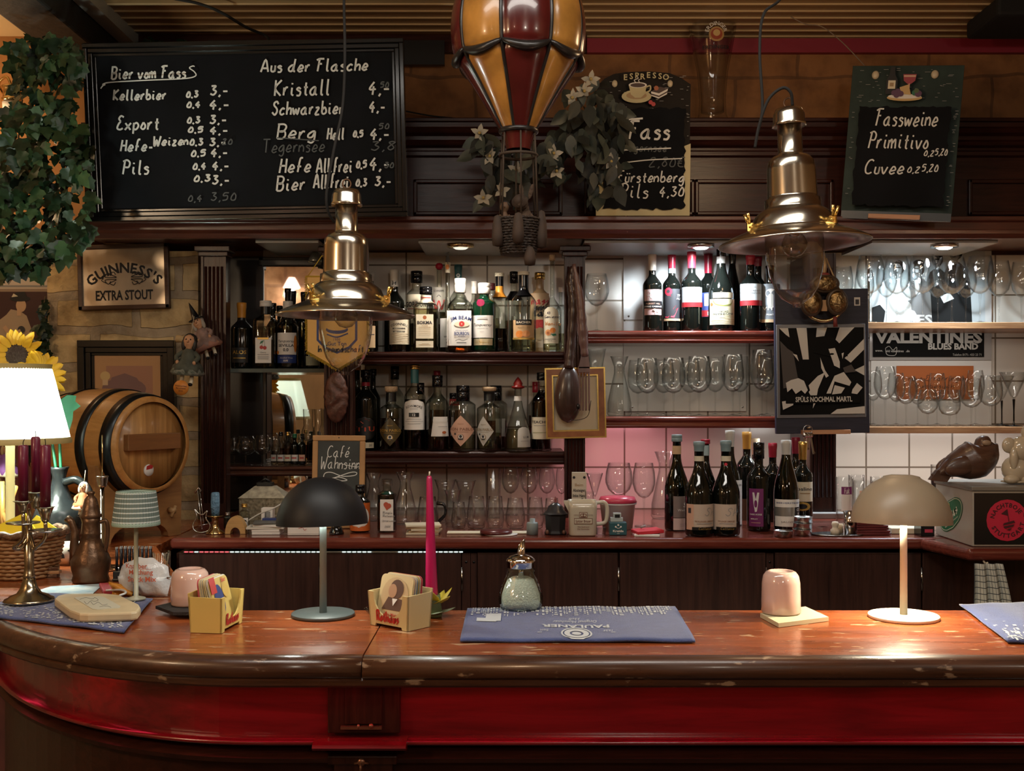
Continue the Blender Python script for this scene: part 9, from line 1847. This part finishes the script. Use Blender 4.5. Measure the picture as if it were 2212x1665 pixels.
for i in range(4): m = MB(); a = i * PI / 2 + 0.4; m.ell((25 * k * math.cos(a), 25 * k * math.sin(a), 6 * k), (4 * k, 4 * k, 5 * k), 8); m.build('rivet_ball', M('lantern_wood', (0.12, 0.05, 0.03), 0.5), t)
t = flatbox('enamel_sign', 'small white enamel sign with black text behind the white jug', 'sign', 1235, 1267, 1050, 1165, 3.58, 0.004, M('enamel', (0.56, 0.52, 0.42), 0.2), items=[('t', 'Beim', 0, 0.76, 0.08, TAN, 0.01), ('t', 'Absteigen', 0, 0.66, 0.08, BTL, 0.015, 0, 0.85), ('t', 'linke Hand', 0, 0.56, 0.08, BTL, 0.015, 0, 0.85), ('d', -0.7, 0.9, 0.025, BTL), ('d', 0.7, 0.9, 0.025, BTL), ('l', [(-0.7, 0.42), (-0.3, 0.48), (0.0, 0.42), (0.4, 0.5), (0.7, 0.44)], 0.02, BTL), ('d', -0.45, 0.38, 0.05, BTL), ('d', 0.4, 0.38, 0.05, BTL)], part='plate')
G('straight', 1273, 1062, 19, 3.52, z, 'slim shot glass between enamel sign and pink lit glasses', name='shot_glass')
G('straight', 1298, 1139, 22, 3.34, z, 'squat shot glass at the foot of the white jug handle', name='shot_glass')
Yq = 3.345; k = Yq / F
t = thing('white_jug', 'square white jug with brown crest and handle on the worktop', 'jug', (X_(1258, Yq), Yq, z + E), (0, 0, R(0)))
JW = M('jug_white', (0.58, 0.53, 0.42), 0.2, coat=0.3)
hh = 74 * k
m = MB(); m.lathe([(0, 0), (27 * k, 0), (29.5 * k, 3 * k), (30 * k, hh * 0.8), (31 * k, hh), (28.5 * k, hh), (27.5 * k, hh * 0.8), (26 * k, 4 * k), (0, 4 * k)], 40, sq=0.9); jb = m.build('body', JW, t)
m = MB(); m.prism([(-29 * k, hh - 0.0005), (-41 * k, hh - 1 * k), (-40 * k, hh - 5 * k), (-29 * k, hh - 26 * k)], -7 * k, 7 * k); m.build('spout', JW, t, bevel=0.002)
m = MB(); m.tube([(v.x * k, 0, v.y * k) for v in smooth_pts([(27, 68, 0), (46, 70, 0), (53, 60, 0), (53, 40, 0), (48, 26, 0), (29, 22, 0)])], 0.006, 10); m.build('handle', JW, t)
BRN = M('jug_brown', (0.16, 0.05, 0.03), 0.5)
decals(NRM([('r', 0, 0.44, 0.78, 0.17, BRN), ('r', 0, 0.44, 0.74, 0.14, JW), ('t', 'Spitzer Brauer', 0, 0.44, 0.11, BRN, 0.02, 0, 0.66), ('r', 0, 0.62, 0.34, 0.16, BRN), ('r', 0, 0.62, 0.30, 0.13, JW), ('o', -0.12, 0.61, 0.03, 0.05, BRN), ('o', 0.12, 0.61, 0.03, 0.05, BRN), ('r', 0, 0.61, 0.03, 0.13, BRN), ('r', -0.6, 0.62, 0.22, 0.01, BRN), ('r', 0.6, 0.62, 0.22, 0.01, BRN), ('t', 'Wein Hausbrauerei', 0, 0.28, 0.06, BRN, 0.01, 0, 0.5), ('t', 'Die Gaststube', 0, 0.21, 0.06, BRN, 0.01, 0, 0.5)], 0, 0, 25 * k, hh), flatmap(-30.3 * k), None, t, None, name='crest', off0=0.001)
Yq = 3.50; k = Yq / F
t = thing('white_bucket', 'white plastic tub with pink see-through lid behind the chalk box', 'tub', (X_(1334, Yq), Yq, z + E))
m = MB(); m.lathe([(0, 0), (32 * k, 0), (38 * k, 52 * k), (41 * k, 53 * k), (41 * k, 56 * k), (35 * k, 56 * k), (30 * k, 3 * k), (0, 3 * k)], 36); m.build('tub', M('tub_white', (0.55, 0.54, 0.53), 0.35), t)
m = MB(); m.lathe([(40 * k, 56.5 * k), (42 * k, 57 * k), (37 * k, 68 * k), (20 * k, 70 * k), (0, 70 * k)], 36); m.build('lid', M('pink_lid', (0.52, 0.05, 0.10), 0.3), t)
t = flatbox('chalk_box', 'teal and white chalk box in front of the white tub', 'box', 1317, 1354, 1131, 1158, 3.33, 0.04, M('chalk_teal', (0.02, 0.09, 0.11), 0.4), items=[('t', 'Kreide', 0, 0.34, 0.24, LWHITE, 0.03, 0, 0.62), ('t', 'weiss', 0, 0.14, 0.1, LWHITE, 0.01), ('d', -0.3, 0.68, 0.07, LWHITE), ('d', 0, 0.82, 0.08, LWHITE), ('d', 0.3, 0.68, 0.07, LWHITE), ('l', [(-0.25, 0.62), (0, 0.56), (0.25, 0.62)], 0.04, LWHITE)])
t = thing('metal_sharpener', 'small clear block with black window on top of the teal chalk box', 'block', (X_(1334, 3.33), 3.345, z + E + 27.5 * 3.33 / F))
m = MB(); kk = 3.33 / F; m.bx(-14 * kk, 13 * kk, 0, 0.02, 0, 9 * kk); m.bx(-8 * kk, 9 * kk, 0, 0.02, 9 * kk, 19 * kk); b = m.build('block', M('frosted', (0.42, 0.48, 0.48), 0.2), t, bevel=0.001); m = MB(); m.bx(-5 * kk, 6 * kk, -0.001, 0, 9 * kk, 16 * kk); m.build('window', BLACK, t)
m = MB(); m.box(0, 0.03, 0.003, 0.075, 0.075, 0.006); tag(m.build('white_napkin', PAPER, bevel=0.001, loc=(X_(1396, 3.32), 3.30, z + E), rot=(0, 0, R(-8))), 'white folded napkin under the red one beside the chalk box', 'napkin')
m = MB(); m.box(0, 0.03, 0.005, 0.082, 0.075, 0.010); tag(m.build('scarlet_napkin', M('scarlet', (0.50, 0.015, 0.03), 0.7), bevel=0.002, loc=(X_(1403, 3.33), 3.31, z + E + 0.0066), rot=(0, R(-3), R(10))), 'bright red folded napkin beside the green sparkling bottle', 'napkin')
m = MB(); m.tube([(-0.008, 0, 0), (0.01, 0.006, 0.004)], [0.004, 0.002], 8); tag(m.build('small_clip', GREY, loc=(X_(1390, 3.34), 3.34, z + E + 0.0225), rot=(0, 0, R(20))), 'tiny grey clip lying on the bright red napkin', 'clip')
TL = None
def tealight(px, Y, zb, lab):
 global TL
 if TL is None:
  k = 3.33 / F; TL = thing('tealight', lab, 'tea light', group='tea lights beside the fluted post')
  m = MB(); m.lathe([(0, 0), (19.5 * k, 0), (20 * k, 12.5 * k), (20.5 * k, 13 * k), (19 * k, 13 * k), (18.5 * k, 10 * k), (0, 10 * k)], 28); m.build('cup', M('aluminium', (0.62, 0.62, 0.62), 0.25, 1.0), TL)
  m = MB(); m.lathe([(0, 10.2 * k), (18.3 * k, 10.2 * k), (18.3 * k, 11 * k), (0, 11 * k)], 24); m.build('wax', M('tealight_wax', (0.55, 0.6, 0.6), 0.5), TL)
  o = TL
 else: o = dup(TL, lab)
 o.location = (X_(px, Y), Y, zb + E); return o
tealight(1692, 3.30, z, 'single tea light in front of the tea light pile')
for i in range(3): tealight(1733 + i, 3.33, z + i * 0.0188, ['bottom', 'middle', 'top'][i] + ' tea light of the pile of three')
tealight(1706, 3.44, z, 'tea light standing behind the single one')
Yq = 3.34; k = Yq / F
t = thing('small_tray', 'oval metal tray carrying corks and the steel jigger', 'tray', (X_(1808, Yq), Yq, z + E))
m = MB(); m.lathe([(0, 0), (1, 0), (1.05, 0.004), (1.0, 0.004), (0, 0.0015)], 40, T=Matrix.Diagonal((54 * k, 0.045, 1, 1))); m.build('plate', M('tray_steel', (0.45, 0.48, 0.5), 0.25, 1.0), t)
zt = z + 0.0035
t = thing('champagne_cork', 'pale champagne cork standing on the oval tray', 'cork', (X_(1802, Yq), Yq - 0.01, zt))
m = MB(); m.lathe([(0, 0), (10 * k, 0), (10 * k, 10 * k), (6 * k, 13 * k), (6 * k, 17 * k), (8 * k, 22 * k), (6 * k, 27 * k), (0, 28 * k)], 20); m.build('cork', M('pale_cork', (0.62, 0.54, 0.42), 0.7, var=0.1, vs=100), t)
m = MB(); m.lathe([(0, 0), (7 * k, 0), (7 * k, 20 * k), (0, 20 * k)], 16); tag(m.build('wine_cork', CORK, loc=(X_(1818, Yq), Yq + 0.018, zt)), 'brown wine cork behind the pale champagne cork', 'cork')
m = MB(); m.box(0, 0, 8 * k, 20 * k, 18 * k, 16 * k); tag(m.build('glass_cube', GLS, bevel=0.001, loc=(X_(1776, Yq), Yq - 0.005, zt), rot=(0, 0, R(25))), 'small clear cube at the end of the oval tray', 'cube')
t = thing('steel_jigger', 'tall narrow steel jigger on the oval tray', 'jigger', (X_(1836, Yq), Yq, zt))
m = MB(); m.lathe([(0, 0), (11 * k, 0), (14 * k, 49 * k), (13 * k, 49 * k), (10 * k, 3 * k), (0, 3 * k)], 28); m.build('body', M('jigger_steel', (0.5, 0.45, 0.42), 0.15, 1.0), t)
zz = z + E
for i in range(5):
 Yq = 3.33; k = Yq / F
 m = MB(); m.box(0, 0.05, 0.0035, (74 - 2 * i) * k, 0.10, 0.007); o = m.build('menu_folder', M('maroon_leather', (0.12, 0.02, 0.022), 0.4), bevel=0.0015, loc=(X_(1888 - i, Yq), Yq, zz), rot=(0, 0, R((2, -3, 4, -1, 5)[i]))); zz += 0.0076
 tag(o, ['bottom', 'second lowest', 'middle', 'fourth', 'top'][i] + ' maroon folder of the pile under the printed card', 'menu', 'maroon folders')
m = MB(); m.box(0, 0.045, 0.001, 66 * k, 0.09, 0.002); o = m.build('printed_card', PAPER, loc=(X_(1884, Yq), Yq, zz), rot=(0, 0, R(8))); tag(o, 'white card with dark text lying on the maroon folders', 'card')
decals([('t', w_, 0, 0.01 + 0.022 * i, 0.018, BTL, 0.03, 0, 60 * k) for i, w_ in enumerate(('CAFE', 'BAR', 'WEIN', 'BIER'))], lambda x, zv, off: (x, zv, 0.002 + off), None, o, None)
flatbox('paper_pad', 'cream paper pad behind the stem of the beige dome lamp', 'paper', 1926, 1992, 1146, 1158, 3.36, 0.08, LCREAM)
flatbox('tin_box', 'small black tin with pink band between lamp and steel box', 'box', 1990, 2019, 1140, 1164, 3.30, 0.06, BLACKG, items=[('r', 0.1, 0.5, 0.6, 0.3, M('pink_lid', (0, 0, 0)))])
m = MB(); m.slab([(X_(1985, 3.27), 3.2685), (X_(2086, 3.06), 3.04), (2.3, 3.04), (2.3, 3.2685)], ZC - 0.034, ZC)
tag(m.build('worktop_extension', WD_RED, bevel=0.012, segs=4), 'protruding red-brown worktop end below the steel box with round stickers', 'worktop')
Yq = 3.08; x0 = X_(2101, Yq); hb = Z_(1060, Yq) - z - E
t = thing('steel_box', 'steel appliance box with green oval sticker and red round sticker', 'appliance', (x0, Yq, z + E))
m = MB(); m.bx(0, 0.42, 0, 0.27, 0, hb); b = m.build('housing', M('brushed_steel', (0.55, 0.51, 0.43), 0.3, 0.45, var=0.08, vs=3), t, bevel=0.003)
m = MB(); m.bx(0.004, 0.416, -0.0015, 0.0, 0.006, hb - 0.006); b2 = m.build('front_panel', M('black_steel', (0.045, 0.038, 0.034), 0.2, 0.6), t)
m = MB(); m.bx(-0.004, 0.424, -0.005, 0.274, hb, hb + 0.012); m.build('top_plate', M('grey_top', (0.30, 0.28, 0.24), 0.35, 0.5), t, bevel=0.002)
k = Yq / F; RS = M('sticker_red', (0.60, 0.025, 0.06), 0.4); SX = 74 * k; SZ = Z_(1124, Yq) - z; DK = M('sticker_dark', (0.07, 0.012, 0.015), 0.5)
decals([('d', SX, SZ, 45 * k, RS), ('a', 'NACHTBOJE', SX, SZ, 33 * k, 13 * k, DK, R(100), 1, 0.035), ('a', 'STUTTGART', SX, SZ, 33 * k, 13 * k, DK, R(-82), -1, 0.035), ('r', SX + 39 * k, SZ + 12 * k, 8 * k, 9 * k, DK),
  ('p', [(SX - 14 * k, SZ + 14 * k), (SX - 1 * k, SZ + 24 * k), (SX + 1 * k, SZ + 10 * k)], DK), ('l', [(SX - 1 * k, SZ + 24 * k), (SX + 3 * k, SZ - 2 * k)], 1.6 * k, DK), ('p', [(SX - 8 * k, SZ - 6 * k), (SX + 14 * k, SZ), (SX + 16 * k, SZ - 5 * k), (SX - 10 * k, SZ - 11 * k)], DK), ('p', [(SX - 9 * k, SZ - 13 * k), (SX + 15 * k, SZ - 8 * k), (SX + 12 * k, SZ - 13 * k), (SX - 6 * k, SZ - 18 * k)], DK), ('p', [(SX - 3 * k, SZ - 20 * k), (SX + 9 * k, SZ - 16 * k), (SX + 5 * k, SZ - 22 * k)], DK)], flatmap(-0.0015), None, t, None, name='red_sticker')
def sidemap(x, zv, off): return (-0.0005 - off, -x, zv)
GS = M('sticker_green', (0.01, 0.13, 0.05), 0.4)
cxs, czs = -0.15, hb * 0.47
rt = R(25)
def sm2(x, zv, off):
 dx, dz = x - cxs, zv - czs
 return sidemap(cxs + dx * math.cos(rt) - dz * math.sin(rt), czs + dx * math.sin(rt) + dz * math.cos(rt), off)
tw = pen_lines('Rothaus', 0.03, 0)[1]
decals([('s', cxs, czs, 0.18, 0.085, 'oval', GS), ('s', cxs, czs, 0.173, 0.079, 'oval', LCREAM), ('s', cxs, czs, 0.168, 0.075, 'oval', GS), ('h', 'Rothaus', cxs - 0.07, czs - 0.010, 0.028, 0.007, LCREAM, 0, 0.135 / tw, R(42)), ('d', cxs, czs + 0.027, 0.008, M('sticker_gold', (0.5, 0.38, 0.1), 0.4)), ('t', 'Badische Staatsbrauerei', cxs, czs - 0.022, 0.007, LCREAM, 0.01, 0, 0.10)], sm2, None, t, None, name='green_sticker')
zt = z + E + hb + 0.0135
Yq = 3.2; k = Yq / F
t = thing('wooden_bird', 'plump brown carved wooden bird standing on the steel box', 'bird figure', (X_(2090, Yq), Yq + 0.02, zt), (0, 0, R(-4)))
BW = wood('bird_wood', (0.045, 0.02, 0.012), (0.13, 0.06, 0.035), 'X', scale=3, rough=0.35, coat=0.2, stretch=14, bump=0.3)
m = MB()
sp = [(-70, 12, 5), (-50, 20, 12), (-25, 34, 26), (0, 42, 38), (22, 50, 43), (38, 62, 36), (44, 76, 27), (44, 84, 22), (50, 90, 14), (54, 92, 4)]
pts = [Vector((a * k, 0, b * k)) for a, b, r in sp]; m.tube(smooth_pts(pts, 4), [0] * 0 or [sp[min(len(sp) - 1, i // 4)][2] * k + (sp[min(len(sp) - 1, i // 4 + 1)][2] - sp[min(len(sp) - 1, i // 4)][2]) * k * (i % 4) / 4 for i in range(4 * (len(sp) - 1) + 1)], 20)
m.build('body', BW, t)
m = MB(); m.lathe([(0, 0), (6 * k, 0), (0.5 * k, 14 * k), (0, 14 * k)], 10, T=Matrix.Translation((52 * k, 0, 84 * k)) @ Matrix.Rotation(R(100), 4, 'Y')); m.build('beak', BW, t)
for s in (-1, 1):
 m = MB(); m.ell((-4 * k, s * 30 * k, 40 * k), (38 * k, 9 * k, 20 * k), 16, T=Matrix.Rotation(R(-18), 4, 'Y')); m.build('wing', BW, t)
m = MB(); m.ell((38 * k, -24 * k, 86 * k), (10 * k, 4 * k, 6 * k), 12); m.build('cheek_patch', M('bird_pale', (0.30, 0.20, 0.12), 0.5), t)
m = MB(); m.prism([(-76 * k, 4 * k), (-40 * k, 0), (-30 * k, 16 * k), (-60 * k, 26 * k)], -10 * k, 10 * k); m.build('tail', BW, t, bevel=0.002)
t = thing('porcelain_figure', 'glossy cream porcelain elephant-like figure on the steel box', 'figurine', (X_(2196, 3.17), 3.17, zt))
PC = M('porcelain', (0.50, 0.42, 0.30), 0.15, coat=0.5)
m = MB(); m.ell((0, 0, 30 * k), (32 * k, 26 * k, 30 * k), 18); m.ell((8 * k, -6 * k, 74 * k), (28 * k, 24 * k, 28 * k), 18); m.ell((22 * k, -10 * k, 108 * k), (17 * k, 15 * k, 19 * k), 16); m.ell((-22 * k, -12 * k, 82 * k), (15 * k, 8 * k, 17 * k), 14); m.ell((-14 * k, -18 * k, 54 * k), (9 * k, 9 * k, 26 * k), 14); m.ell((-18 * k, -16 * k, 10 * k), (17 * k, 14 * k, 10 * k), 14); m.ell((18 * k, -16 * k, 10 * k), (17 * k, 14 * k, 10 * k), 14); m.ell((0, 0, 4.2 * k), (34 * k, 26 * k, 4 * k), 18)
m.build('body', PC, t)
t = G('straight', 2028, 1004, 34, 3.45, z, 'glass with dark filling between dome lamp and wooden bird')
m = MB(); m.lathe([(0, 0.08), (0.42, 0.08), (0.46, 0.86), (0, 0.86)], 20); m.build('dark_filling', BLACK, t)
def checks(name):
 m, nt, b = _nt(name); N, L = nt.nodes, nt.links
 tc = N.new('ShaderNodeTexCoord'); br = N.new('ShaderNodeTexBrick'); br.offset = 0.0
 br.inputs['Scale'].default_value = 1.0; br.inputs['Brick Width'].default_value = 0.016; br.inputs['Row Height'].default_value = 0.016; br.inputs['Mortar Size'].default_value = 0.0011
 for q in ('Color1', 'Color2'): br.inputs[q].default_value = (0.50, 0.50, 0.44, 1)
 br.inputs['Mortar'].default_value = (0.04, 0.05, 0.06, 1)
 L.new(tc.outputs['UV'], br.inputs['Vector']); L.new(br.outputs['Color'], b.inputs['Base Color']); b.inputs['Roughness'].default_value = 0.9
 return m
Yq = 3.0; k = Yq / F
t = thing('tea_towel', 'checked tea towel hanging from the worktop end below the steel box', 'tea towel', (X_(2140, Yq), Yq, ZC - 0.036))
NU, NV = 50, 24; top, bot = 30 * k, 52 * k; Lh = 0.26
f = lambda u, v: ((u - 0.5) * 2 * (top + (bot - top) * v) + 0.01 * v, 0.018 * math.sin(u * 17) * (0.35 + 0.65 * v) - 0.004 + (0.02 * (1 - v) ** 3), -Lh * v)
m = MB(); m.grid(f, NU, NV); o = m.build('cloth', checks('check_cloth'), t, solid=0.0015)
uv = o.data.uv_layers.new(name='uv'); w_ = NU + 1
for lp in o.data.loops:
 i, j = lp.vertex_index % w_, lp.vertex_index // w_; uv.data[lp.index].uv = (i / NU * 0.26, j / NV * Lh)
m = MB(); m.tube([(0, 0.02, 0.001), (0, 0.03, -0.004), (0, 0.045, 0.0015)], 0.003, 6); m.build('loop', LCREAM, t)
t, L, k = frame_px('cafe_slate', 'small wood framed slate with cafe writing behind the black dome lamp', 'chalkboard', 731, 1035, 3.51, tilt=-4, roll=0.4)
hb2 = 100 * k; w2 = 57 * k; fw = 12 * k
t.location.z = z + E + hb2 * math.cos(R(4));
m = MB()
for a, b, c, d in ((-w2, w2, hb2 - fw, hb2), (-w2, w2, -hb2, -hb2 + fw), (-w2, -w2 + fw, -hb2 + fw, hb2 - fw), (w2 - fw, w2, -hb2 + fw, hb2 - fw)): m.bx(a, b, -0.005, 0.006, c, d)
m.build('frame', M('beech', (0.42, 0.23, 0.09), 0.5, var=0.12, vs=20), t, bevel=0.003)
cy = 1035
Ls = lambda px, py: ((px - 731) * k, hb2 - (py - 936) * k)
its = [hand('Café', Ls, 706, 983, 24, 752, k, 1.8), hand('Wahnsinn', Ls, 692, 1008, 26, 776, k, 1.7), ('l', [Ls(*p) for p in ((698, 1030), (702, 1018), (716, 1016), (740, 1024), (766, 1022), (770, 1016), (756, 1016), (720, 1028), (700, 1030))], 1.7 * k, CHALK), ('l', [Ls(*p) for p in ((714, 1036), (730, 1026), (750, 1032), (738, 1034), (726, 1030))], 1.7 * k, CHALK), ('l', [Ls(*p) for p in ((740, 998), (768, 1004), (775, 1003))], 1.4 * k, CHALK)]
decals(its, flatmap(-0.001), (0, 0, 2 * w2 - 2 * fw + 0.002, 2 * hb2 - 2 * fw + 0.002, 'rect'), t, M('slate_green', (0.022, 0.028, 0.027), 0.6, var=0.3, vs=20), name='slate')
m = MB(); x_, z_ = Ls(731, 941); m.ell((x_, -0.0052, z_), (0.002, 0.001, 0.002), 8); m.build('nail_hole', BLACK, t)
# wall lamp on the rear wall, seen in the mirror
t = thing('rear_wall_lamp', 'pale pink glass wall lamp seen only in the mirror behind the bottles', 'wall lamp', (-1.92, -2.6, 2.62))
m = MB(); m.lathe([(0.07, -0.06), (0.085, -0.05), (0.05, 0.02), (0.03, 0.05), (0, 0.05)], 24, T=Matrix.Translation((0, 0.12, 0))); m.build('lamp_shade', M('pink_lampshade', (1.0, 0.62, 0.5), 0.4, emit=2.2), t)
m = MB(); m.tube([(0, 0.001, -0.02), (0, 0.05, 0.06), (0, 0.12, 0.055)], 0.008, 8); m.build('bracket', BRASS, t)
lamp('POINT', 'rear_lamp_light', (-1.92, -2.38, 2.5), 9, (1, 0.7, 0.5), 0.05)
